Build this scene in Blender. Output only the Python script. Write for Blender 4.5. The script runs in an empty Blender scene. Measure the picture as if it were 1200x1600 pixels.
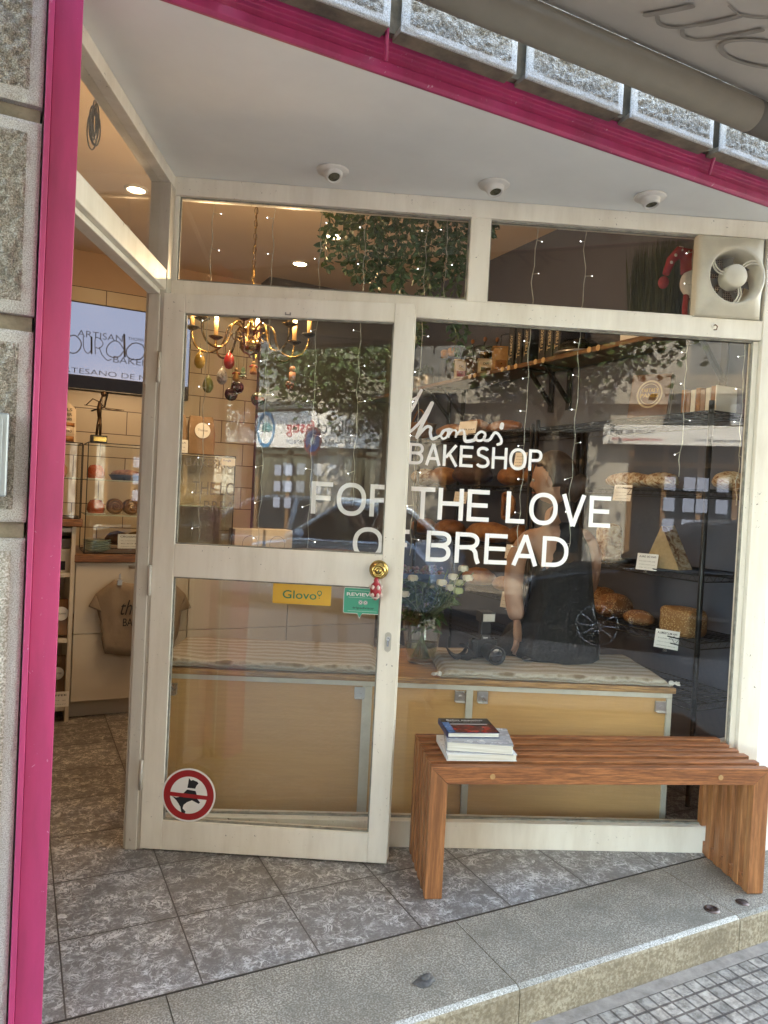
import bpy, bmesh, math, random
from mathutils import Vector as V, Matrix, noise
import numpy as np
R=math.radians; PI=math.pi
rnd=random.Random(7)
scene=bpy.context.scene
# ---------------------------------------------------------------- camera, sky, sun, exposure
CAM=V((0,0,1.35)); FPX=1140.
dX=np.array([2262.,90.,FPX]); dX/=np.linalg.norm(dX)
dY=np.array([-572.,-53.,FPX]); dY-=dX*(dY@dX); dY/=np.linalg.norm(dY)
dZ=np.cross(dX,dY); RC=np.stack([dX,dY,dZ],1)          # camera(x right,y down,z forward) = RC @ world
cd=bpy.data.cameras.new('camera'); cam=bpy.data.objects.new('camera',cd); scene.collection.objects.link(cam)
m=Matrix.Identity(4)
for i in range(3):
    m[i][0]=RC[0][i]; m[i][1]=-RC[1][i]; m[i][2]=-RC[2][i]
m.translation=CAM; cam.matrix_world=m
cd.sensor_fit='VERTICAL'; cd.sensor_height=36; cd.lens=FPX/1600*36; cd.clip_start=.02; cd.clip_end=500
scene.camera=cam
SUN_EL=R(52); SUN_AZ=R(25)      # sun stands behind the shop, a little to the right
w=bpy.data.worlds.new('World'); scene.world=w; w.use_nodes=True
nt=w.node_tree; bg=nt.nodes['Background']; sk=nt.nodes.new('ShaderNodeTexSky')
sk.sky_type='NISHITA'; sk.sun_disc=False; sk.sun_elevation=SUN_EL; sk.sun_rotation=SUN_AZ
nt.links.new(sk.outputs[0],bg.inputs[0]); bg.inputs[1].default_value=.15
sd=bpy.data.lights.new('sun','SUN'); sd.energy=2.0; sd.angle=R(.5); sd.color=(1,.95,.87)
so=bpy.data.objects.new('sun',sd); scene.collection.objects.link(so)
sv=V((math.sin(SUN_AZ)*math.cos(SUN_EL),math.cos(SUN_AZ)*math.cos(SUN_EL),math.sin(SUN_EL)))
so.rotation_euler=sv.to_track_quat('Z','Y').to_euler(); so.location=(0,0,20)
vs=scene.view_settings; vs.view_transform='Standard'; vs.look='None'; vs.gamma=1; vs.exposure=4.6; vs.use_white_balance=True; vs.white_balance_temperature=7900; vs.white_balance_tint=6; vs.use_curve_mapping=False
scene.cycles.max_bounces=10; scene.cycles.transparent_max_bounces=24; scene.cycles.glossy_bounces=4; scene.cycles.diffuse_bounces=4
scene.cycles.use_denoising=True; scene.cycles.caustics_reflective=False; scene.cycles.caustics_refractive=False
scene.cycles.sample_clamp_indirect=4
# ---------------------------------------------------------------- measured points of the photograph, laid on real planes
def ray(x,y): return V((RC.T@np.array([x-600.,y-800.,FPX])).tolist())
def aZ(x,y,z): v=ray(x,y); return CAM+v*((z-CAM.z)/v.z)
def aY(x,y,Y): v=ray(x,y); return CAM+v*(Y/v.y)
def aX(x,y,X): v=ray(x,y); return CAM+v*(X/v.x)
def aP(x,y,o,ang,t=0):
    n=V((-math.sin(ang),math.cos(ang),0)); v=ray(x,y); o=V(o)+n*t
    return CAM+v*(n.dot(o-CAM)/n.dot(v))
S0=(.486,2.832,0); SA=math.atan2(-.506,1.187)
D0=(.451,2.762,0); DA=math.atan2(-.428,.8)
def aS(x,y,t=0): return aP(x,y,S0,SA,t)
def aD(x,y,t=0): return aP(x,y,D0,DA,t)
# ---------------------------------------------------------------- helpers
COL=scene.collection
def tag(o,label=None,cat=None,group=None,kind=None):
    if label: o['label']=label
    if cat: o['category']=cat
    if group: o['group']=group
    if kind: o['kind']=kind
    return o
def thing(name,label,cat,loc=(0,0,0),rz=0,group=None,rot=None):
    o=bpy.data.objects.new(name,None); COL.objects.link(o); o.empty_display_size=.05
    o.location=loc; o.rotation_euler=rot if rot else (0,0,rz)
    o['M']=0; del o['M']
    return tag(o,label,cat,group)
def mat_of(o):
    return Matrix.LocRotScale(o.location,o.rotation_euler,o.scale)
def loc(o,p): return mat_of(o).inverted()@V(p)
def dup(o,parent=None,**k):
    c=o.copy(); COL.objects.link(c)
    if parent: c.parent=parent
    for a,b in k.items(): setattr(c,a,b)
    for ch in list(o.children): dup(ch,c)
    return c
class MB:
    def __init__(s): s.v=[]; s.f=[]; s.sm=[]; s.mi=[]; s.m=0; s.M=None
    def add(s,vs,fs,smooth=False):
        n=len(s.v)
        if s.M is not None: vs=[s.M@V(p) for p in vs]
        s.v+= [tuple(p) for p in vs]; s.f+=[tuple(n+i for i in f) for f in fs]; s.sm+=[smooth]*len(fs); s.mi+=[s.m]*len(fs); return s
    def box(s,x0,x1,y0,y1,z0,z1):
        return s.add([(x0,y0,z0),(x1,y0,z0),(x1,y1,z0),(x0,y1,z0),(x0,y0,z1),(x1,y0,z1),(x1,y1,z1),(x0,y1,z1)],
          [(3,2,1,0),(4,5,6,7),(0,1,5,4),(1,2,6,5),(2,3,7,6),(3,0,4,7)])
    def prism(s,poly,z0,z1):
        n=len(poly); a=sum(poly[i][0]*poly[(i+1)%n][1]-poly[(i+1)%n][0]*poly[i][1] for i in range(n))
        if a<0: poly=poly[::-1]
        vs=[(p[0],p[1],z0) for p in poly]+[(p[0],p[1],z1) for p in poly]
        return s.add(vs,[tuple(range(n))[::-1],tuple(range(n,2*n))]+[(i,(i+1)%n,n+(i+1)%n,n+i) for i in range(n)])
    def tube(s,pts,r,n=8,cap=True,smooth=True,closed=False):
        pts=[V(p) for p in pts]; k=len(pts); rs=r if isinstance(r,(list,tuple)) else [r]*k
        vs=[]; up=None
        for i,p in enumerate(pts):
            a=pts[i-1] if i else (pts[-1] if closed else p); b=pts[i+1] if i<k-1 else (pts[0] if closed else p)
            d=(b-a); d=d.normalized() if d.length>1e-9 else V((0,0,1))
            if up is None:
                up=d.cross(V((0,0,1)));
                if up.length<1e-3: up=d.cross(V((1,0,0)))
                up.normalize()
            up=(up-d*up.dot(d)); up=up.normalized() if up.length>1e-6 else d.orthogonal().normalized()
            w_=d.cross(up)
            vs+=[p+(up*math.cos(2*PI*j/n)+w_*math.sin(2*PI*j/n))*rs[i] for j in range(n)]
        fs=[]
        rng=range(k) if closed else range(k-1)
        for i in rng:
            i2=(i+1)%k
            for j in range(n):
                fs.append((i*n+j,i*n+(j+1)%n,i2*n+(j+1)%n,i2*n+j))
        s.add(vs,fs,smooth)
        if cap and not closed:
            b=len(s.v)-k*n
            s.f.append(tuple(b+j for j in range(n))[::-1]); s.f.append(tuple(b+(k-1)*n+j for j in range(n))); s.sm+=[False,False]; s.mi+=[s.m]*2
        return s
    def cyl(s,p0,p1,r,r2=None,n=16): return s.tube([p0,p1],[r,r if r2 is None else r2],n)
    def lathe(s,prof,c=(0,0,0),n=24,axis='z',smooth=True):
        vs=[];fs=[];k=len(prof)
        for r,z in prof:
            for j in range(n):
                a=2*PI*j/n; x,y=r*math.cos(a),r*math.sin(a)
                p={'z':(x,y,z),'y':(x,-z,y),'x':(z,x,y)}[axis]   # 'y': z of the profile points towards -y
                vs.append((c[0]+p[0],c[1]+p[1],c[2]+p[2]))
        for i in range(k-1):
            for j in range(n): fs.append((i*n+j,i*n+(j+1)%n,(i+1)*n+(j+1)%n,(i+1)*n+j))
        return s.add(vs,fs,smooth)
    def ell(s,c,rx,ry,rz,n=16,k=10,rot=None,fn=None):
        vs=[];fs=[]
        for i in range(k+1):
            t=PI*i/k
            for j in range(n):
                a=2*PI*j/n; p=V((math.sin(t)*math.cos(a),math.sin(t)*math.sin(a),-math.cos(t)))
                if fn: p=fn(p)
                p=V((p.x*rx,p.y*ry,p.z*rz))
                if rot is not None: p=rot@p
                vs.append(V(c)+p)
        for i in range(k):
            for j in range(n): fs.append((i*n+j,i*n+(j+1)%n,(i+1)*n+(j+1)%n,(i+1)*n+j))
        return s.add(vs,fs,True)
    def quad(s,*p): return s.add(p,[tuple(range(len(p)))])
    def build(s,name,mt,parent=None,bevel=0,seg=2,hide=False):
        me=bpy.data.meshes.new(name); me.from_pydata(s.v,[],s.f)
        bm=bmesh.new(); bm.from_mesh(me); bmesh.ops.recalc_face_normals(bm,faces=bm.faces) if not getattr(s,'keep',False) else None
        bm.to_mesh(me); bm.free()
        me.polygons.foreach_set('use_smooth',s.sm)
        mts=mt if isinstance(mt,(list,tuple)) else [mt]
        for x in mts: me.materials.append(x)
        if len(mts)>1: me.polygons.foreach_set('material_index',s.mi)
        me.update()
        o=bpy.data.objects.new(name,me); COL.objects.link(o)
        if parent is not None: o.parent=parent
        if bevel:
            b=o.modifiers.new('bevel','BEVEL'); b.width=bevel; b.segments=seg; b.limit_method='ANGLE'; b.angle_limit=R(40); b.harden_normals=False
        return o
def clear_par(o): return o
def evalmesh(o):
    dg=bpy.context.evaluated_depsgraph_get(); dg.update()
    return bpy.data.meshes.new_from_object(o.evaluated_get(dg))
def text_mesh(body,w=None,h=None,ext=0,bold=0,space=1.0,shear=0,align='LEFT'):
    """flat lettering in the local XZ plane, lower left at the origin, facing -Y"""
    cu=bpy.data.curves.new('lettering','FONT'); cu.body=body; cu.size=1; cu.extrude=0; cu.offset=bold; cu.space_character=space; cu.shear=shear; cu.align_x=align
    cu.resolution_u=4
    o=bpy.data.objects.new('lettering',cu); COL.objects.link(o)
    me=evalmesh(o); bpy.data.objects.remove(o); bpy.data.curves.remove(cu)
    vs=[v.co.copy() for v in me.vertices]
    if not vs: return me
    x0=min(v.x for v in vs); x1=max(v.x for v in vs); y0=min(v.y for v in vs); y1=max(v.y for v in vs)
    sx=(w/(x1-x0)) if w else None; sy=(h/(y1-y0)) if h else None
    if sx is None: sx=sy
    if sy is None: sy=sx
    for v in me.vertices: v.co=((v.co.x-x0)*sx,0,(v.co.y-y0)*sy)
    me.update(); return me
def text(name,body,mt,parent,pos,w=None,h=None,rot=(0,0,0),bold=0,space=1.0,shear=0,mirror=False,sol=0):
    me=text_mesh(body,w,h,bold=bold,space=space,shear=shear)
    me.materials.clear(); me.materials.append(mt)
    if mirror:
        xs=max(v.co.x for v in me.vertices)
        for v in me.vertices: v.co.x=xs-v.co.x
    o=bpy.data.objects.new(name,me); COL.objects.link(o); o.parent=parent; o.location=pos; o.rotation_euler=rot
    if sol:
        q=o.modifiers.new('s','SOLIDIFY'); q.thickness=sol; q.offset=0
    return o
def stroke(mb,pts,wd,y0=0,y1=.001,sub=6):
    """a flat pen stroke in XZ"""
    P=[]
    n=len(pts)
    for i in range(n-1):
        p0=pts[max(i-1,0)];p1=pts[i];p2=pts[i+1];p3=pts[min(i+2,n-1)]
        for k in range(sub):
            t=k/sub
            P.append(tuple(.5*((2*p1[a])+(-p0[a]+p2[a])*t+(2*p0[a]-5*p1[a]+4*p2[a]-p3[a])*t*t+(-p0[a]+3*p1[a]-3*p2[a]+p3[a])*t**3) for a in (0,1)))
    P.append(tuple(pts[-1])); vs=[]; 
    for i,p in enumerate(P):
        a=P[max(i-1,0)]; b=P[min(i+1,len(P)-1)]; d=V((b[0]-a[0],b[1]-a[1])); d=d.normalized() if d.length>1e-9 else V((1,0))
        q=V((-d.y,d.x))*wd/2
        vs+=[(p[0]+q.x,y0,p[1]+q.y),(p[0]-q.x,y0,p[1]-q.y)]
    mb.add(vs,[(2*i,2*i+1,2*i+3,2*i+2) for i in range(len(P)-1)])
    for e in (P[0],P[-1]):
        mb.add([(e[0]+math.cos(a*PI/6)*wd/2,y0,e[1]+math.sin(a*PI/6)*wd/2) for a in range(12)],[tuple(range(12))])
# ---------------------------------------------------------------- materials
MT={}
def nodes(name):
    mt=bpy.data.materials.new(name); mt.use_nodes=True; n=mt.node_tree; b=n.nodes['Principled BSDF']; MT[name]=mt
    return mt,n,b
def N(n,t,**k):
    x=n.nodes.new('ShaderNode'+t)
    for a,b in k.items():
        if a.startswith('i_'): x.inputs[a[2:].replace('_',' ')].default_value=b
        else: setattr(x,a,b)
    return x
def coords(n,sc=(1,1,1),rot=(0,0,0)):
    tc=N(n,'TexCoord'); mp=N(n,'Mapping'); mp.inputs['Scale'].default_value=sc; mp.inputs['Rotation'].default_value=rot
    n.links.new(tc.outputs['Object'],mp.inputs[0]); return mp.outputs[0]
def ramp(n,src,stops,interp='LINEAR'):
    r=N(n,'ValToRGB'); r.color_ramp.interpolation=interp; e=r.color_ramp.elements
    while len(e)>1: e.remove(e[-1])
    e[0].position=stops[0][0]; e[0].color=(*stops[0][1],1) if len(stops[0][1])==3 else stops[0][1]
    for p,c in stops[1:]:
        q=e.new(p); q.color=(*c,1)
    n.links.new(src,r.inputs[0]); return r.outputs[0]
def noi(n,vec,scale,detail=4,rough=.55,dist=0):
    x=N(n,'TexNoise'); x.inputs['Scale'].default_value=scale; x.inputs['Detail'].default_value=detail; x.inputs['Roughness'].default_value=rough; x.inputs['Distortion'].default_value=dist
    n.links.new(vec,x.inputs['Vector']); return x.outputs[0]
def mixc(n,f,a,b,mode='MIX'):
    x=N(n,'Mix',data_type='RGBA',blend_type=mode); L=n.links
    for s,i in ((f,0),(a,6),(b,7)):
        if hasattr(s,'links'): L.new(s,x.inputs[i])
        else: x.inputs[i].default_value=s if i==0 else (*s,1)
    return x.outputs[2]
def bump(n,b,h,st=.3,dist=.002):
    x=N(n,'Bump'); x.inputs['Strength'].default_value=st; x.inputs['Distance'].default_value=dist
    n.links.new(h,x.inputs['Height']); n.links.new(x.outputs[0],b.inputs['Normal'])
def mth(n,op,a,b=None,c=None):
    x=N(n,'Math',operation=op)
    for i,s in enumerate((a,b,c)):
        if s is None: continue
        if hasattr(s,'links'): n.links.new(s,x.inputs[i])
        else: x.inputs[i].default_value=s
    return x.outputs[0]
def pm(name,col,rough=.5,metal=0,var=.12,sc=12,bst=0,bsc=80,bd=.001,spec=.5,coat=0,col2=None,stretch=(1,1,1),trans=0,sheen=0):
    mt,n,b=nodes(name); vec=coords(n,stretch)
    c2=col2 or tuple(x*(1-var*2) for x in col)
    f=noi(n,vec,sc,5,.6); n.links.new(ramp(n,f,[(.3,c2),(.7,col)]),b.inputs['Base Color'])
    rr=noi(n,vec,sc*2.3,3); n.links.new(mth(n,'MULTIPLY_ADD',rr,.25,rough-.12),b.inputs['Roughness'])
    b.inputs['Metallic'].default_value=metal; b.inputs['Specular IOR Level'].default_value=spec
    if coat: b.inputs['Coat Weight'].default_value=coat
    if sheen: b.inputs['Sheen Weight'].default_value=sheen
    if bst: bump(n,b,noi(n,vec,bsc,4),bst,bd)
    return mt
def emi(name,col,st,sample=True):
    mt,n,b=nodes(name); b.inputs['Base Color'].default_value=(.03,.03,.035,1); b.inputs['Roughness'].default_value=.2; b.inputs['Emission Color'].default_value=(*col,1); b.inputs['Emission Strength'].default_value=st
    if not sample: mt.cycles.emission_sampling='NONE'
    return mt
def glass(name,tint=(.982,.992,.987),rough=0,boost=1.0,smudge=.0):
    mt=bpy.data.materials.new(name); mt.use_nodes=True; n=mt.node_tree; n.nodes.clear(); MT[name]=mt
    out=N(n,'OutputMaterial'); mx=N(n,'MixShader'); tr=N(n,'BsdfTransparent'); gl=N(n,'BsdfGlossy'); gl.inputs['Roughness'].default_value=rough; gl.inputs[0].default_value=(1,1,1,1)
    tr.inputs[0].default_value=(*tint,1)
    ge=N(n,'NewGeometry'); fr=N(n,'Fresnel')
    ior=mth(n,'MULTIPLY_ADD',ge.outputs['Backfacing'],1/1.52-1.52,1.52)
    n.links.new(ior,fr.inputs['IOR']); f=mth(n,'MULTIPLY',fr.outputs[0],boost); f=mth(n,'MINIMUM',f,1.)
    if smudge:
        nv=coords(n,(1,1,.35)); nn=noi(n,nv,3,5,.7); f=mth(n,'ADD',f,mth(n,'MULTIPLY',nn,smudge))
    n.links.new(f,mx.inputs[0]); n.links.new(tr.outputs[0],mx.inputs[1]); n.links.new(gl.outputs[0],mx.inputs[2]); n.links.new(mx.outputs[0],out.inputs[0])
    return mt
# painted joinery: warm white gloss with scuffs, chips and drips of dirt
def paint(name,col,dirt,chip=(.10,.07,.05),amt=.5,rough=.38):
    mt,n,b=nodes(name); v=coords(n); vs_=coords(n,(1,1,.18))
    a=noi(n,vs_,9,6,.65); c=mixc(n,ramp(n,a,[(.42,(0,0,0)),(.75,(amt,)*3)]),col,dirt)
    sp=noi(n,v,70,3,.7,.5); s2=noi(n,v,5,2)
    k=mth(n,'MULTIPLY',ramp(n,sp,[(.66,(0,0,0)),(.69,(1,1,1))]),ramp(n,s2,[(.5,(0,0,0)),(.62,(1,1,1))]))
    c=mixc(n,k,c,chip); n.links.new(c,b.inputs['Base Color'])
    n.links.new(mth(n,'MULTIPLY_ADD',a,.3,rough-.12),b.inputs['Roughness'])
    h=mth(n,'ADD',mth(n,'MULTIPLY',noi(n,coords(n,(1,1,.08)),60,3),.6),mth(n,'MULTIPLY',k,-1.)); bump(n,b,h,.25,.0012)
    return mt
def wood(name,c1,c2,c3=None,axis='x',sc=14,rough=.5,bst=.35,fine=220,dist=3.5,fs=.75):
    mt,n,b=nodes(name)
    st={'x':(.06,1,1),'y':(1,.06,1),'z':(1,1,.06)}[axis]
    tc=N(n,'TexCoord'); oi=N(n,'ObjectInfo'); 
    ad=N(n,'VectorMath',operation='ADD'); cb=N(n,'CombineXYZ')
    rr=mth(n,'MULTIPLY',oi.outputs['Random'],7.)
    for i in range(3): n.links.new(rr,cb.inputs[i])
    n.links.new(tc.outputs['Object'],ad.inputs[0]); n.links.new(cb.outputs[0],ad.inputs[1])
    mp=N(n,'Mapping'); mp.inputs['Scale'].default_value=st; n.links.new(ad.outputs[0],mp.inputs[0]); v=mp.outputs[0]
    a=noi(n,v,sc,6,.6,dist); f=noi(n,v,fine,4,.7)
    c=ramp(n,a,[(.3,c2),(.5,c1),(.72,c3 or c1)])
    c=mixc(n,ramp(n,f,[(.42,(fs,)*3),(.6,(0,0,0))]),c,tuple(x*.45 for x in c2))
    n.links.new(c,b.inputs['Base Color']); n.links.new(mth(n,'MULTIPLY_ADD',f,.3,rough-.15),b.inputs['Roughness'])
    bump(n,b,mth(n,'ADD',mth(n,'MULTIPLY',a,.4),f),bst,.0012); return mt
CREAM=paint('cream_paint',(.80,.755,.66),(.50,.43,.33),amt=.5)
CREAM2=paint('door_paint',(.80,.755,.66),(.52,.45,.34),amt=.5)
GREYP=paint('aged_grey_paint',(.56,.52,.45),(.32,.28,.22),amt=.7)
MAGENTA=paint('magenta_paint',(.42,.035,.125),(.25,.024,.075),chip=(.50,.25,.33),amt=.9,rough=.42)
WHITEW=paint('white_wall_paint',(.66,.65,.62),(.5,.48,.43),amt=.4,rough=.6)
SOFFIT=pm('soffit_paint',(.86,.88,.86),.7,var=.07,sc=1.6,bst=.25,bsc=45)
GLASS=glass('window_glass',boost=.6,smudge=.0)
DGLASS=glass('door_glass',boost=.8,smudge=.0)
TGLASS=glass('transom_glass',tint=(.985,.99,.985),boost=.8)
CGLASS=glass('clear_glass',tint=(.96,.975,.97),rough=.01)
WHITEV=pm('white_vinyl',(.90,.89,.87),.5,var=.01,sc=3)
BLACK=pm('black_lettering',(.012,.012,.015),.5,var=.1)
BRASS=pm('brass',(.60,.42,.14),.16,1,var=.12,sc=20)
DBRASS=pm('aged_brass',(.24,.155,.055),.25,1,var=.3,sc=14)
STEEL=pm('steel',(.55,.55,.56),.3,1,var=.1)
BLKMET=pm('black_metal',(.015,.014,.014),.42,.3,var=.2,sc=30)
# ================================================================ THE SETTING
def tile_floor_mat():
    mt,n,b=nodes('entrance_tile'); tc=N(n,'TexCoord'); sx=N(n,'SeparateXYZ'); n.links.new(tc.outputs['Object'],sx.inputs[0])
    P=.343; g=[]
    cells=[]; dd_=[]
    for o,off in ((sx.outputs[0],.156),(sx.outputs[1],1.94)):
        u=mth(n,'DIVIDE',mth(n,'SUBTRACT',o,off-P*40),P); fr=mth(n,'FRACT',u); cells.append(mth(n,'FLOOR',u))
        d=mth(n,'ABSOLUTE',mth(n,'SUBTRACT',fr,.5)); g.append(mth(n,'GREATER_THAN',d,.5-.0065)); dd_.append(d)
    grout=mth(n,'MAXIMUM',g[0],g[1])
    cb=N(n,'CombineXYZ'); n.links.new(mth(n,'MULTIPLY',cells[0],3.7),cb.inputs[0]); n.links.new(mth(n,'MULTIPLY',cells[1],5.3),cb.inputs[1])
    ad=N(n,'VectorMath',operation='ADD'); n.links.new(tc.outputs['Object'],ad.inputs[0]); n.links.new(cb.outputs[0],ad.inputs[1])
    v=ad.outputs[0]
    wn=N(n,'TexNoise'); wn.inputs['Scale'].default_value=16; wn.inputs['Detail'].default_value=6; n.links.new(v,wn.inputs['Vector'])
    wv=N(n,'VectorMath',operation='MULTIPLY_ADD'); n.links.new(wn.outputs[1],wv.inputs[0]); wv.inputs[1].default_value=(.07,.07,0); n.links.new(v,wv.inputs[2])
    veins=None
    for sc,th,dt in ((16,.029,5),(38,.040,5)):
        rn=N(n,'TexNoise'); rn.inputs['Scale'].default_value=sc; rn.inputs['Detail'].default_value=dt; rn.inputs['Roughness'].default_value=.62; rn.inputs['Distortion'].default_value=.9; n.links.new(wv.outputs[0],rn.inputs['Vector'])
        rd=mth(n,'ABSOLUTE',mth(n,'SUBTRACT',rn.outputs[0],.5)); k=ramp(n,rd,[(0,(1,1,1)),(th*.5,(.6,.6,.6)),(th,(0,0,0))])
        veins=k if veins is None else mixc(n,.7,veins,k,'ADD')
    ns=noi(n,v,14,5,.7); mask=ramp(n,ns,[(.42,(.12,.12,.12)),(.56,(1,1,1))]); veins=mth(n,'MULTIPLY',veins,mask)
    bl=ramp(n,noi(n,v,30,6,.75),[(.54,(0,0,0)),(.66,(.8,.8,.8))]); veins=mth(n,'MAXIMUM',veins,mth(n,'MULTIPLY',bl,.8))
    base=ramp(n,noi(n,v,200,3,.6),[(.35,(.145,.134,.128)),(.65,(.21,.197,.19))])
    c=mixc(n,veins,base,(.66,.65,.64))
    dirt=ramp(n,noi(n,tc.outputs['Object'],3.5,6,.65),[(.35,(.80,.78,.75)),(.7,(1,1,1))]); c=mixc(n,1.,c,dirt,'MULTIPLY')
    wnz=N(n,'TexWhiteNoise',noise_dimensions='3D'); n.links.new(cb.outputs[0],wnz.inputs['Vector']); c=mixc(n,1.,c,ramp(n,wnz.outputs['Value'],[(0,(.86,.85,.84)),(1,(1.08,1.08,1.09))]),'MULTIPLY')
    gd=mth(n,'MAXIMUM',*[ramp(n,q_,[(.44,(0,0,0)),(.5,(.35,.35,.35))]) for q_ in dd_]); c=mixc(n,gd,c,(.10,.085,.07))
    c=mixc(n,grout,c,(.05,.04,.034)); n.links.new(c,b.inputs['Base Color'])
    n.links.new(mth(n,'MULTIPLY_ADD',noi(n,v,60,4),.3,.28),b.inputs['Roughness'])
    h=mth(n,'SUBTRACT',mth(n,'MULTIPLY',noi(n,v,260,3),.35),grout); bump(n,b,h,.45,.0018); return mt
TILE=tile_floor_mat()
def granite(name,a,b_,c_,spk=260,edge=None,dirt=(.12,.105,.08),stain=.5,pits=0):
    mt,n,b=nodes(name); v=coords(n)
    s=noi(n,v,spk,2,.6); c=ramp(n,s,[(.36,a),(.5,b_),(.64,c_)])
    if pits:
        pz=noi(n,v,pits,3,.6,.4); c=mixc(n,ramp(n,pz,[(.38,(.62,.62,.62)),(.50,(0,0,0))]),c,dirt)  # pit shade painted into the colour along with dirt, so the relief reads
    d=ramp(n,noi(n,v,4.5,6,.68),[(.40,(0,0,0)),(.72,(stain,)*3)]); c=mixc(n,d,c,dirt)
    n.links.new(c,b.inputs['Base Color']); b.inputs['Roughness'].default_value=.72
    if pits: bump(n,b,mth(n,'MULTIPLY_ADD',pz,3.,s),1,.006)
    else: bump(n,b,s,.5,.0016)
    return mt
KERBTOP=granite('terrazzo_top',(.13,.108,.08),(.222,.19,.148),(.40,.355,.285),200,stain=.85)
KERBFACE=granite('sandstone_face',(.19,.15,.095),(.275,.222,.145),(.37,.315,.225),110,dirt=(.12,.088,.052),stain=.85)
EDGE=granite('worn_edge',(.16,.15,.13),(.32,.30,.27),(.50,.48,.44),240,stain=.4)
b_=MB(); b_.box(-3,6,1.94,7,-.3,0); FLOOR=tag(b_.build('floor',TILE),kind='structure')
# kerb step of terrazzo slabs
js=[-3,-1.44,-.52,.40,1.305,2.22,3.14,4.05,6]
top=MB(); K=[]
for i in range(len(js)-1):
    x0,x1=js[i]+.0015,js[i+1]-.0015
    # profile in YZ with a worn round edge
    pr=[(1.935,-.35),(1.935,-.001),(1.612,-.001),(1.6045,-.0035),(1.598,-.009),(1.595,-.018),(1.595,-.35)]
    n_=len(pr); vs=[(x0,y,z) for y,z in pr]+[(x1,y,z) for y,z in pr]
    top.v+=[]; base=len(top.v)
    top.v+=vs
    mi={0:0,1:0,2:2,3:2,4:1,5:1,6:1}
    for k in range(n_):
        top.f.append((base+k,base+(k+1)%n_,base+n_+(k+1)%n_,base+n_+k)); top.sm.append(k in(2,3)); top.mi.append(mi[k])
    top.f.append(tuple(base+k for k in range(n_))); top.f.append(tuple(base+n_+k for k in range(n_))[::-1]); top.sm+=[False]*2; top.mi+=[1,1]
tag(top.build('kerb',[KERBTOP,KERBFACE,EDGE]),kind='structure')
def pavement_mat():
    mt,n,b=nodes('pavement_tile'); tc=N(n,'TexCoord')
    br=N(n,'TexBrick',offset=0,squash=1); br.inputs['Scale'].default_value=1; br.inputs['Mortar Size'].default_value=.0045; br.inputs['Mortar Smooth'].default_value=.35
    br.inputs['Brick Width'].default_value=.05; br.inputs['Row Height'].default_value=.05; br.inputs['Bias'].default_value=.1
    br.inputs['Color1'].default_value=(.38,.335,.285,1); br.inputs['Color2'].default_value=(.25,.225,.195,1); br.inputs['Mortar'].default_value=(.10,.08,.068,1)
    n.links.new(tc.outputs['Object'],br.inputs['Vector'])
    v=tc.outputs['Object']; w_=ramp(n,noi(n,v,30,6,.7),[(.40,(.5,.47,.45)),(.62,(1.25,1.22,1.18))])
    c=mixc(n,1.,br.outputs[0],w_,'MULTIPLY')
    # plain margin strip beside the step
    sx=N(n,'SeparateXYZ'); n.links.new(v,sx.inputs[0]); mk=mth(n,'GREATER_THAN',sx.outputs[1],1.5485)
    pl=ramp(n,noi(n,v,18,6,.7),[(.35,(.17,.14,.115)),(.65,(.29,.245,.205))]); c=mixc(n,mk,c,pl); n.links.new(c,b.inputs['Base Color']); b.inputs['Roughness'].default_value=.7
    h=mth(n,'MULTIPLY',br.outputs[1],mth(n,'SUBTRACT',1.,mk)); h=mth(n,'SUBTRACT',mth(n,'MULTIPLY',noi(n,v,90,4,.7),.5),h); bump(n,b,h,.8,.004); return mt
b_=MB(); b_.box(-30,30,-2.8,1.594,-.6,-.115); tag(b_.build('pavement',pavement_mat()),kind='structure')
ASPH=pm('asphalt',(.055,.055,.058),.85,var=.2,sc=3,bst=.6,bsc=200,bd=.004)
b_=MB(); b_.box(-60,60,-7.6,-2.8,-.7,-.255); tag(b_.build('road',ASPH),kind='structure')
b_=MB(); b_.box(-60,60,-10.2,-7.6,-.6,-.125); tag(b_.build('far_pavement',pm('far_paving',(.33,.30,.27),.8,var=.1,sc=6)),kind='structure')
b_=MB(); b_.box(-200,200,-200,200,-.9,-.72); tag(b_.build('ground',ASPH),kind='structure')
# ---------------------------------------------------------------- the stone building with the shop in it
STONE=granite('dressed_granite',(.24,.205,.16),(.42,.375,.31),(.62,.58,.51),300,dirt=(.15,.13,.10),stain=.45,pits=88)
STONE2=granite('chiselled_margin',(.28,.262,.235),(.43,.41,.375),(.56,.54,.51),380,stain=.25)
MORTAR=pm('mortar',(.33,.28,.20),.9,var=.25,sc=25,bst=.6,bsc=90,bd=.003)
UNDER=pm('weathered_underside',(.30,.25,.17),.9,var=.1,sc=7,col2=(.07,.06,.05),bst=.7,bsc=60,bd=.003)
RENDER=pm('wall_render',(.42,.39,.34),.85,var=.1,sc=3,bst=.3,bsc=60)
bld=thing('stone_building','rough granite faced building with the bakery in its ground floor','building',(0,1.9,0))
BL=V((0,-1.9,0))
def sub(mb,name,mt,par=bld,**k):
    mb.v=[tuple(V(p)-par.location) for p in mb.v]; return mb.build(name,mt,par,**k)
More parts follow.
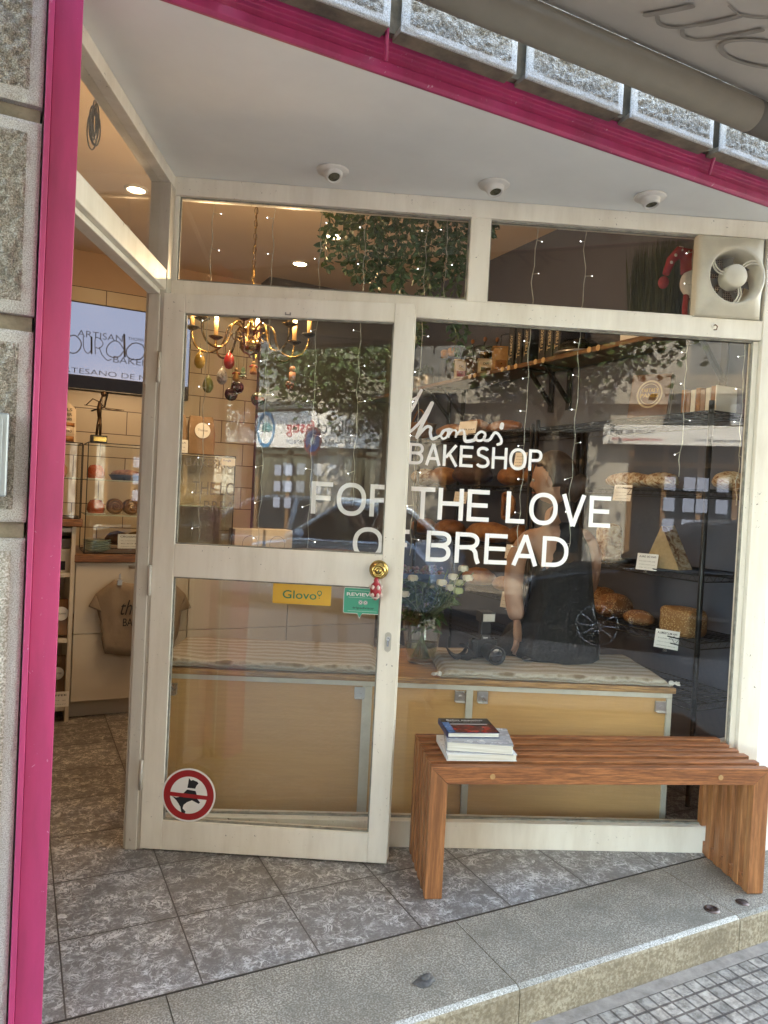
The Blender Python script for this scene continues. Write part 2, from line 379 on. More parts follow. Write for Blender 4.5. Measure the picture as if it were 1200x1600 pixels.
def rough_block(mb,x0,x1,z0,z1,yf,seed,res=.0055,amp=.008,mg=.026,depth=.12,side=True,lo=False):
    nx=max(4,int((x1-x0)/res)); nz=max(4,int((z1-z0)/res)); vs=[]; fs=[]; mi=[]
    for j in range(nz+1):
        for i in range(nx+1):
            x=x0+(x1-x0)*i/nx; z=z0+(z1-z0)*j/nz
            e=min(x-x0,x1-x,z-z0,z1-z)+.004*noise.noise(V((x*40,z*40,seed)))
            y=yf
            if e>mg:
                k=min(1,(e-mg)/.006)
                y=yf-.003*k-amp*k*(noise.noise(V((x*75,z*62,seed)))+.55*noise.noise(V((x*150,z*150,seed+9)))-.1)
            elif e<.004: y=yf+.004
            vs.append((x,y,z))
    for j in range(nz):
        for i in range(nx):
            a=j*(nx+1)+i; fs.append((a,a+1,a+nx+2,a+nx+1))
            x=x0+(x1-x0)*(i+.5)/nx; z=z0+(z1-z0)*(j+.5)/nz; mi.append((2 if lo else 0) if min(x-x0,x1-x,z-z0,z1-z)>mg+.002 else 1)
    n0=len(mb.v); mb.v+=vs; mb.f+=[tuple(n0+i for i in f) for f in fs]; mb.sm+=[True]*len(fs); mb.mi+=mi
    q=mb.m; mb.m=1
    y0=yf+.004; y1=yf+depth
    mb.add([(x0,y0,z0),(x1,y0,z0),(x1,y1,z0),(x0,y1,z0),(x0,y0,z1),(x1,y0,z1),(x1,y1,z1),(x0,y1,z1)],[(3,2,1,0),(4,5,6,7),(1,2,6,5),(3,0,4,7)])
    mb.m=q
pil=MB(); pil.keep=True
zs=[-.11,1.235,1.69,2.145,2.595]; 
for i in range(4):
    rough_block(pil,-.50,.020,zs[i]+.018,zs[i+1]-.018,1.795,i*3.1,amp=.008 if i>0 else .0015,lo=(i==0))
    rough_block(pil,-1.05,-.535,zs[i]+.018,zs[i+1]-.018,1.795,i*3.1+50,res=.012,lo=(i==0))
sub(pil,'stone_pier',[STONE,STONE2,granite('worn_granite',(.22,.195,.16),(.42,.385,.33),(.72,.69,.64),230,dirt=(.20,.17,.13),stain=.6)])
c_=MB(); c_.box(-1.5,.016,1.818,1.95,-.2,2.6); sub(c_,'pier_core',MORTAR)
lin=MB(); lin.keep=True; xs=[.84+.406*k for k in range(-5,7)]
for i in range(len(xs)-1):
    rough_block(lin,xs[i]+.017,xs[i+1]-.017,2.572,2.98,1.738,200+i*2.7,res=.0055,amp=.008,mg=.021,depth=.0085)
o=sub(lin,'stone_lintel',[STONE,STONE2])
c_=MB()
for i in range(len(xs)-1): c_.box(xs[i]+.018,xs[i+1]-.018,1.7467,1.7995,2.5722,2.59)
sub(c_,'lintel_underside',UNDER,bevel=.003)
c_=MB(); c_.box(-1.3,4.0,1.7845,2.1,2.588,3.0); sub(c_,'lintel_core',MORTAR)
c_=MB(); c_.box(-8,9,1.80,2.10,3.0,9.8); c_.box(-8,-1.06,1.80,2.1,-.2,3.0); c_.box(3.42,9,1.80,2.1,-.2,3.0); sub(c_,'upper_wall',RENDER)
c_=MB(); c_.box(-8,9,2.1,11,3.25,9.8); sub(c_,'upper_floors',RENDER)
c_=MB(); c_.box(2.66,3.42,1.885,2.0,-.2,2.56); c_.box(2.585,2.66,1.93,2.02,0,.43); sub(c_,'white_pier',WHITEW,bevel=.004)
# magenta steel portal
c_=MB(); c_.box(.036,.093,1.785,1.93,-.1,2.5); c_.box(.024,.036,1.768,1.84,-.1,2.57); c_.box(.093,.097,1.86,1.925,-.1,2.5)
sub(c_,'portal_post',MAGENTA,bevel=.003)
pr=[(1.828,2.500),(1.820,2.508),(1.820,2.532),(1.833,2.540),(1.833,2.556),(1.822,2.562),(1.822,2.575),(1.80,2.584),(1.8375,2.584),(1.8375,2.500)]
c_=MB(); n_=len(pr); c_.add([(.0365,y,z) for y,z in pr]+[(3.6,y,z) for y,z in pr],[(k,(k+1)%n_,n_+(k+1)%n_,n_+k) for k in range(n_)]+[tuple(range(n_)),tuple(range(n_,2*n_))])
for px in ((600,72),(1112,256)):
    p=aY(px[0],px[1],1.79); c_.tube([(p.x,1.775,2.592),(p.x+.02,1.816,2.53)],.006,8)
sub(c_,'portal_beam',MAGENTA,bevel=.0015)
# recess soffit, header over the shopfront, shop shell
cA=V((.486,2.832)); 
c_=MB(); c_.prism([(.0365,1.838),(3.3,1.838),(3.3,1.9305),(2.75,1.9305),(2.6,1.98),(.52,2.86),(.42,2.86),(.0,1.96)],2.5005,2.56); sub(c_,'recess_ceiling',SOFFIT)
IW=pm('shop_wall_paint',(.085,.092,.125),.7,var=.05,sc=4,bst=.12,bsc=60)
ICEIL=pm('shop_ceiling_paint',(.70,.56,.42),.75,var=.04,sc=2)
ITILE_N='back_wall_tile'
def itile():
    mt,n,b=nodes(ITILE_N); tc=N(n,'TexCoord'); sx=N(n,'SeparateXYZ'); n.links.new(tc.outputs['Object'],sx.inputs[0]); cb=N(n,'CombineXYZ'); n.links.new(sx.outputs[0],cb.inputs[0]); n.links.new(sx.outputs[2],cb.inputs[1])
    br=N(n,'TexBrick'); br.inputs['Scale'].default_value=1; br.inputs['Mortar Size'].default_value=.0035; br.inputs['Mortar Smooth'].default_value=.1; br.inputs['Brick Width'].default_value=.40; br.inputs['Row Height'].default_value=.195
    br.inputs['Color1'].default_value=(.62,.52,.38,1); br.inputs['Color2'].default_value=(.56,.46,.33,1); br.inputs['Mortar'].default_value=(.09,.05,.035,1)
    n.links.new(cb.outputs[0],br.inputs['Vector']); n.links.new(br.outputs[0],b.inputs['Base Color']); b.inputs['Roughness'].default_value=.3
    bump(n,b,mth(n,'SUBTRACT',1.,br.outputs[1]),.4,.002); return mt
ITILE=itile()
PEACH=pm('peach_wall_paint',(.52,.37,.26),.75,var=.04,sc=3)
XW,YB,ZC=3.2,6.46,3.215
c_=MB(); c_.box(XW,XW+.2,2.02,YB+.1,-.1,ZC+.1); sub(c_,'grey_side_wall',IW)
XT=1.9; c_=MB(); c_.box(-1.8,XT,YB,YB+.2,-.1,2.93); sub(c_,'tiled_back_wall',ITILE)
c_=MB(); c_.box(XT,XW,YB-.25,YB+.2,-.1,ZC+.1); sub(c_,'dark_room_wall',pm('deep_room_shade',(.085,.078,.078),.7,var=.05,sc=3))  # dark colour stands in for the unlit, deeper part of the shop
c_=MB(); c_.box(-1.8,XT,YB,YB+.2,2.93,ZC+.1); sub(c_,'peach_wall_band',PEACH)
c_=MB(); c_.box(-1.8,XW,2.1,YB,ZC,ZC+.14); sub(c_,'shop_ceiling',ICEIL)
c_=MB(); c_.box(-2.0,-1.8,2.0,YB+.2,-.1,ZC+.1); c_.box(-1.8,-.02,1.951,2.09,-.1,ZC); sub(c_,'peach_side_wall',PEACH)
# header above the shop window, following its line (local frame of the shopfront)
MS=Matrix.Translation(S0)@Matrix.Rotation(SA,4,'Z')
c_=MB(); c_.M=MS; c_.box(-.06,2.46,.012,.06,2.562,ZC); c_.M=None; 
sub(c_,'window_header',PEACH)
MW=Matrix.Translation((.423,2.854,0))@Matrix.Rotation(math.atan2(.9,.43),4,'Z')   # side screen: x runs to the corner, y to the shop
c_=MB(); c_.M=MW; c_.box(-.99,-.02,-.045,.0,2.562,ZC); c_.M=None; sub(c_,'side_header',PEACH)
# letter box cover on the pier
mbx=MB(); p0=aY(-6,645,1.775); p1=aY(10,776,1.775)
mbx.box(p1.x-.16,p1.x,1.752,1.791,p1.z,p0.z); mbt=thing('meter_cupboard','small pale grey metal meter cover let into the left stone pier','utility box',(p1.x-.08,1.79,p1.z))
lb=MB(); lb.v=[tuple(V(p)-mbt.location) for p in mbx.v]; lb.f=mbx.f; lb.sm=mbx.sm; lb.mi=mbx.mi; lb.build('cover_frame',pm('grey_metal_cover',(.33,.36,.37),.4,.6,var=.05),mbt,bevel=.004)
lb=MB(); lb.box(-.068,.068,-.042,-.0381,.012,p0.z-p1.z-.012); lb.build('cover_door',MT['grey_metal_cover'],mbt,bevel=.001)
# ================================================================ SHOPFRONT
shop=thing('shopfront','cream painted timber shopfront with large window, transoms and a half open glazed door','shopfront',S0,SA)
def P(mb,name,mt,par=shop,**k): return mb.build(name,mt,par,**k)
c_=MB(); c_.box(.0,2.37,-.012,.05,2.432,2.4995); P(c_,'head_rail',CREAM,bevel=.002)
c_=MB(); c_.box(.0,2.29,-.016,.045,2.036,2.112); c_.box(.0,2.285,-.004,.03,2.112,2.120); P(c_,'transom_rail',CREAM,bevel=.003)
c_=MB(); c_.box(1.118,1.196,-.012,.045,2.1122,2.4318); P(c_,'mullion',CREAM,bevel=.002)
c_=MB(); c_.box(2.29,2.375,-.02,.06,0,2.4318); c_.box(2.268,2.2895,.0,.04,.1055,2.0355); P(c_,'end_jamb',CREAM,bevel=.003)
c_=MB(); c_.box(.0,.035,.0,.05,.1,2.0358); c_.box(-.004,.02,-.004,.04,2.1205,2.4318); P(c_,'inner_jamb',CREAM,bevel=.002)
c_=MB(); c_.box(.0,2.2895,-.018,.05,0.0,.098); c_.box(.0,2.2895,-.024,.05,.098,.1052); P(c_,'sill_board',CREAM,bevel=.002)
for a0,a1,z0,z1 in ((.0205,1.1175,2.1202,2.4317),(1.1965,2.2895,2.1122,2.4317)):
    c_=MB(); c_.box(a0,a1,.018,.022,z0,z1); P(c_,'transom_pane',TGLASS)
c_=MB(); c_.box(.0355,2.2677,.018,.022,.1055,2.0357); WIN=P(c_,'window_pane',GLASS)
# beads along glass
BEAD=pm('glazing_putty',(.34,.33,.28),.6,var=.3,sc=30)
c_=MB()
for a0,a1,z0,z1 in ((.02,1.1178,2.1202,2.4317),(1.196,2.29,2.1122,2.4317),(.0355,2.268,.1055,2.0357)):
    for (b0,b1,d0,d1) in ((a0,a1,z1-.006,z1),(a0,a1,z0,z0+.006),(a0,a0+.006,z0+.006,z1-.006),(a1-.006,a1,z0+.006,z1-.006)): c_.box(b0,b1,.006,.0178,d0,d1)
P(c_,'glazing_bead',BEAD)
def sz(x,y,t=0): q=loc(shop,aS(x,y,t)); return q.x,q.z

# drawn capitals of even weight, built from their centre lines (cap height 1)
def arc(cx,cy,rx,ry,a0,a1,n=16,p=2.25):
    out=[]
    for k in range(n+1):
        a=R(a0+(a1-a0)*k/n); c,s=math.cos(a),math.sin(a); out.append((cx+rx*math.copysign(abs(c)**(2/p),c),cy+ry*math.copysign(abs(s)**(2/p),s)))
    return out
WT=.142; h_=WT/2
GLY={
'F':(.60,[[(h_,0),(h_,1)],[(WT*.92,1-h_),(.58,1-h_)],[(WT*.92,.50),(.53,.50)]]),
'E':(.66,[[(h_,0),(h_,1)],[(WT*.92,1-h_),(.62,1-h_)],[(WT*.92,.51),(.58,.51)],[(WT*.92,h_),(.63,h_)]]),
'L':(.56,[[(h_,0),(h_,1)],[(WT*.92,h_),(.54,h_)]]),
'T':(.66,[[(0,1-h_),(.66,1-h_)],[(.33,0),(.33,1-WT)]]),
'H':(.72,[[(h_,0),(h_,1)],[(.72-h_,0),(.72-h_,1)],[(WT*.92,.52),(.72-WT*.92,.52)]]),
'O':(.82,[arc(.41,.5,.41-h_,.515-h_,0,360,48)]),
'D':(.74,[[(h_,0),(h_,1)],[(WT*.92,1-h_)]+arc(.30,.5,.44-h_,.5-h_,90,-90,24)+[(WT*.92,h_)]]),
'V':(.70,[[(.065,1),(.35,.0)],[(.635,1),(.35,.0)]]),
'A':(.72,[[(.065,0),(.36,1)],[(.655,0),(.36,1)],[(.175,.32),(.545,.32)]]),
'B':(.68,[[(h_,0),(h_,1)],[(WT*.92,1-h_)]+arc(.38,.735,.235-.0,.265-h_,90,-90,16)+[(WT,.53)],[(WT+.2,.53)]+arc(.38,.265+h_/2+.0,.30-h_,.295-h_,90,-90,16)[0:]+[(WT*.92,h_)]]),
'R':(.70,[[(h_,0),(h_,1)],[(WT*.92,1-h_)]+arc(.37,.725,.30-h_,.275-h_,90,-90,16)+[(WT*.92,.51)],[(.40,.51),(.50,.47),(.56,.36),(.59,.16),(.645,0)]]),
'P':(.64,[[(h_,0),(h_,1)],[(WT*.92,1-h_)]+arc(.35,.71,.29-h_,.29-h_,90,-90,16)+[(WT,.48)]]),
'K':(.68,[[(h_,0),(h_,1)],[(.60,1),(WT,.40)],[(.30,.57),(.64,0)]]),
'S':(.66,[arc(.33,.735,.29-h_,.265-h_,25,90,8)+arc(.33,.735,.29-h_,.265-h_,90,200,12)[1:]+[(.14,.61),(.33,.535),(.52,.45)]+arc(.33,.265,.33-h_,.265-h_,20,-90,14)+arc(.33,.265,.33-h_,.265-h_,-90,-158,8)[1:]]),
}
def fstrk(mb,pts,wd,y):
    n=len(pts); closed=(V(pts[0])-V(pts[-1])).length<1e-4; vs=[]
    if closed: pts=pts[:-1]; n-=1
    for i in range(n):
        p=V(pts[i]); a=V(pts[i-1]) if (i or closed) else None; b=V(pts[(i+1)%n]) if (i<n-1 or closed) else None
        d1=(p-a).normalized() if a is not None else None; d2=(b-p).normalized() if b is not None else None
        if d1 is None: d1=d2
        if d2 is None: d2=d1
        n1=V((-d1.y,d1.x)); n2=V((-d2.y,d2.x)); m_=(n1+n2).normalized(); k=min(1.6,1/max(.3,m_.dot(n1)))
        vs+=[(p.x+m_.x*wd/2*k,y,p.y+m_.y*wd/2*k),(p.x-m_.x*wd/2*k,y,p.y-m_.y*wd/2*k)]
    mb.add(vs,[(2*i,2*i+1,(2*i+3)%(2*n),(2*i+2)%(2*n)) for i in range(n if closed else n-1)])
def capline(word,x0,x1,zb,h,track=.085,space=.34):
    L=0
    for ch_ in word: L+= space if ch_==' ' else GLY[ch_][0]+track
    L-=track; sx=(x1-x0)/(L*h); cx=0; mb=MB(); mb.keep=True; q=0
    for ch_ in word:
        if ch_==' ': cx+=space; continue
        wd_,st=GLY[ch_]
        for s_ in st:
            q+=1; fstrk(mb,[(x0+(cx+a)*h*sx,zb+b*h) for a,b in s_],WT*h*(.98),.0156-.00006*(q%4))
        cx+=wd_+track
    return mb.build('lettering',WHITEV,WIN)
a_=sz(487,750)[0]; b__=sz(957,828)[0]; capline('FOR THE LOVE',a_,b__,1.271,.124)
a_=sz(551,840)[0]; b__=sz(890,880)[0]; capline('OF BREAD',a_,b__,1.107,.120)
a_=sz(639,710)[0]; b__=sz(849,720)[0]; capline('BAKESHOP',a_,b__,1.480,.083)
def rowtext(body,xl,xr,zb,h,bold=.0):
    s0,_=xl; s1,_=xr
    return text('lettering',body,WHITEV,WIN,(s0,.0155,zb),w=s1-s0,h=h,bold=bold)
c_=MB()
def pen(pts,wd): stroke(c_,[sz(*p) for p in pts],wd*1.08,.0155,.0155)
pen([(659,609),(654,619),(649,630),(643,641)],.011); pen([(644,624),(650,621),(656,617)],.008)
pen([(638,676),(645,671),(656,660),(666,645),(675,629)],.010); pen([(676,629),(669,645),(660,663),(652,682)],.013)
pen([(652,683),(660,673),(668,666),(674,668),(673,676),(676,685),(683,683)],.011)
pen([(683,683),(690,679),(696,672),(701,674),(699,682),(693,685),(690,680),(693,673),(701,670),(708,671)],.008)
pen([(703,670.5),(702,682)],.0075); pen([(702,680),(708,672),(714,673.5),(713,682)],.0075); pen([(713,681),(720,672.5),(726,673),(727,682)],.0075); pen([(727,681),(728,688),(734,689),(742,687)],.012)
pen([(742,687),(746,679),(753,674),(759,677),(758,684),(752,688),(746,687),(745,682)],.009); pen([(758,682),(758,687),(764,688)],.010)
pen([(762,688),(767,686),(771,680),(775,675.5),(780,678),(784.5,686),(784,692),(779,694)],.010); pen([(786,662.5),(785,667.5)],.015)
c_.keep=True; P(c_,'lettering',WHITEV,WIN)
# side screen over the doorway
def bw(mb,name,mt,**k):
    mb.M=None; mb.v=[tuple(loc(shop,MW@V(p))) for p in mb.v]; return mb.build(name,mt,shop,**k)
c_=MB(); c_.box(-1.02,-.0,-.070,.0,2.452,2.4994); bw(c_,'side_head_rail',CREAM,bevel=.002)
c_=MB(); c_.box(-1.02,-.065,-.070,.0,2.062,2.135); c_.box(-1.02,-.066,-.05,-.006,2.045,2.0618); bw(c_,'side_transom_rail',CREAM,bevel=.003)
c_=MB(); c_.box(-.065,-.002,-.073,.0,0,2.4518); c_.box(-.073,-.0652,-.052,-.01,0,2.045);  bw(c_,'corner_post',GREYP,bevel=.002)
c_=MB(); c_.box(-1.02,-.066,-.035,-.031,2.1352,2.4518); bw(c_,'side_pane',TGLASS)
c_=MB(); c_.box(-1.05,-1.0201,-.07,.0,0,2.4994); bw(c_,'near_post',CREAM,bevel=.002)
# the door, swung open in front of the window
dl=loc(shop,D0)
c_=MB(); W_=.915
c_.box(0,.0795,0,.04,.006,2.05); c_.box(.8425,W_,0,.04,.006,2.05)
c_.box(.0797,.8423,0,.04,.006,.115); c_.box(.0797,.8423,0,.04,1.018,1.139); c_.box(.0797,.8423,0,.04,1.981,2.05)
c_.box(W_,W_+.006,.026,.04,.006,2.05)
DOOR=c_.build('door',CREAM2,shop,bevel=.0022); DOOR.location=dl; DOOR.rotation_euler=(0,0,DA-SA)
DM=Matrix.Translation(D0)@Matrix.Rotation(DA,4,'Z')
def ld(p): return DM.inverted()@V(p)
for z0,z1 in ((.1152,1.0178),(1.1392,1.9808)):
    c_=MB(); c_.box(.0797,.8423,.018,.022,z0,z1); c_.build('door_pane',DGLASS,DOOR)
c_=MB()
for z0,z1 in ((.1152,1.0178),(1.1392,1.9808)):
    for (b0,b1,d0,d1) in ((.0797,.8423,z1-.005,z1),(.0797,.8423,z0,z0+.005),(.0797,.0847,z0+.005,z1-.005),(.8373,.8423,z0+.005,z1-.005)): c_.box(b0,b1,.008,.0178,d0,d1)
c_.build('glazing_bead',BEAD,DOOR)
q=ld(aD(592,890)); kz=q.z; kx=q.x
c_=MB(); c_.lathe([(0,-.0005),(.034,-.0005),(.035,.003),(.030,.007),(.016,.009),(.012,.016),(.012,.022),(.022,.028),(.0285,.038),(.0285,.046),(.024,.054),(.018,.057),(.0175,.0535),(.010,.0525),(.010,.056),(.004,.057),(0,.057)],(kx,0,kz),32,'y')
c_.build('door_knob',BRASS,DOOR)
c_=MB(); c_.box(kx-.0015,kx+.0015,-.0580,-.0572,kz-.005,kz+.005); c_.build('keyhole',BLACK,DOOR)
q=ld(aD(606,1003)); c_=MB()
c_.prism([(math.cos(a*PI/10)*.012,(math.sin(a*PI/10)*.012)+(.024 if a<=10 else -.024)) for a in range(0,21)],0,.002)
c_.v=[(v[0]+q.x,-v[2]-.0005,v[1]+q.z) for v in c_.v]; c_.build('lock_plate',pm('cream_metal',(.55,.52,.45),.35,.3,var=.1),DOOR)
c_=MB(); c_.lathe([(0,0),(.0075,0),(.0075,.006),(.006,.006),(.006,.002),(0,.002)],(q.x,-.0025,q.z+.012),20,'y'); c_.box(q.x-.003,q.x+.003,-.008,-.0026,q.z-.016,q.z+.004); c_.build('lock_cylinder',STEEL,DOOR)
for z in (1.78,1.0,.28):
    c_=MB(); c_.cyl((-.006,-.003,z-.055),(-.006,-.003,z+.055),.0065,n=12); c_.box(-.004,.0,-.001,.03,z-.05,z+.05); c_.build('hinge',GREYP,DOOR)
c_=MB(); q=ld(aD(450,491)); c_.box(q.x-.011,q.x+.011,-.003,.0,q.z-.004,q.z); c_.box(q.x-.011,q.x-.006,-.003,.0,q.z,q.z+.006); c_.box(q.x+.006,q.x+.011,-.003,.0,q.z,q.z+.006); c_.build('tape_mark',pm('grey_tape',(.3,.28,.25),.6),DOOR)
# stickers on the door glass
def sticker(name,label,cat,x,z,y=.0145):
    o=thing(name,label,cat,DM@V((x,y,z)),DA); return o
q=ld(aD(295,1242)); Rr=.0995
st=sticker('no_dogs_sign','round red and white no dogs sign stuck low on the door glass','sign',q.x,q.z,-.0015)
def disc(r,y0,y1,n=64,c=(0,0)):
    m_=MB(); m_.lathe([(0,-y0),(r,-y0),(r,-y1),(0,-y1)],(c[0],0,c[1]),n,'y',smooth=False); return m_
WH=pm('sign_white',(.80,.79,.76),.4,var=.02); RED=pm('sign_red',(.36,.018,.022),.4,var=.05)
disc(Rr,-.0004,.0002).build('plate',WH,st)
c_=MB(); nn=64
c_.add([(math.cos(2*PI*k/nn)*r,-.0008,math.sin(2*PI*k/nn)*r) for r in (.093,.069) for k in range(nn)],[(k,(k+1)%nn,nn+(k+1)%nn,nn+k) for k in range(nn)])
c_.add([(-.070,-.0012,.009),(.070,-.0012,.001),(.070,-.0012,-.014),(-.070,-.0012,-.006)],[(0,1,2,3)]); c_.build('red_ring',RED,st)
def dogpx(x,y): return ((x-260)/115*.0965,(664-y)/115*.0965)   # px of the enlarged sign
c_=MB()
for poly in ([(258,588),(268,600),(276,596),(296,603),(301,610),(292,622),(288,634),(253,632),(256,610)],
    [(252,640),(290,644),(296,662),(250,668),(230,664)],
    [(187,672),(205,678),(228,672),(285,672),(300,680),(312,694),(306,700),(288,692),(276,686),(254,696),(240,708),(236,724),(250,738),(246,746),(232,742),(226,718),(214,700),(206,690)]):
    c_.add([(dogpx(*p)[0],-.0006,dogpx(*p)[1]) for p in poly],[tuple(range(len(poly)))])
c_.build('dog_symbol',BLACK,st)
p0=ld(aD(426,911)); p1=ld(aD(516,947))
st=sticker('delivery_sticker','yellow rectangular sticker with green lettering and a map pin under the door rail','sticker',p0.x,p1.z-.002)
w_=p1.x-p0.x; h_=p0.z-p1.z
c_=MB(); c_.box(0,w_,0,.0008,0,h_+.004); c_.build('sticker_sheet',pm('yellow_vinyl',(.72,.42,.045),.4,var=.03),st)
GRN=pm('green_print',(.03,.22,.10),.5)
text('lettering','Glovo',GRN,st,(w_*.17,-.0004,h_*.27),w=w_*.58,h=h_*.42,bold=.008)
c_=MB(); cx_,cz_=w_*.80,h_*.62
c_.add([(cx_+math.cos(2*PI*k/24)*r,-.0004,cz_+math.sin(2*PI*k/24)*r) for r in (.0092,.0060) for k in range(24)],[(k,(k+1)%24,24+(k+1)%24,24+k) for k in range(24)])
c_.quad((cx_-.0075,-.0005,cz_-.0055),(cx_-.0055,-.0005,cz_-.003),(cx_,-.0005,cz_-.0095),(cx_,-.0005,cz_-.0135)); c_.quad((cx_+.0075,-.0005,cz_-.0055),(cx_+.0055,-.0005,cz_-.003),(cx_,-.0005,cz_-.0095),(cx_,-.0005,cz_-.0135))
c_.add([(cx_+math.cos(2*PI*k/12)*.002,-.0004,cz_-.0185+math.sin(2*PI*k/12)*.002) for k in range(12)],[tuple(range(12))]); c_.build('pin_symbol',GRN,st)
p0=ld(aD(537,918)); p1=ld(aD(597,962)); w_=p1.x-p0.x; h_=p0.z-p1.z
st=sticker('review_sticker','green speech bubble review sticker with a white edge beside the door knob','sticker',p0.x,p1.z)
def rrect(x0,x1,z0,z1,r,tip=0):
    pts=[]
    for cx,cz,a0 in ((x1-r,z1-r,0),(x0+r,z1-r,90),(x0+r,z0+r,180)):
        pts+=[(cx+r*math.cos(R(a0+k*15)),cz+r*math.sin(R(a0+k*15))) for k in range(7)]
    if tip: m_=x0+(x1-x0)*.42; pts+=[(m_-.008,z0),(m_,z0-tip),(m_+.010,z0)]
    cx,cz=x1-r,z0+r; pts+=[(cx+r*math.cos(R(270+k*15)),cz+r*math.sin(R(270+k*15))) for k in range(7)]
    return pts
def plate(pts,y0,y1):
    m_=MB(); n=len(pts); a=sum(pts[i][0]*pts[(i+1)%n][1]-pts[(i+1)%n][0]*pts[i][1] for i in range(n))
    m_.add([(p[0],y0,p[1]) for p in pts]+[(p[0],y1,p[1]) for p in pts],[tuple(range(n)),tuple(range(n,2*n))]+[(i,(i+1)%n,n+(i+1)%n,n+i) for i in range(n)]); return m_
plate(rrect(0,w_,0,h_,.008,.019),.0,.0007).build('bubble_edge',WH,st)
plate(rrect(.0022,w_-.0022,.0022,h_-.0022,.0065,.0165),-.0004,-.0001).build('bubble',pm('green_vinyl',(.045,.35,.22),.4,var=.03),st)
text('lettering','REVIEW US',WH,st,(w_*.08,-.0008,h_*.68),w=w_*.95,h=h_*.13,bold=.02)
text('lettering','tripadvisor',BLACK,st,(w_*.24,-.0008,h_*.16),w=w_*.55,h=h_*.12,bold=.01)
c_=MB(); c2=MB()
for dx in (-.009,.009):
    cx_,cz_=w_*.5+dx,h_*.44
    c_.add([(cx_+math.cos(2*PI*k/24)*.0078,-.0007,cz_+math.sin(2*PI*k/24)*.0078) for k in range(24)],[tuple(range(24))])
    c2.add([(cx_+math.cos(2*PI*k/24)*r,-.0010,cz_+math.sin(2*PI*k/24)*r) for r in (.0066,.0052) for k in range(24)],[(k,(k+1)%24,24+(k+1)%24,24+k) for k in range(24)])
    c2.add([(cx_+math.cos(2*PI*k/12)*.0022,-.0010,cz_+math.sin(2*PI*k/12)*.0022) for k in range(12)],[tuple(range(12))])
for zz in (h_*.88,h_*.62,h_*.10): c_.box(w_*.12,w_*.86,-.0007,-.0005,zz,zz+.0007)
c_.build('owl_eyes',WH,st); c2.build('owl_pupils',BLACK,st)
# little hanging ornament on the knob
p=DM@V((kx-.006,-.05,kz)); o=thing('hanging_ornament','red and white carved bauble hanging on a thread from the brass door knob','ornament',(p.x,p.y,p.z))
c_=MB(); c_.lathe([(0,-.106),(.006,-.104),(.008,-.098),(.014,-.092),(.020,-.078),(.021,-.064),(.016,-.048),(.008,-.040),(.009,-.032),(.004,-.024),(0,-.022)],n=20); c_.build('bauble',pm('bauble_red',(.35,.02,.03),.35,var=.05),o)
c_=MB()
for a in range(0,360,60):
    for zz in (-.085,-.058): c_.ell((math.cos(R(a-90))*.0185,math.sin(R(a-90))*.0185,zz),.0062,.0062,.0085,8,6)
c_.lathe([(.0082,-.100),(.0150,-.0945),(.0135,-.0915)],n=16); c_.build('white_dots',pm('bauble_white',(.7,.55,.48),.5,var=.1),o)
c_=MB(); c_.tube([(0,0,-.022),(.001,.006,-.005),(0,.02,.012)],.0007,5); c_.build('thread',WHITEV,o)
# ceiling spots of the recess
EYE=pm('white_plastic',(.68,.66,.62),.45,var=.05,sc=25); LENS=pm('dim_lens',(.16,.15,.10),.15,var=.4,sc=60)
for i,(x,y,l) in enumerate(((520,266,'nearest the side screen'),(772,288,'middle one of three'),(1016,307,'nearest the fan'))):
    p=aZ(x,y,2.5); o=thing('recess_spotlight','white eyeball spotlight in the recess ceiling, '+l,'ceiling light',(p.x,p.y,2.5),0,'spotlights in the recess ceiling')
    c_=MB(); c_.lathe([(.033,-.012),(.034,-.010),(.055,-.007),(.058,.0),(.036,0.0)],n=32); c_.build('trim_ring',EYE,o)
    c_=MB(); rt=Matrix.Rotation(R(-28+7*i),3,'X'); c_.lathe([(.036,.004),(.035,-.012),(.031,-.026),(.027,-.036),(.022,-.038),(.021,-.030),(.0205,-.03)],n=28); c_.v=[tuple(rt@V(v)) for v in c_.v]; c_.build('eyeball',EYE,o)
    c_=MB(); c_.lathe([(0,-.0315),(.0205,-.0315)],n=24); c_.v=[tuple(rt@V(v)) for v in c_.v]; c_.build('lens',LENS,o)
# extractor fan in the right transom
def lS(x,y,t=0): return loc(shop,aS(x,y,t))
a=lS(1086,400); b2=lS(1188,497); fx0,fx1=a.x,2.272; fz0=2.112; fz1=fz0+.315
fw=fx1-fx0; fcx=(fx0+fx1)/2+.012; fcz=(fz0+fz1)/2
fo=thing('extractor_fan','yellowed square extractor fan set in the right end of the top window','fan',MS@V((fcx,0,fcz)),SA)
FANP=pm('yellowed_plastic',(.60,.55,.44),.42,var=.10,sc=9)
hw=fw/2; hh=(fz1-fz0)/2; c_=MB(); nn=48; rr=.108
def sq(k,y,hw_,hh_,cx0=-.012):
    a=2*PI*k/nn; c,s=math.cos(a),math.sin(a); q=max(abs(c),abs(s))
    return (cx0+hw_*c/q,y,hh_*s/q)
rings=[[sq(k,.014,hw,hh) for k in range(nn)],[sq(k,-.022,hw*.995,hh*.995) for k in range(nn)],[sq(k,-.036,hw*.93,hh*.93) for k in range(nn)],
 [(math.cos(2*PI*k/nn)*(rr+.012),-.044,math.sin(2*PI*k/nn)*(rr+.012)) for k in range(nn)],[(math.cos(2*PI*k/nn)*(rr+.002),-.052,math.sin(2*PI*k/nn)*(rr+.002)) for k in range(nn)],
 [(math.cos(2*PI*k/nn)*(rr-.006),-.046,math.sin(2*PI*k/nn)*(rr-.006)) for k in range(nn)],[(math.cos(2*PI*k/nn)*(rr-.012),.06,math.sin(2*PI*k/nn)*(rr-.012)) for k in range(nn)]]
for r_ in rings: c_.v+=r_
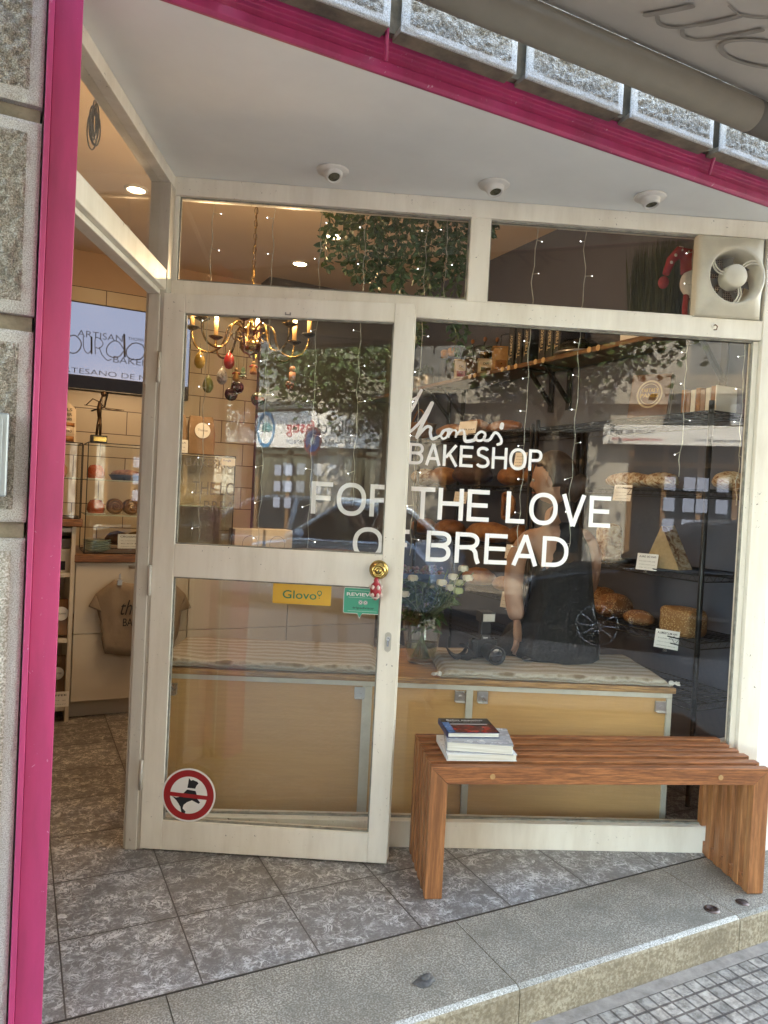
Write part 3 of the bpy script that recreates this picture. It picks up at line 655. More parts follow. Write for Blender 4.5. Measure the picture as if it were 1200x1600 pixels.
for i in range(len(rings)-1):
    for k in range(nn): c_.f.append((i*nn+k,i*nn+(k+1)%nn,(i+1)*nn+(k+1)%nn,(i+1)*nn+k)); c_.sm.append(i>=1); c_.mi.append(0)
c_.build('housing',FANP,fo)
c_=MB(); c_.lathe([(0,.056),(.038,.056),(.045,.050),(.047,.03),(.047,0)],(0,0,0),32,'y'); c_.build('hub_cap',FANP,fo)
for a0 in (42,162,282):
    c_=MB()
    for da in (-5,5):
        pts=[]
        for k in range(7):
            t=k/6; a=R(a0+da*(1-.3*t)-22*t*t+10); r_=.044+(.062)*t; pts.append((math.cos(a)*r_,-.044+.0*t,math.sin(a)*r_))
        c_.tube(pts,.0032,6)
    c_.build('grille_arm',FANP,fo)
c_=MB()
for k in range(7):
    a=2*PI*k/7
    c_.quad(*[(math.cos(a+d)*r_,y,math.sin(a+d)*r_) for d,r_,y in ((0,.02,.01),(.5,.09,.0),(.95,.09,.025),(.75,.02,.02))])
c_.build('blades',pm('grey_plastic',(.16,.15,.14),.5),fo)
c_=MB()
for k in range(-11,12):
    z=k*.0085; l=math.sqrt(max(.0001,.094**2-z*z)); c_.tube([(-l,.052,z),(l,.052,z)],.0011,4); c_.tube([(z,.053,-l),(z,.053,l)],.0011,4)
c_.build('mesh_guard',STEEL,fo)
# hook and taped patch under the fan
o=thing('wall_hook','small rusty hook screwed into the transom rail below the fan','hook',MS@V((lS(1112,510).x,-.017,2.072)),SA)
c_=MB(); c_.tube([(0,0,.01),(0,-.012,.010),(.006,-.016,.002),(.004,-.014,-.010),(-.006,-.012,-.010)],.0022,6); c_.build('hook_wire',pm('rust',(.16,.08,.04),.6,.4),o)
c_=MB(); c_.lathe([(0,.002),(.011,.002),(.012,0)],(0,0,.01),14,'y'); c_.build('hook_plate',CREAM,o)
# ---------------------------------------------------------------- awning
CAN=pm('awning_canvas',(.56,.505,.44),.85,var=.05,sc=6,bst=.25,bsc=300,bd=.0006)
ac=aY(1000,107,1.60); AZ=ac.z
aw=thing('awning','grey brown canvas awning with its roller tube, above the lintel stones','awning',(1.9,1.8,AZ))
c_=MB(); xe=aY(1172,188,1.6).x
c_.cyl((-1.0-1.9,-.2,0),(xe-1.9,-.2,0),.050,n=28); c_.build('roller_tube',pm('tube_canvas_shaded',(.19,.17,.14),.8,var=.06,sc=8,bst=.25,bsc=300,bd=.0006),aw)  # same canvas as the canopy; its shade is put into a darker colour
c_=MB(); c_.cyl((xe+.002-1.9,-.2,0),(3.6-1.9,-.2,0),.0497,n=28); c_.build('end_sleeve',MT['tube_canvas_shaded'],aw)
for x_ in (-2.7,1.6): c_=MB(); c_.box(x_,x_+.04,-.15,-.036,-.02,.03); c_.build('wall_bracket',BLKMET,aw)
# cloth leaves the top of the tube and slopes gently down to the street
sl=-.16; L_=1.35
def fab(y): return AZ+.049+sl*(1.58-y)
c_=MB(); c_.keep=True
nx,ny=60,20; vs=[];fs=[]
for j in range(ny+1):
    for i in range(nx+1):
        x=-1.0+4.55*i/nx; y=1.58-L_*j/ny; z=fab(y)+.004*noise.noise(V((x*2.2,y*1.4,3)))-.02*math.sin(PI*j/ny); vs.append((x-1.9,y-1.8,z-AZ))
for j in range(ny):
    for i in range(nx): a=j*(nx+1)+i; fs.append((a,a+1,a+nx+2,a+nx+1))
c_.add(vs,fs,True); c_.build('canopy',CAN,aw)
def aF(x,y):
    v=ray(x,y); p=CAM+v*((1.8-CAM.z)/v.z)
    t=(AZ+.049+sl*1.58-CAM.z)/(v.z+sl*v.y); return CAM+v*t
c_=MB()
def fstroke(px,wd):
    pts=[aF(840+a/3.333,b/3.333) for a,b in px]; st_=[(p.x,p.y) for p in pts]
    m_=MB(); stroke(m_,st_,wd,0,0)
    c_.add([(v[0]-1.9,v[2]-1.8,fab(v[2])-.006-.02*math.sin(PI*min(1,max(0,(1.58-v[2])/L_)))-AZ) for v in m_.v],m_.f)
fstroke([(570,55),(680,30),(800,0)],.022); fstroke([(625,60),(640,105),(720,122),(850,100),(1050,48)],.012); fstroke([(850,102),(950,78),(1050,48)],.02)
fstroke([(755,130),(765,170),(850,188),(1000,160),(1165,122)],.012); fstroke([(950,172),(1060,148),(1165,122)],.02)
fstroke([(1250,330),(1150,325),(1010,285),(955,235),(980,195),(1100,178),(1250,190)],.016); fstroke([(1000,-10),(1060,40),(1150,55),(1250,50)],.008)
c_.build('lettering',pm('canvas_print',(.36,.32,.275),.85),aw)  # print on the upper side; its shadow through the cloth is drawn here
c_=MB(); c_.box(-2.9,1.65,-1.61,-1.57,-.19,-.15); c_.build('front_bar',pm('bar_paint',(.4,.38,.34),.5),aw,bevel=.008)
# bits on the step
o=thing('metal_cap','round brown metal floor cap set in the step beside the bench','floor cap',aZ(1112,1421,0))
c_=MB(); c_.lathe([(0,.0035),(.014,.003),(.016,.0055),(.020,.0055),(.024,.004),(.0265,.0)],n=28); c_.build('cap',pm('bronze',(.14,.10,.085),.4,.8,var=.2),o); c_=MB(); c_.box(-.006,.006,-.0015,.0015,.0036,.0046); c_.build('slot',BLACK,o)
o=thing('slotted_drain_cap','small slotted metal cap in the step next to the bench leg','floor cap',aZ(1160,1410,0))
c_=MB(); c_.lathe([(0,.003),(.020,.003),(.022,0)],n=24); c_.build('cap',MT['bronze'],o); c_=MB()
for k in range(-2,3): c_.box(-.014,.014,k*.006-.001,k*.006+.001,.0031,.0036)
c_.build('slots',BLACK,o)
o=thing('bolt_stub','broken grey mortar stub left on the step slab','stub',aZ(664,1533,0),.4)
c_=MB(); 
def lump(p):
    f=1+.35*noise.noise(p*2.2+V((3,1,7))); return V((p.x*f,p.y*f,max(p.z,-.2)*f))
c_.ell((0,0,0),.034,.024,.009,18,10,fn=lump); c_.ell((.004,0,.006),.016,.012,.012,12,8,fn=lump); c_.build('mortar_lump',pm('grey_lump',(.09,.08,.072),.7,var=.3,sc=60,bst=.6,bsc=120),o)
# ================================================================ INSIDE THE SHOP
def aD3(x,y,d): v=ray(x,y); return CAM+v/FPX*d
def M3(name,col,**k): return MT.get(name) or pm(name,col,**k)
# ---- bench box behind the glass
B0=aZ(262,1055,.578); B1=aZ(1050,1087,.578); BA=math.atan2(B1.y-B0.y,B1.x-B0.x); BLn=(B1-B0).length
box=thing('window_seat','long light wood window seat box with white metal edging behind the glass','window seat',(B0.x,B0.y,0),BA)
BOXW=wood('pale_board',(.57,.335,.14),(.53,.305,.122),(.60,.36,.155),'x',3,.42,.06,120,.8,fs=.12); TOPW=wood('seat_top_wood',(.46,.25,.09),(.32,.16,.055),(.54,.31,.12),'x',12,.35,.2,160,2)
WMET=pm('white_edging',(.60,.58,.50),.4,.2,var=.08)
c_=MB(); c_.box(-.06,BLn,.008,.56,.002,.566); c_.build('box_panel',BOXW,box)
c_=MB(); c_.box(-.06,BLn+.012,-.012,.57,.588,.612); c_.build('seat_board',TOPW,box,bevel=.003)
c_=MB(); c_.box(-.06,BLn,-.004,.007,.567,.5875); c_.build('top_strip',WMET,box,bevel=.001)
def lB(x,y,z=None):
    v=ray(x,y); o=V((B0.x,B0.y,0)); n=V((-math.sin(BA),math.cos(BA),0)); p=CAM+v*(n.dot(o-CAM)/n.dot(v)); return loc(box,p)
for px,w_ in ((733,.028),(573,.040),(1046,.022)):
    u=lB(px,1100).x; u=min(u,BLn-w_/2); c_=MB(); c_.box(u-w_/2,u+w_/2,-.004,.0072,.003,.566); c_.build('upright_strip',WMET,box,bevel=.001)
for px,py in ((268,1077),(562,1083),(719,1089),(754,1090),(1032,1105)):
    q=lB(px,py); c_=MB(); c_.box(q.x-.022,q.x+.022,-.006,.0075,q.z-.02,q.z+.025); c_.box(q.x-.020,q.x+.020,-.022,-.0061,q.z-.02,q.z-.0165); c_.cyl((q.x,-.0062,q.z+.002),(q.x,-.011,q.z+.002),.008,n=14); c_.build('bracket',STEEL,box,bevel=.001)
# ---- woven mats
def matmat():
    mt,n,b=nodes('woven_wool'); tc=N(n,'TexCoord'); v=tc.outputs['Object']; sx=N(n,'SeparateXYZ'); n.links.new(v,sx.inputs[0])
    wob=mth(n,'MULTIPLY',noi(n,coords(n,(1,.3,.3)),9,3),.05)
    y=mth(n,'ADD',mth(n,'SUBTRACT',sx.outputs[1],sx.outputs[2]),wob)
    s=mth(n,'SINE',mth(n,'MULTIPLY',y,330.)); s2=mth(n,'SINE',mth(n,'MULTIPLY',y,95.))
    c=ramp(n,mth(n,'ADD',mth(n,'MULTIPLY',s,.25),mth(n,'MULTIPLY_ADD',s2,.25,.5)),[(.15,(.20,.145,.085)),(.5,(.36,.31,.235)),(.8,(.50,.46,.385))])
    f=noi(n,v,350,3,.7); c=mixc(n,ramp(n,f,[(.4,(.4,.4,.4)),(.6,(0,0,0))]),c,(.16,.12,.08)); n.links.new(c,b.inputs['Base Color']); b.inputs['Roughness'].default_value=.95; b.inputs['Sheen Weight'].default_value=.2
    bump(n,b,mth(n,'ADD',s,f),.6,.004); return mt
WOOL=matmat(); TASSEL=pm('white_tassel',(.62,.6,.56),.9,var=.1)
def mat_thing(u0,u1,d0,d1,label,th=.034,tl=(),skew=0):
    o=thing('woven_mat',label,'mat',mat_of(box)@V((u0,d0,.613)),BA,'woven mats on the window seat')
    W,D=u1-u0,d1-d0; nx,ny=60,16; top=[];
    # closed loop profile across depth, rounded at the front
    prof=[(D,.0)]+[(.02,.0)]+[(.015-.015*math.sin(a*PI/6),th/2-th/2*math.cos(a*PI/6)) for a in range(0,7)]+[(D*k/8,th) for k in range(1,9)]
    vs=[];n_=len(prof);fs=[]
    for i in range(nx+1):
        for (y,z) in prof:
            x=W*i/nx; nz=.005*noise.noise(V((x*7,y*9,u0)))+.002*noise.noise(V((x*30,y*30,2)))
            k=min(1,min(i,nx-i)/2.0+.35)
            vs.append((x+skew*y+.006*noise.noise(V((y*20,z*9,1))),y+.008*noise.noise(V((x*4,z*20,5)))*(1 if y<D*.5 else 0),(z+nz*(z>0.01))*k))
    for i in range(nx):
        for j in range(n_-1): fs.append((i*n_+j,i*n_+j+1,(i+1)*n_+j+1,(i+1)*n_+j))
    c_=MB(); c_.add(vs,fs,True); c_.add([vs[j] for j in range(n_)],[tuple(range(n_))]); c_.add([vs[nx*n_+j] for j in range(n_)],[tuple(range(n_))]); c_.build('rug',WOOL,o)
    for (tx,ty) in tl:
        c_=MB(); 
        for k in range(16):
            a=rnd.uniform(0,2*PI); s_=1 if tx>W/2 else -1
            c_.tube([(tx,ty,th*.5),(tx+s_*(.012+rnd.random()*.012),ty-.008+rnd.uniform(-.006,.006),th*.55),(tx+s_*(.028+rnd.random()*.015),ty-.012+rnd.uniform(-.014,.014),.012+rnd.random()*.012-(.02 if tx>W/2 else 0)*0)],.0028,5)
        c_.ell((tx+ (.008 if tx>W/2 else -.008),ty-.004,th*.5),.012,.012,.011,10,8); c_.build('tassel',TASSEL,o)
    return o
um0=lB(689,1050).x; um1=lB(1046,1072).x
mat_thing(um0,um1,-.005,.46,'beige striped wool mat under the seated woman, with white tassels at its front corners',tl=((0,.01),(um1-um0,.01)))
mat_thing(-.05,lB(592,1048).x,-.005,.46,'beige striped wool mat at the left end of the window seat, seen through the door')
# ---- wire shelving along the grey wall
PX0,PX1=2.80,3.17
def shelf_unit(y0,y1,zs,label,ztop=1.86):
    o=thing('wire_shelf_unit',label,'shelving',(PX0,y0,0),0,'black wire shelving along the grey wall'); D=PX1-PX0; Ln=y1-y0
    for x in (0,D):
        for y in (0,Ln):
            c_=MB(); c_.cyl((x,y,0),(x,y,ztop),.0125,n=12)
            for k in range(int(ztop/.05)): c_.cyl((x,y,k*.05),(x,y,k*.05+.004),.0138,n=12)
            c_.build('post',BLKMET,o)
    for z in zs:
        c_=MB()
        for x in (0,D):
            c_.tube([(x,0,z),(x,Ln,z)],.0032,6); c_.tube([(x,0,z-.03),(x,Ln,z-.03)],.0028,6)
            zz=[(x,Ln*k/int(Ln/.025),z-(.03 if k%2 else 0)) for k in range(int(Ln/.025)+1)]; c_.tube(zz,.0016,4)
        for y in (0,Ln):
            c_.tube([(0,y,z),(D,y,z)],.0032,6); c_.tube([(0,y,z-.03),(D,y,z-.03)],.0028,6)
            zz=[(D*k/14,y,z-(.03 if k%2 else 0)) for k in range(15)]; c_.tube(zz,.0016,4)
        k=0
        while k*.028<Ln: c_.tube([(0,k*.028,z+.002),(D,k*.028,z+.002)],.0017,4); k+=1
        for x in (D*.25,D*.5,D*.75): c_.tube([(x,0,z-.002),(x,Ln,z-.002)],.0026,5)
        c_.build('wire_shelf',BLKMET,o)
        c_=MB()
        for x in (0,D):
            for y in (0,Ln): c_.cyl((x,y,z-.034),(x,y,z+.006),.0165,n=12)
        
    return o
ZS=[1.815,1.455,1.062,.752,.47,.15]
shelf_unit(2.31,3.55,ZS,'tall black wire shelf unit nearest the window, loaves on its middle shelves')
shelf_unit(3.60,5.0,ZS,'black wire shelf unit deeper in the shop, behind the seated woman',1.84)
# ---- breads
CR=pm('dark_crust',(.30,.12,.03),.55,var=.25,sc=18,bst=.7,bsc=40,bd=.006,col2=(.13,.045,.012))
CR2=pm('golden_crust',(.40,.19,.055),.5,var=.2,sc=22,bst=.5,bsc=50,bd=.004,col2=(.22,.085,.022))
def flourm():
    mt,n,b=nodes('floured_crust'); v=coords(n); a=noi(n,coords(n,(1,.5,1)),26,5,.65,1.2); c=ramp(n,a,[(.42,(.20,.085,.03)),(.50,(.42,.30,.18)),(.62,(.60,.52,.40))]); n.links.new(c,b.inputs['Base Color']); b.inputs['Roughness'].default_value=.85; bump(n,b,a,.9,.006); return mt
FLOUR=flourm()
def seedm(name,c0,c1):
    mt,n,b=nodes(name); v=coords(n); vo=N(n,'TexVoronoi'); vo.inputs['Scale'].default_value=120; n.links.new(v,vo.inputs['Vector'])
    k=ramp(n,vo.outputs['Distance'],[(.3,(1,1,1)),(.45,(0,0,0))]); k=mth(n,'MULTIPLY',k,ramp(n,noi(n,v,14,4),[(.42,(0,0,0)),(.52,(1,1,1))])); c=mixc(n,k,c0,c1); n.links.new(c,b.inputs['Base Color']); b.inputs['Roughness'].default_value=.6; bump(n,b,k,.8,.004); return mt
SEED=seedm('seeded_crust',(.20,.08,.025),(.58,.42,.22)); SESAME=seedm('sesame_crust',(.26,.13,.045),(.52,.36,.18))
CRUMB=pm('bread_crumb',(.42,.29,.15),.9,var=.12,sc=60,bst=.8,bsc=90,bd=.004)
def loaf(label,c,l,w,h,mt,ang=0,slash=3,box_=0,seed=0,name='loaf',cat='loaf'):
    o=thing(name,label,cat,c,ang,'breads on the wire shelves')
    def fn(p):
        q=V(p)
        if box_: q=V([math.copysign(abs(t)**(1-box_),t) for t in q]); 
        f=1+.07*noise.noise(q*1.6+V((seed,seed*2,0)))+.03*noise.noise(q*5+V((seed,0,1)))
        if slash and q.z>0.2: f-=.10*max(0,math.cos((q.x*slash+q.y*.8)*PI))**6*(1-abs(q.y))
        if not box_ and q.z<0: q.z*=.75
        return q*f
    c_=MB(); c_.ell((0,0,h/2*.8),l/2,w/2,h/2,36,20,fn=fn); c_.build('crust',mt,o) if False else None
    ob=c_.build('crust',mt,o); return o
def card(label,c,ang,w,h,lines,mir=False,tilt=-12,name='price_card'):
    o=thing(name,label,'price card',c,0,'small white bread price cards',rot=(R(tilt),0,ang))
    c_=MB(); c_.box(0,w,0,.0012,0,h); c_.build('card_sheet',WH,o)
    n=len(lines)
    for i,t in enumerate(lines):
        if t.startswith('~'):
            text('lettering',t[1:],GREYT,o,(w*.12,-.0006,h*(.82-.78*(i+.6)/n)),w=w*.76,h=h*.055,mirror=mir)
        else: text('lettering',t,BLACK,o,(w*.1,-.0006,h*(.90-.80*(i+.7)/n)),w=w*.8,h=h*.12,mirror=mir,bold=.01)
    c_=MB()
    for sx_ in (-1,1): c_.tube([(w/2,-.002,.004),(w/2+sx_*.006,-.004,-.006),(w/2+sx_*.009,-.003,-.013),(w/2+sx_*.003,-.002,-.014),(w/2,-.002,-.004)],.0009,5)
    c_.build('clip',STEEL,o); return o
GREYT=pm('grey_print',(.2,.2,.2),.6)
def onsh(x,y,dx=.12): return aX(x,y,PX0+dx)
def put(label,px,py,zi,l,w,h,mt,ang=PI/2,dx=.14,**k):
    p=aX(px,py,PX0+dx); return loaf(label,V((p.x,p.y,ZS[zi]+.004)),l,w,h,mt,ang,**k)
put('crusty brown loaf on the top shelf beside the wicker basket',706,660,0,.36,.17,.12,CR2,seed=1)
put('crusty brown loaf on the top shelf, directly behind the small tan card',742,658,0,.30,.18,.13,CR2,seed=2,slash=2,dx=.12)
put('long crusty loaf at the right end of the loaves on the top shelf',788,660,0,.36,.14,.10,CR,seed=3)
put('pale floured round loaf at the left of the second shelf',664,748,1,.26,.22,.15,FLOUR,seed=4,slash=2)
put('floured round loaf on the second shelf, second from the left',694,748,1,.26,.22,.16,CR2,seed=5)
put('large dark rye loaf on the second shelf above the word LOVE',738,755,1,.36,.26,.19,pm('rye_crust',(.10,.05,.03),.6,var=.3,sc=9,bst=.6,bsc=30,bd=.01),seed=6,slash=0)
put('domed brown loaf on the second shelf behind the head of the woman',850,735,1,.30,.24,.17,CR2,seed=7)
put('long floured loaf with deep scoring, left of the two by the card',985,763,1,.34,.14,.095,FLOUR,seed=8,slash=4,dx=.12)
put('long floured loaf with deep scoring in the middle of the second shelf',1032,768,1,.20,.14,.095,FLOUR,seed=9,slash=4,dx=.12)
put('floured loaf at the window end of the second shelf, right of the post',1140,768,1,.17,.16,.10,FLOUR,seed=10,slash=3,ang=.15,dx=.18)
put('tall floured loaf standing behind the arm of the woman',950,860,2,.10,.12,.22,FLOUR,seed=11,slash=0,box_=.55,dx=.1)
# wedge of a big country loaf
p=aX(1036,888,PX0+.1); o=thing('bread_wedge','tall triangular wedge cut from a big country loaf, behind a white card','loaf',(p.x,p.y,ZS[2]+.004),PI/2+.2,'breads on the wire shelves')
c_=MB(); c_.add([(-.12,-.06,0),(.10,-.06,0),(-.01,-.06,.215),(-.12,.06,0),(.06,.08,0),(-.02,.07,.21)],[(0,1,2),(3,5,4),(0,3,4,1)]); c_.build('crumb',CRUMB,o)
c_=MB(); c_.add([(-.121,-.061,0),(-.011,-.061,.217),(-.021,.071,.212),(-.121,.061,0),(.101,-.061,0),(.061,.081,0)],[(0,1,2,3),(1,4,5,2)]); c_.build('crust',FLOUR,o,bevel=.01,seg=3)
put('big glossy seeded loaf lying left on the fourth shelf',958,955,3,.26,.20,.15,SEED,seed=12,ang=.5,slash=2,dx=.1)
put('seeded loaf lying behind the glossy one on the fourth shelf',935,945,3,.24,.20,.15,SEED,seed=13,dx=.25,slash=2)
put('small seeded loaf between the glossy loaf and the sesame block',998,968,3,.17,.13,.09,SEED,seed=14,slash=0,dx=.06)
put('rectangular pan loaf crusted all over with sesame seeds',1066,990,3,.20,.15,.145,SESAME,seed=15,slash=0,box_=.6,dx=.12)
put('long orange crusted loaf low on the fourth shelf left of the woman',760,905,2,.50,.20,.16,CR2,seed=16,slash=4)
put('brown loaf on the fourth shelf right behind the camera flash',745,965,3,.30,.2,.14,CR2,seed=17)
put('stubby crusty loaf on the fourth shelf to the right of the flash',790,975,3,.26,.18,.12,CR2,seed=18)
put('dark loaf on the third shelf above the flower vase',700,880,2,.30,.22,.15,CR,seed=19)
put('dark crusty loaf on the third shelf at the far left',660,872,2,.26,.2,.14,CR,seed=20)
put('plaited brown loaf on the third shelf below the woman\'s ear',815,870,2,.24,.2,.16,CR,seed=21,slash=4)
put('round brown loaf on the second shelf left of the woman\'s face',800,765,1,.22,.2,.15,CR,seed=22,slash=2)
# pretzels on a peg
p=aX(795,778,PX0-.02); o=thing('pretzel','glossy brown pretzel hanging left of the woman\'s face','pretzel',(PX0-.02,p.y,1.40),PI/2)
c_=MB(); pts=[(.075*math.sin(t)*(1+.25*math.cos(2*t)),.0,-.07+.07*math.cos(t*1.0)+.02*math.sin(2*t)) for t in [2*PI*k/40 for k in range(40)]]; c_.tube(pts,.013,8,closed=True); c_.tube([(-.05,-.006,-.12),(0,-.01,-.07),(.045,-.006,-.02)],.010,8); c_.tube([(.05,-.008,-.12),(0,-.014,-.07),(-.045,-.008,-.02)],.010,8); c_.build('pretzel_loop',CR,o)
def cpos(x,y,dx=-.035): return aX(x,y,PX0+dx)
p0=cpos(993,889); card('white card clipped below the bread wedge',p0,-1.2,.105,.082,['PAN DE GALA','~RUSTICO','~con masa madre','~harina sal agua'],True)
p0=cpos(1021,1010); card('white card clipped in front of the sesame loaf',p0,-1.2,.115,.088,['PAN MULTISEMILLA','~KORNBROT','~centeno trigo','~linaza sesamo'],True)
p0=cpos(957,782); card('white card clipped left of the long floured loaves',p0,-1.2,.095,.085,['PAN SEMENTERO','~de masa madre','~trigo espelta','~centeno'],True)
p0=cpos(781,948); card('white card on the shelf beside the arm of the woman',p0,-1.2,.10,.10,['~PAN RUSTICO','~trigo','~sal agua'],True)
p0=cpos(708,786); card('small white card under the dark rye loaf',p0,-1.2,.11,.085,['~CENTENO','~integral','~pan'],True)
p0=cpos(788,872); card('small white card left of the woman\'s shoulder',p0,-1.2,.09,.09,['~HOGAZA','~rustica'],True)
p0=cpos(802,731); card('small tan card seen inside the letter O of BAKESHOP',p0,-1.2,.085,.10,['~ESPELTA','~integral','~pan','~masa'],True)
p0=cpos(715,680); card('tan card in front of the loaves on the top shelf',p0,-1.2,.15,.10,['PAN FINE'],True)
p=aX(655,662,PX0+.1); o=thing('wicker_basket','brown wicker bread basket at the far end of the top shelf','basket',(p.x,p.y,ZS[0]+.004))
WICK=pm('wicker',(.33,.15,.05),.7,var=.3,sc=30,bst=1,bsc=70,bd=.01)
c_=MB(); c_.lathe([(.0,.0),(.10,.0),(.14,.13),(.145,.135),(.135,.135),(.095,.01),(0,.01)],n=28); c_.build('bowl',WICK,o); c_=MB(); c_.tube([(0,-.13+.26*k/12,.13+.12*math.sin(PI*k/12)) for k in range(13)],.007,8); c_.build('handle',WICK,o)
# things on the top wire shelf by the window
p=aX(1010,645,PX0+.12); o=thing('magazine_stack','leaning brown magazine with a round emblem, other issues behind it','magazines',(p.x,p.y,ZS[0]+.004),0,rot=(R(0),0,R(-62)))
MG=pm('magazine_brown',(.20,.10,.06),.4,var=.3,sc=9); PAP=pm('paper_pages',(.62,.58,.5),.8,var=.05)
for k in range(4):
    c_=MB(); y=k*.018; L=.26; c_.add([(x,y+yy+(z/L)*.07,z*.96) for x in (-.10,.10) for yy in (0,.010) for z in (0,L)],[(0,1,3,2),(4,6,7,5),(0,4,5,1),(2,3,7,6),(0,2,6,4),(1,5,7,3)]); c_.build('magazine',MG if k==0 else PAP if k%2 else pm('magazine_back%d'%k,(.3,.25,.22),.5),o)
def onmag(x,z,e=.001): return (x,z/.25*.0675-e,z)
c_=MB()
for r0,r1 in ((.066,.058),(.05,.047)):
    c_.add([onmag(math.cos(2*PI*k/32)*r,.14+math.sin(2*PI*k/32)*r*1.15) for r in (r0,r1) for k in range(32)],[(k,(k+1)%32,32+(k+1)%32,32+k) for k in range(32)])
c_.build('emblem_ring',pm('cream_print',(.6,.5,.32),.5),o)
YEL=pm('yellow_print',(.62,.38,.06),.5)
text('lettering','TARTAS Y',YEL,o,onmag(-.045,.150,.0015),w=.09,h=.022,rot=(R(-15.5),0,0),bold=.02); text('lettering','PANES',YEL,o,onmag(-.045,.122,.0015),w=.09,h=.022,rot=(R(-15.5),0,0),bold=.02)
p=aX(1118,641,PX0+.1); o=thing('book_row','short book row with a white end cover on the top wire shelf','books',(PX0+.05,2.33,ZS[0]+.004))
c_=MB(); c_.box(0,.14,0,.004,0,.12); c_.build('white_cover',WH,o)
for k in range(7):
    c_=MB(); c_.box(.002,.138,.006+k*.028,.032+k*.028,0,.118-.006*(k%3)); c_.build('book',[CR,PAP,MG][k%3],o,bevel=.002)
# ---- timber shelf high on the grey wall
SX0=XW-.27; zsf=aX(1000,525,SX0).z
SHW=wood('shelf_wood',(.20,.095,.035),(.12,.055,.02),(.26,.13,.05),'y',10,.5,.25)
shf=thing('wall_shelf','long brown wooden shelf on black iron brackets, high on the grey wall','wall shelf',(SX0,2.35,zsf))
c_=MB(); c_.box(0,.262,0,1.62,-.028,0); c_.build('shelf_board',SHW,shf,bevel=.002)
c_=MB(); c_.box(0,.262,1.626,4.0,-.028,0); c_.build('shelf_board',SHW,shf,bevel=.002)
for px,py in ((1133,600),(890,642),(862,645),(725,648),(703,652)):
    y=aX(px,py,XW).y-2.35; c_=MB(); x1=.262
    c_.box(x1-.012,x1,y-.02,y+.02,-.30,-.0285); c_.box(.02,x1-.0121,y-.02,y+.02,-.0405,-.0285)
    c_.add([(.05,y-.012,-.041),(.075,y-.012,-.041),(.05,y+.012,-.041),(.075,y+.012,-.041),(x1-.0125,y-.012,-.255),(x1-.0125,y-.012,-.225),(x1-.0125,y+.012,-.255),(x1-.0125,y+.012,-.225)],[(0,1,3,2),(4,6,7,5),(0,4,5,1),(2,3,7,6),(0,2,6,4),(1,5,7,3)])
    c_.build('bracket',BLKMET,shf)
for k,(px,py) in enumerate(((735,585),(743,581),(786,572),(796,569),(807,567),(838,559),(850,557),(922,541),(936,538))):
    p=aX(px,py,SX0); y=p.y-2.35; c_=MB(); c_.cyl((-.007,y,-.014),(-.0005,y,-.014),.017,n=18); c_.build('wooden_disc',M3('pale_wood',(.62,.42,.22),rough=.6),shf)
def onshelf(px,py,dx=.06): p=aX(px,py,SX0+dx); return V((SX0+dx,p.y,zsf+.001))
GR=pm('dry_grass',(.05,.07,.025),.8,var=.3,sc=20); TIN=pm('tin',(.4,.38,.35),.35,.9,var=.15)
def grass_tuft(mb,cx,cy,z0,rx,ry,h,n,wd=.002):
    for k in range(n):
        x=cx+rnd.uniform(-rx,rx); y=cy+rnd.uniform(-ry,ry); a=rnd.uniform(0,PI); hh=h*rnd.uniform(.75,1.0); dx,dy=rnd.uniform(-.1,.1)*hh*.5,rnd.uniform(-.1,.1)*hh*.5
        c,s=math.cos(a)*wd,math.sin(a)*wd; mb.add([(x-c,y-s,z0),(x+c,y+s,z0),(x+dx+c*.7,y+dy+s*.7,z0+hh*.6),(x+dx*2,y+dy*2,z0+hh),(x+dx-c*.7,y+dy-s*.7,z0+hh*.6)],[(0,1,2,3,4)])
for k,(px,py,l) in enumerate(((655,598,'left'),(668,592,'right'))):
    p=onshelf(px,py); o=thing('grass_pot','tin pot of short dark grass, the %s one of the pair on the shelf'%l,'plant pot',p,0,'tin pots of grass on the wall shelf')
    c_=MB(); c_.lathe([(0,0),(.045,0),(.05,.03),(.048,.034),(.051,.07),(.053,.10),(.048,.10),(.046,.09),(0,.09)],n=24); c_.build('tin_pot',TIN,o); c_=MB(); grass_tuft(c_,0,0,.09,.034,.034,.10,170); c_.build('grass',GR,o)
CORK=pm('cork',(.48,.27,.11),.8,var=.15,sc=60)
for k,(px,py,l) in enumerate(((693,590,'beside the tin pots'),(704,587,'beside the coffee grinders'))):
    p=onshelf(px,py); o=thing('cork_bottle','clear glass bottle with a round cork stopper on the shelf, '+l,'bottle',p,0,'cork stoppered bottles on the wall shelf')
    c_=MB(); c_.lathe([(0,.002),(.045,.002),(.047,.01),(.047,.13),(.03,.175),(.022,.19),(.022,.22)],n=24); c_.build('bottle_glass',CGLASS,o); c_=MB(); c_.lathe([(0,.20),(.024,.20),(.03,.225),(.033,.25),(.02,.262),(0,.263)],n=20); c_.build('cork_stopper',CORK,o)
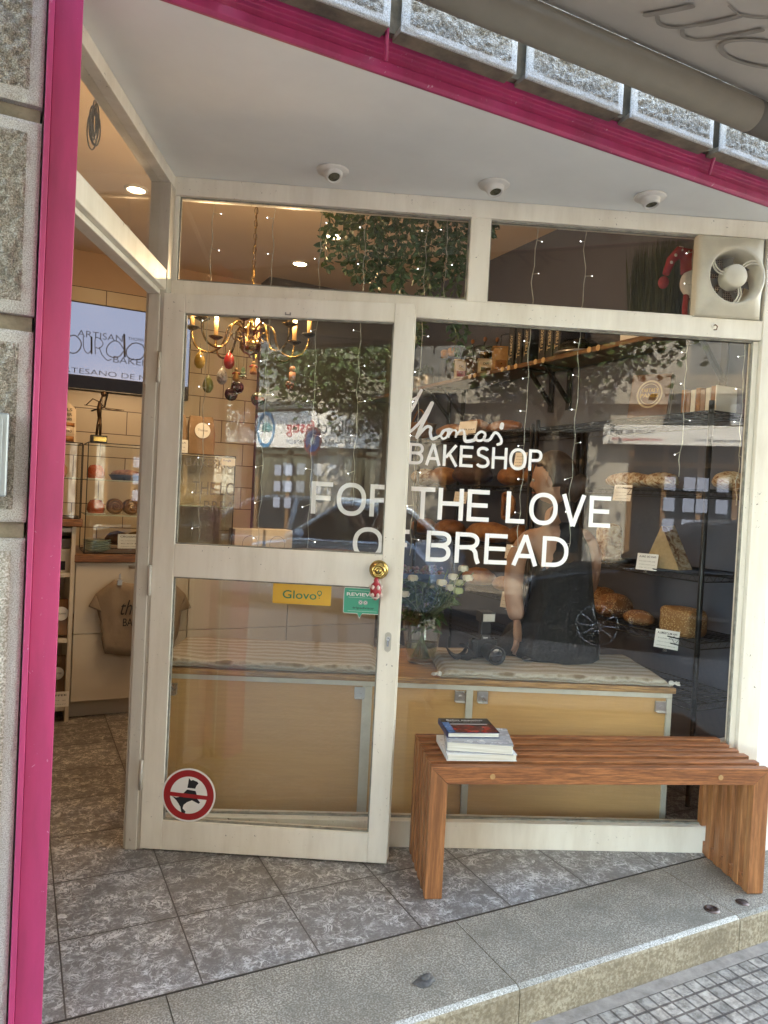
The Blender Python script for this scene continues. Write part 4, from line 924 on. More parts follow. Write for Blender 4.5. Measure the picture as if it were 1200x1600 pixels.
def grinder(label,p,w,h,mt,mt2,bowl,txt=None):
    o=thing('coffee_grinder',label,'coffee grinder',p,-.5,'old coffee grinders on the wall shelf'); c_=MB(); c_.box(-w/2,w/2,-w/2,w/2,.0,h); c_.build('grinder_box',mt,o,bevel=.003)
    c_=MB(); c_.box(-w/2-.008,w/2+.008,-w/2-.008,w/2+.008,h+.0003,h+.010); c_.build('lid_board',mt,o,bevel=.002)
    c_=MB(); c_.box(-w*.36,w*.36,-w/2-.006,-w/2-.0002,h*.08,h*.42); c_.build('drawer',mt2,o,bevel=.002)
    c_=MB(); c_.lathe([(0,0),(.005,0),(.005,.012),(0,.014)],(0,-w/2-.0062,h*.25),12,'y'); c_.build('drawer_knob',BRASS,o)
    if bowl: c_=MB(); c_.lathe([(.02,h+.0104),(.045,h+.035),(.05,h+.06),(.03,h+.07),(.008,h+.075)],n=20); c_.build('hopper',DBRASS,o)
    z=h+.075; c_=MB(); c_.tube([(0,0,h+.0104),(0,0,z+.02),(.03,0,z+.032),(.075,0,z+.035),(.078,0,z+.07)],.005,8); c_.build('crank',BLKMET,o); c_=MB(); c_.ell((.078,0,z+.085),.014,.014,.018,12,8); c_.build('crank_knob',CR,o)
    if txt: text('lettering',txt,BLACK,o,(-.02,-w/2-.001,h*.62),w=.04,h=.018,bold=.02)
LW=pm('light_wood',(.42,.24,.10),.55,var=.15,sc=18); DW=pm('dark_wood',(.09,.045,.02),.5,var=.3,sc=14); CRM=pm('cream_enamel',(.58,.5,.38),.4)
grinder('cream and red wooden coffee grinder, nearest the cork bottles',onshelf(720,584),.10,.13,CRM,pm('red_wood',(.25,.03,.02),.5),False,'CAL')
grinder('dark wooden coffee grinder with an iron crank, second from the bottles',onshelf(739,579),.105,.12,DW,DW,False)
grinder('low cream and black coffee grinder with a brass hopper',onshelf(758,574),.10,.09,CRM,DW,True,'CAFE')
grinder('tall light wood coffee grinder beside the black spines',onshelf(781,570),.105,.15,LW,CR,False)
for k,(px,py) in enumerate(((797,565),(809,563),(821,560),(845,553),(857,550),(869,548))):
    p=onshelf(px,py,.03); o=thing('black_book','tall black book with pale vertical lettering, number %s from the grinders'%['one','two','three','four','five','six'][k],'book',p,-PI/2,'tall black books on the wall shelf')
    c_=MB(); c_.box(-.032,.032,.0,.20,0,.31); c_.build('cover',M3('black_cover',(.02,.018,.018),rough=.5),o,bevel=.006)
    text('lettering','Traacor',M3('gold_print',(.55,.45,.28)),o,(.016,-.001,.05),w=.17,h=.034,rot=(0,-PI/2,0),bold=.01)
p=onshelf(905,540,.12); o=thing('dome_dish','dark glass domed dish on the wall shelf under the transom','dish',p)
c_=MB(); c_.lathe([(0,.0),(.14,.0),(.15,.012),(.145,.016),(0,.016)],n=30); c_.build('plate',STEEL,o); c_=MB(); c_.lathe([(.135,.0165),(.13,.05),(.10,.085),(.05,.10),(0,.104)],n=30); c_.build('dome',glass('smoked_glass',(.35,.33,.3)),o)
# planter of tall grass
ya=aX(1050,490,SX0+.05).y; yb=aX(975,490,SX0+.05).y
o=thing('grass_planter','white planter box of tall dark green grass at the window end of the wall shelf','planter',(SX0+.03,ya,zsf+.001))
Lp=max(.3,yb-ya); c_=MB(); c_.box(0,.14,0,Lp,0,.09); c_.build('planter_box',WH,o,bevel=.003); c_=MB(); grass_tuft(c_,.07,Lp/2,.09,.055,Lp/2-.02,.46,900,.0022); c_.build('grass_blades',pm('dark_grass',(.045,.075,.03),.7,var=.3,sc=10),o)
# knitted gnome
p=aS(1062,430,.20); o=thing('knitted_gnome','red and white knitted gnome with a long bobble hat, beside the extractor fan','soft toy',(p.x,p.y,p.z-.08),SA)
KR=pm('red_knit',(.30,.02,.03),.95,var=.1,bst=.8,bsc=200,bd=.003); KW=pm('white_knit',(.6,.55,.5),.95,var=.1,bst=.8,bsc=160,bd=.003)
c_=MB(); c_.tube([(.05,0,.10),(.03,0,.165),(-.01,0,.175),(-.04,0,.14),(-.06,0,.08)],[.045,.034,.024,.019,.014],14); c_.build('hat',KR,o); c_=MB(); c_.ell((-.068,0,.045),.022,.022,.026,14,10); c_.build('bobble',KR,o)
c_=MB(); c_.tube([(.005+.0,-.0,.188),(-.01,0,.19)],.012,8)
for q in ((.02,-.028,.168),(-.004,-.022,.176),(-.03,-.019,.155),(-.046,-.017,.125)): c_.ell(q,.007,.004,.007,8,6)
c_.build('hat_pattern',KW,o); c_=MB(); c_.ell((.055,0,.05),.05,.04,.06,16,12); c_.build('beard',KW,o); c_=MB(); c_.ell((.055,-.036,.078),.012,.012,.012,10,8); c_.build('nose',pm('skin_knit',(.5,.28,.18),.9),o)
for sx_ in (-1,1):
    c_=MB(); c_.tube([(.05+sx_*.016,0,.0),(.05+sx_*.02,0,-.05),(.05+sx_*.02,-.005,-.11)],.011,10); c_.build('leg',KR,o)
# ---- counter, cabinets, display cases at the back
YC=4.42
def cY(x,y,Y=YC): return aY(x,y,Y)
zt=cY(130,866).z; xl=cY(117,900).x; CABW=pm('white_laminate',(.60,.55,.47),.35,var=.03,sc=3)
CTW=wood('counter_wood',(.28,.12,.045),(.18,.07,.025),(.33,.16,.06),'x',12,.4,.2)
ct=thing('counter','white laminate counter with a brown wooden top along the back of the shop','counter',(xl,YC,0))
c_=MB(); c_.box(.0,1.9,.02,.6,.1,zt-.045); c_.box(0,1.9,.07,.6,0,.0995); c_.build('carcass',CABW,ct)
c_=MB(); c_.box(-.01,1.92,-.02,.62,zt-.044,zt); c_.build('worktop',CTW,ct,bevel=.003)
zm=cY(150,990).z
for k in range(3):
    c_=MB(); c_.box(.004+k*.632,.63+k*.632,.0,.0195,.103,zm-.002); c_.build('cabinet_door',CABW,ct,bevel=.002)
    c_=MB(); c_.box(.004+k*.632,.63+k*.632,.0,.0195,zm+.002,zt-.048); d=c_.build('drawer_front',CABW,ct,bevel=.002)
    hx=.36+k*.632; hz=cY(205,886).z; c_=MB(); c_.tube([(hx-.07,-.0005,hz),(hx-.06,-.028,hz),(hx+.06,-.028,hz),(hx+.07,-.0005,hz)],.006,8); c_.build('handle',STEEL,d)
# left shelving block with cubbies
zl=cY(80,810).z; zz=[cY(115,1105).z,cY(110,1000).z,cY(110,898).z,zl-.04]
cb=thing('open_cabinet','tall white open shelving block with a wooden top, left of the counter','cabinet',(xl-.004,YC-.02,0))
c_=MB(); c_.box(-.022,0,0,.5,0,zl-.04); c_.build('side_panel',CABW,cb,bevel=.002); c_=MB(); c_.box(-.7,-.645,0,.5,0,zl-.04); c_.build('side_panel',CABW,cb,bevel=.002)
c_=MB(); c_.box(-.645,-.0225,.48,.5,.08,zl-.04); c_.build('back_panel',CABW,cb)
for z in [.10]+zz[0:1]+zz[1:3]+[zl-.062]: c_=MB(); c_.box(-.6445,-.0225,.005,.479,z-.012,z+.012); c_.build('shelf',CABW,cb,bevel=.001)
c_=MB(); c_.box(-.71,.03,-.03,.52,zl-.0395,zl); c_.build('top_board',CTW,cb,bevel=.003)
def bag(label,p,w,h,mt,txt='Thomas',ang=0,grp='brown paper bags with round labels'):
    o=thing('paper_bag',label,'bag',p,ang,grp); c_=MB()
    prof=[(-w/2,0),(w/2,0),(w/2*1.02,h*.55),(w/2*.96,h*.85),(w/2*.9,h),(-w/2*.9,h),(-w/2*.96,h*.85),(-w/2*1.02,h*.55)]
    d=.05; c_.add([(x,-d*(1-.8*max(0,(z/h-.6)/.4)),z) for x,z in prof]+[(x,d*(1-.8*max(0,(z/h-.6)/.4)),z) for x,z in prof],[(0,1,2,3,6,7),(3,4,5,6),(8,15,14,11,10,9),(11,14,13,12)]+[(i,(i+1)%8,8+(i+1)%8,8+i) for i in range(8)]); c_.build('bag_paper',mt,o,bevel=.006)
    c_=disc(w*.30,-d-.002,-d-.001,28,(0,h*.62)); c_.build('round_label',WH,o); text('lettering',txt,GREYT,o,(-w*.19,-d-.0025,h*.60),w=w*.38,h=h*.06,bold=.01); return o
KRAFT=pm('kraft_paper',(.27,.17,.10),.8,var=.12,sc=10,bst=.4,bsc=25,bd=.004); DKB=pm('brown_loaf_bag',(.30,.15,.06),.35,var=.2,sc=10)
bag('clear bag of brown loaf with a round label on the middle cubby shelf',cY(94,996)+V((0,.06,.008)),.13,.20,DKB)
bag('bag with a round label on the bottom cubby shelf behind the coffee card',cY(88,1099)+V((0,.10,.008)),.12,.24,KRAFT)
for k,(x0,y0,hh_,l) in enumerate(((88,896,.13,'lower pale carton with a black label'),(92,856,.05,'thin grey carton lying on the taller one'))):
    p=cY(x0,y0 if k==0 else 896); o=thing('carton',l+' in the top cubby','carton',(p.x,YC+.03,zz[2]+.013+(.0 if k==0 else .1345)),0)
    c_=MB(); c_.box(-.12,.075,0,.25,0,hh_); c_.build('carton_box',[PAP,pm('grey_carton',(.25,.24,.23),.7)][k],o,bevel=.003)
    if k==0: c_=MB(); c_.box(-.06,.045,-.0012,-.0002,.01,.06); c_.build('black_label',BLACK,o)
p=cY(74,1100); card('white price card reading coffee on the bottom cubby',V((cY(76,1100).x-.03,YC-.045,zz[0]+.02)),0,.13,.085,['COFFEE','~250 g','~grano'],name='coffee_card',tilt=0)
# T-shirt hung on the drawers
p=cY(187,905,YC-.03); o=thing('hung_tshirt','taupe T-shirt with black handwriting, hanging from clips on the white drawers','T-shirt',(cY(222,905,YC-.03).x,YC-.035,p.z))
TS=pm('taupe_cotton',(.27,.21,.155),.9,var=.08,sc=6,bst=.35,bsc=20,bd=.01)
out=[(-.155,0),(-.10,-.015),(.0,-.03),(.10,-.015),(.155,0),(.25,-.09),(.285,-.17),(.20,-.20),(.185,-.16),(.19,-.43),(.0,-.45),(-.19,-.42),(-.185,-.16),(-.20,-.19),(-.285,-.15),(-.25,-.08)]
bm=bmesh.new(); f=bm.faces.new([bm.verts.new((x,0,z)) for x,z in out]); bmesh.ops.triangulate(bm,faces=[f]); 
for _ in range(3): bmesh.ops.subdivide_edges(bm,edges=bm.edges,cuts=1,use_grid_fill=True)
for v in bm.verts: v.co.y=-.012-.014*noise.noise(V((v.co.x*16,v.co.z*5,4)))-.01*noise.noise(V((v.co.x*5,v.co.z*9,8)))
me=bpy.data.meshes.new('shirt_cloth'); bm.to_mesh(me); bm.free(); me.polygons.foreach_set('use_smooth',[True]*len(me.polygons)); me.materials.append(TS)
q=bpy.data.objects.new('shirt_cloth',me); COL.objects.link(q); q.parent=o; s_=q.modifiers.new('s','SOLIDIFY'); s_.thickness=.006
text('lettering','thomas',BLACK,o,(-.115,-.032,-.20),w=.24,h=.085,shear=.35); text('lettering','BAKESHOP',BLACK,o,(-.10,-.032,-.265),w=.22,h=.045,bold=.005)
for sx_ in (-.125,.125): c_=MB(); c_.box(sx_-.012,sx_+.012,-.030,-.004,-.03,.0); c_.box(sx_-.005,sx_+.005,-.02,-.012,.0005,.035); c_.build('clip',STEEL,o)
# glass display cases
def case(label,x0,x1,y0,d,z0,z1,levels,name='display_case'):
    o=thing(name,label,'display case',(x0,y0,z0+.001),0,'glass display cases on the counters'); w_=x1-x0; h_=z1-z0; c_=MB(); t=.005
    for x in (0,w_-t):
        for y in (0,d-t): c_.box(x,x+t,y,y+t,0,h_)
    for z in (0,h_-t):
        for y in (0,d-t): c_.box(t+.0002,w_-t-.0002,y,y+t,z,z+t)
        for x in (0,w_-t): c_.box(x,x+t,t+.0002,d-t-.0002,z,z+t)
    c_.build('black_frame',BLKMET,o)
    c_=MB(); c_.box(t,w_-t,.001,.004,t,h_-t); c_.build('front_glass',CGLASS,o); c_=MB(); c_.box(w_-.004,w_-.001,t,d-t,t,h_-t); c_.build('side_glass',CGLASS,o)
    for z in levels: c_=MB(); c_.box(t,w_-t-.001,.006,d-.01,z-z0-.008,z-z0-.002); c_.build('glass_shelf',pm('shelf_edge_glass',(.55,.62,.52),.15) if 'shelf_edge_glass' not in MT else MT['shelf_edge_glass'],o)
    return o
zA=cY(100,690).z; zB1=cY(140,690).z; l1=cY(140,748).z; l2=cY(140,804).z
xB0=cY(134,800).x; xB1=cY(262,700).x; case('tall glass display case with a trophy on top, on the wooden counter',xB0,xB1,YC+.03,.36,zt,zB1,[l1,l2])
case('glass display case left of the trophy case, on the taller cabinet',cY(40,760).x,cY(127,760).x,YC+.0,.3,zl,zA,[cY(100,745).z])
RB=pm('red_orange_glaze',(.48,.07,.025),.25,var=.1,coat=.5); ROLL=CR2
for k,(px,py,zz_,l) in enumerate(((153,748,l1,'on the upper glass shelf'),(153,804,l2,'on the middle glass shelf'))):
    p=cY(px,py); o=thing('glazed_cake','round red orange glazed cake '+l,'cake',(p.x,YC+.14,zz_+.001),0,'glazed cakes in the trophy case'); c_=MB(); c_.lathe([(0,.004),(.044,.004),(.05,.025),(.047,.055),(.033,.078),(0,.085)],n=24); c_.build('glaze',RB,o); c_=MB(); c_.lathe([(0,0),(.055,0),(.058,.004),(0,.0038)],n=24); c_.build('saucer',WH,o)
p=cY(92,745); o=thing('glazed_cake','pale orange glazed cake in the left display case','cake',(p.x,YC+.14,p.z+.0),0,'glazed cakes in the trophy case'); c_=MB(); c_.lathe([(0,.0),(.044,.0),(.05,.025),(.047,.055),(.033,.078),(0,.085)],n=24); c_.build('glaze',pm('peach_glaze',(.55,.26,.15),.25),o)
for k,(px,l) in enumerate(((183,'left'),(209,'right'),)):
    p=cY(px,800); o=thing('cinnamon_roll','dark spiral roll on the middle glass shelf, the %s one'%l,'pastry',(p.x,YC+.13,l2+.048),0,'spiral rolls in the display case'); c_=MB(); c_.cyl((0,-.05,0),(0,.05,0),.046,n=24); c_.build('roll_body',CR,o,bevel=.01); c_=MB(); pts=[(math.cos(t)*.044*t/16,-.053,math.sin(t)*.044*t/16) for t in [k_*.4 for k_ in range(2,40)]]; c_.tube(pts,.0035,6); c_.build('spiral',CR2,o)
p=cY(203,742); o=thing('fruit_cake','low pink cake in a blue dish on the upper glass shelf','cake',(p.x,YC+.15,l1+.001)); c_=MB(); c_.lathe([(0,.0),(.08,.0),(.10,.03),(.095,.032),(0,.026)],n=28); c_.build('blue_dish',pm('blue_ceramic',(.05,.07,.16),.3),o); c_=MB(); c_.ell((0,0,.035),.085,.085,.03,20,10,fn=lambda p:p*(1+.12*noise.noise(p*5))); c_.build('cake_top',pm('pink_icing',(.5,.25,.2),.6,var=.3,sc=40),o)
for k,(px,l) in enumerate(((190,'left of the price card'),(222,'right of the price card'))):
    p=cY(px,850); o=thing('croissant','golden brown croissant in the lower case, '+l,'croissant',(p.x,YC+.17,zt+.03),0,'croissants in the display case'); c_=MB(); pts=[(math.cos(t)*.06,math.sin(t)*.04,.03+.02*math.sin(t)) for t in [R(10+16*k_) for k_ in range(11)]]; c_.tube(pts,[.014+.028*math.sin(PI*k_/10)*(1+.1*(k_%2)) for k_ in range(11)],12); c_.build('pastry',CR2,o)
p=cY(185,843,YC+.04); card('white croissant price card in the lower display case',V((p.x,YC+.06,zt+.03)),0,.14,.085,['CROISSANT','~de mantequilla','~con','~chocolate'],tilt=-8)
p=cY(155,858); o=thing('plate_stack','stack of pale green plates at the bottom of the display case','plates',(p.x,YC+.15,zt+.007))
for k in range(5): c_=MB(); c_.lathe([(0,.0),(.05,.0),(.078,.012),(.076,.015),(0,.004)],(.003*(k%2),0,k*.013),24); c_.build('plate',M3('green_ceramic',(.45,.55,.47),rough=.3),o)
# trophy, honey pack
p=cY(158,687); o=thing('figurine_trophy','slender dark wire figurine trophy on a black base with a gold plate','trophy',(p.x,YC+.15,zB1+.002)); c_=MB(); c_.box(-.045,.045,-.035,.035,0,.045); c_.build('base',BLACK,o,bevel=.003); c_=MB(); c_.box(-.03,.04,-.0372,-.0353,.01,.035); c_.build('name_plate',BRASS,o)
BR_=pm('bronze_figure',(.08,.05,.03),.4,.8); c_=MB(); c_.tube([(-.012,0,.0455),(-.008,0,.10),(0,0,.15)],[.007,.008,.010],8); c_.tube([(.008,0,.0455),(.008,0,.10),(.002,0,.15)],[.007,.008,.010],8); c_.tube([(0,0,.15),(-.004,0,.20),(-.002,0,.245)],[.011,.014,.008],10); c_.tube([(-.002,0,.24),(-.04,0,.255),(-.075,0,.215)],.0035,6); c_.tube([(-.002,0,.24),(.03,0,.205),(.07,0,.20),(.12,0,.205)],.0035,6); c_.ell((.018,0,.29),.016,.013,.018,12,8); c_.tube([(-.085,0,.215),(.135,0,.205)],.002,6); c_.tube([(0,0,.24),(.012,0,.278)],.006,6); c_.build('figure',BR_,o)
p=cY(108,688); o=thing('honey_pack','cream honey bag reading MELS EN SER QUINES on the left display case','packet',(p.x-.02,YC+.1,zA+.002)); c_=MB(); hp=cY(108,627).z-zA; c_.add([(-.06,-.03,0),(.06,-.03,0),(.055,0,hp*.85),(.02,0,hp),(-.05,0,hp),(-.06,.03,0),(.06,.03,0)],[(0,1,2,3,4),(5,6,2,3,4),(0,1,6,5),(1,2,6),(0,4,5)]); c_.build('pack',pm('cream_pack',(.55,.45,.33),.6,var=.08),o)
for i,t in enumerate(('MELS','EN SER','QUINES')): text('lettering',t,BLACK,o,(-.035,-.024+i*.003,hp*(.78-.12*i)),w=.07,h=hp*.075,bold=.02,rot=(R(-8),0,0))
c_=MB(); c_.cyl((0,-.07,0),(0,-.07,.10),.045,n=24); c_.build('honey_jar',pm('honey_jar_mat',(.45,.36,.27),.3,var=.1),o); c_=MB(); c_.cyl((0,-.07,.001),(0,-.07,.03),.0456,n=24); c_.build('jar_band',CR,o); c_=MB(); c_.cyl((0,-.07,.085),(0,-.07,.105),.047,n=24); c_.build('jar_lid',CR,o); text('lettering','MEL TRO',BLACK,o,(-.03,-.1165,.05),w=.06,h=.014,bold=.02)
# third case with dark letter shapes and bags, seen through the door
xC0=cY(270,780).x; xC1=cY(369,780).x; zC1=cY(300,708).z
cs=case('wide display case with dark letter shapes on its front, seen through the door glass',xC0,xC1,YC+.05,.36,zt,zC1,[cY(300,790).z])
c_=MB(); c_.box(.006,xC1-xC0-.006,.30,.31,.006,zC1-zt-.006); c_.build('back_panel',pm('cream_panel',(.50,.43,.31),.5,var=.06),cs)
q=cs.location
for t,x0,y0,x1,y1 in (('BAKESHO',291,728,366,712),('THE LO',300,772,367,746),('BREA',318,798,366,778)):
    a=cY(x0,y0,YC+.05); b=cY(x1,y0,YC+.05); c2=cY(x0,y1,YC+.05); text('lettering',t,GREYT,cs,(a.x-q.x,-.001,a.z-q.z-.0),w=b.x-a.x,h=abs(c2.z-a.z)*.8)
a=cY(346,727,YC+.05); c_=MB(); c_.box(a.x-q.x,a.x-q.x+.085,-.003,-.0015,a.z-q.z,a.z-q.z+.045); c_.build('review_plate',WH,cs); text('lettering','Google',M3('blue_print',(.05,.12,.45)),cs,(a.x-q.x+.008,-.0036,a.z-q.z+.022),w=.05,h=.016)
bag('left brown bag with a round label and a price card, on the wide case',V((cY(277,706).x,YC+.2,zC1+.002)),.17,.24,KRAFT)
bag('right brown bag with a round label and a dark window, on the wide case',V((cY(308,706).x+.06,YC+.2,zC1+.002)),.16,.24,KRAFT)
card('white price card standing before the left brown bag',V((cY(264,700).x,YC+.1,zC1+.002)),0,.13,.08,['GRANOLA','~casera','~250 g'],tilt=0)
for k,(px,py,l) in enumerate(((382,856,'next to the wide case'),(425,858,'right of the other white box'))):
    p=cY(px,py); o=thing('white_box','white carton with a printed circle, '+l,'box',(p.x-.05,YC+.05,zt+.001),0,'white printed boxes on the counter'); c_=MB(); c_.box(0,.2,0,.15,0,.16); c_.build('carton_box',PAP,o,bevel=.002); c_=MB(); c_.add([(.1+math.cos(2*PI*k_/32)*r,-.001,.07+math.sin(2*PI*k_/32)*r) for r in (.052,.049) for k_ in range(32)],[(k_,(k_+1)%32,32+(k_+1)%32,32+k_) for k_ in range(32)]); c_.build('printed_ring',GREYT,o)
# ---- television
t0=aY(100,467,YB-.06); t1=aY(300,500,YB-.06); tb=aY(100,583,YB-.06).z; tbb=aY(100,606,YB-.06).z
x0=t1.x-1.25; x1=t1.x; tz=aY(237,488,YB-.06).z
tv=thing('television','large wall mounted television showing a pale blue bakery slide above the tiles','television',(x0,YB-.06,tbb))
c_=MB(); c_.box(0,x1-x0,0,.055,0,tz-tbb); c_.build('casing',pm('tv_black',(.015,.016,.02),.3),tv,bevel=.004)
c_=MB(); c_.box(.012,x1-x0-.012,-.0025,-.0003,tb-tbb,tz-tbb-.012); c_.build('screen',emi('screen_glow',(.42,.55,.95),.027),tv)
c_=MB(); c_.box(.012,x1-x0-.012,-.0025,-.0003,.012,tb-tbb-.003); c_.build('blue_band',pm('screen_band',(.006,.015,.05),.7,var=.02),tv)
def tvt(t,xa,ya,xb,hpx,bold=0):
    a=aY(xa,ya,YB-.064); b=aY(xb,ya,YB-.064); text('lettering',t,BLACK,tv,(a.x-x0,-.004,a.z-tbb),w=b.x-a.x,h=hpx/1140*5.9,bold=bold)
tvt('ARTISAN',121,525,192,10,-.01); tvt('THOMASBAKESHOP',200,531,262,5,-.005); tvt('BAKERY',177,566,243,10,-.01); tvt('ARTESANO DE MASA',86,579,262,8,-.01)
# large display word drawn with thin and thick strokes
c_=MB()
def tp(x,y): a=aY(x,y,YB-.064); return (a.x-x0,a.z-tbb)
def tpen(pts,w_): stroke(c_,[tp(*p) for p in pts],w_,-.004,-.004)
tpen([(60,530),(75,522),(70,540),(85,550),(80,562)],.02)
tpen([(103,552),(103,540),(108,527),(117,524),(126,533),(126,543),(119,551),(110,551),(104,545)],.008); tpen([(103,548),(102,530)],.016)
tpen([(130,526),(131,544),(137,552),(143,545),(143,527)],.006); tpen([(143,527),(143,552)],.014)
tpen([(149,553),(149,529),(157,530),(161,538),(155,544),(150,543)],.006); tpen([(155,543),(160,555),(168,563),(174,561)],.006)
tpen([(194,523),(195,557)],.016); tpen([(193,545),(186,535),(177,533),(168,541),(167,552),(175,558),(186,557),(193,549)],.007)
tpen([(206,537),(198,546),(199,557),(209,562),(221,560),(226,550),(223,540),(214,536),(206,537)],.008); tpen([(230,541),(231,556),(239,563),(247,557),(248,543)],.006)
c_.keep=True; c_.build('lettering',BLACK,tv)
c_=MB(); p=cY(170,612,YB-.1); c_.tube([(p.x-x0,.02,-.001),(p.x-x0-.02,.03,-.12),(p.x-x0-.12,.03,-.16)],.006,6); c_.build('cable',BLACK,tv)
# ---- ceiling downlights (lit)
LIT=emi('lamp_face',(1,.80,.55),2)
for i,(x,y,l) in enumerate(((213,295,'seen in the side pane, upper one'),(187,353,'seen in the side pane, lower one'),(521,368,'beside the hanging leaves'),(469,411,'nearest the brass chain'))):
    p=aZ(x,y,ZC); o=thing('ceiling_downlight','lit round recessed downlight in the shop ceiling, '+l,'ceiling light',p,0,'lit downlights in the shop ceiling')
    c_=MB(); c_.lathe([(.05,-.0005),(.075,-.0005),(.073,-.010),(.055,-.012)],n=28); c_.build('trim_ring',EYE,o); c_=MB(); c_.lathe([(0,-.006),(.054,-.006)],n=24); c_.build('lamp_face',LIT,o)
    ld_=bpy.data.lights.new('lamp_light','SPOT'); ld_.energy=.25; ld_.color=(1,.78,.58); ld_.spot_size=R(150); ld_.spot_blend=.8; ld_.shadow_soft_size=.06
    lo=bpy.data.objects.new('lamp_light',ld_); COL.objects.link(lo); lo.parent=o; lo.location=(0,0,-.03)
# ---- chandelier
pc=aD3(391,540,3.65); ch=thing('chandelier','brass chandelier with curved arms and candle bulbs, hung with baubles and eggs','chandelier',pc)
c_=MB(); c_.lathe([(0,-.062),(.006,-.06),(.004,-.052),(.012,-.046),(.035,-.038),(.052,-.015),(.053,.008),(.040,.030),(.020,.040),(.014,.050),(.030,.062),(.038,.075),(.028,.088),(.013,.10),(.011,.14),(.022,.155),(.026,.17),(.012,.19),(.009,.25),(.016,.265),(.008,.29),(0,.30)],n=32); c_.build('hub',pm('hub_brass',(.36,.25,.085),.18,1,var=.2,sc=16),ch)
CAND=pm('candle_sleeve',(.62,.38,.16),.5,var=.05); FLM=emi('bulb_glow',(1,.62,.28),1.8)
for k in range(8):
    a=R(22.5+45*k); ca,sa=math.cos(a),math.sin(a); pts=[]
    for t,(r_,z) in enumerate(((.03,.07),(.07,.105),(.11,.085),(.125,.03),(.15,-.02),(.20,-.045),(.255,-.03),(.285,.015),(.29,.06))): pts.append((r_,z))
    P_=[]; 
    for i in range(len(pts)-1):
        p0_=pts[max(i-1,0)];p1_=pts[i];p2_=pts[i+1];p3_=pts[min(i+2,len(pts)-1)]
        for q in range(5):
            t=q/5; P_.append([.5*((2*p1_[b])+(-p0_[b]+p2_[b])*t+(2*p0_[b]-5*p1_[b]+4*p2_[b]-p3_[b])*t*t+(-p0_[b]+3*p1_[b]-3*p2_[b]+p3_[b])*t**3) for b in (0,1)])
    P_.append(list(pts[-1])); c_=MB(); c_.tube([(r_*ca,r_*sa,z) for r_,z in P_],.0055,8)
    c_.tube([((.07+.022*math.cos(t))*ca,(.07+.022*math.cos(t))*sa,.045+.022*math.sin(t)) for t in [R(90+25*q) for q in range(13)]],.004,6)
    arm=c_.build('arm',DBRASS,ch)
    c_=MB(); c_.lathe([(0,.058),(.012,.058),(.036,.072),(.038,.076),(.010,.070),(.010,.082),(0,.082)],(.29*ca,.29*sa,0),22); c_.build('drip_pan',BLKMET if k%2 else DBRASS,ch)
    c_=MB(); c_.cyl((.29*ca,.29*sa,.0823),(.29*ca,.29*sa,.165),.0115,n=14); c_.build('candle',CAND,ch)
    c_=MB(); c_.lathe([(0,.1655),(.008,.17),(.011,.185),(.006,.205),(0,.215)],(.29*ca,.29*sa,0),12); c_.build('bulb',FLM,ch)
    if k%2==0:
        l_=bpy.data.lights.new('bulb_light','POINT'); l_.energy=.66; l_.color=(1,.71,.46); l_.shadow_soft_size=.02; lo=bpy.data.objects.new('bulb_light',l_); COL.objects.link(lo); lo.parent=ch; lo.location=(.27*ca,.27*sa,.26)
c_=MB(); hz=.30; n_=int((ZC-pc.z-.33)/.032)
for k in range(n_):
    ps=[]; 
    for q in range(12):
        a=2*PI*q/12; x,z=math.cos(a)*.008,math.sin(a)*.018; ps.append((x,0,z) if k%2 else (0,x,z))
    c_.tube([(p_[0],p_[1],p_[2]+hz+.018+k*.032) for p_ in ps],.0022,5,closed=True)
c_.tube([(0,0,hz+.01),(.004,0,hz+.1),(-.003,0,ZC-pc.z-.03)],.0022,5)
c_.build('chain',DBRASS,ch); c_=MB(); c_.lathe([(0,-.05),(.012,-.045),(.05,-.008),(.055,-.001)],(0,0,ZC-pc.z),20); c_.build('ceiling_rose',DBRASS,ch)
# hanging decorations on the chandelier
def hang(name,label,x,y,top,fn,dz=3.65):
    p=aD3(x,y,dz); o=thing(name,label,'ornament',p,0,'decorations hung from the chandelier'); fn(o); c_=MB(); c_.tube([(0,0,top),(0.001,0,pc.z-.03-p.z)],.0006,4); c_.build('thread',M3('dark_thread',(.06,.04,.03)),o); return o
def egg(mt): 
    def f(o):
        c_=MB(); c_.lathe([(0,-.040),(.014,-.036),(.024,-.02),(.026,-.004),(.022,.016),(.012,.034),(.004,.04),(.003,.048),(0,.049)],n=22); c_.build('eggshell',mt,o)
    return f
hang('hanging_egg','yellow gold painted egg, leftmost under the chandelier',312,563,.048,egg(pm('gold_egg',(.50,.33,.07),.35,var=.2,sc=60)),3.5)
hang('hanging_egg','red dotted egg hanging below the chandelier arm',358,564,.048,egg(pm('red_egg',(.40,.02,.02),.3,var=.1)),3.5)
hang('hanging_egg','silver white patterned egg under the chandelier',347,588,.048,egg(pm('white_egg',(.55,.53,.50),.3,var=.4,sc=90)),3.5)
hang('hanging_egg','olive green egg, lowest on the left of the chandelier',325,601,.048,egg(pm('green_egg',(.22,.25,.06),.35,var=.2)),3.5)
PL=pm('plum_glass',(.055,.018,.03),.2,var=.3,sc=40)
for x,y,l in ((361,616,'left and lower of two plum coloured discs'),(371,605,'right and upper of two plum coloured discs')):
    hang('plum_bauble',l+' under the chandelier',x,y,.03,lambda o:(lambda c_:(c_.ell((0,0,0),.032,.018,.032,20,14),c_.build('bauble',PL,o),text('lettering','2023',M3('rose_print',(.4,.15,.15)),o,(-.018,-.0185,-.008),w=.036,h=.012)))(MB()),3.5+(x-361)*.004)
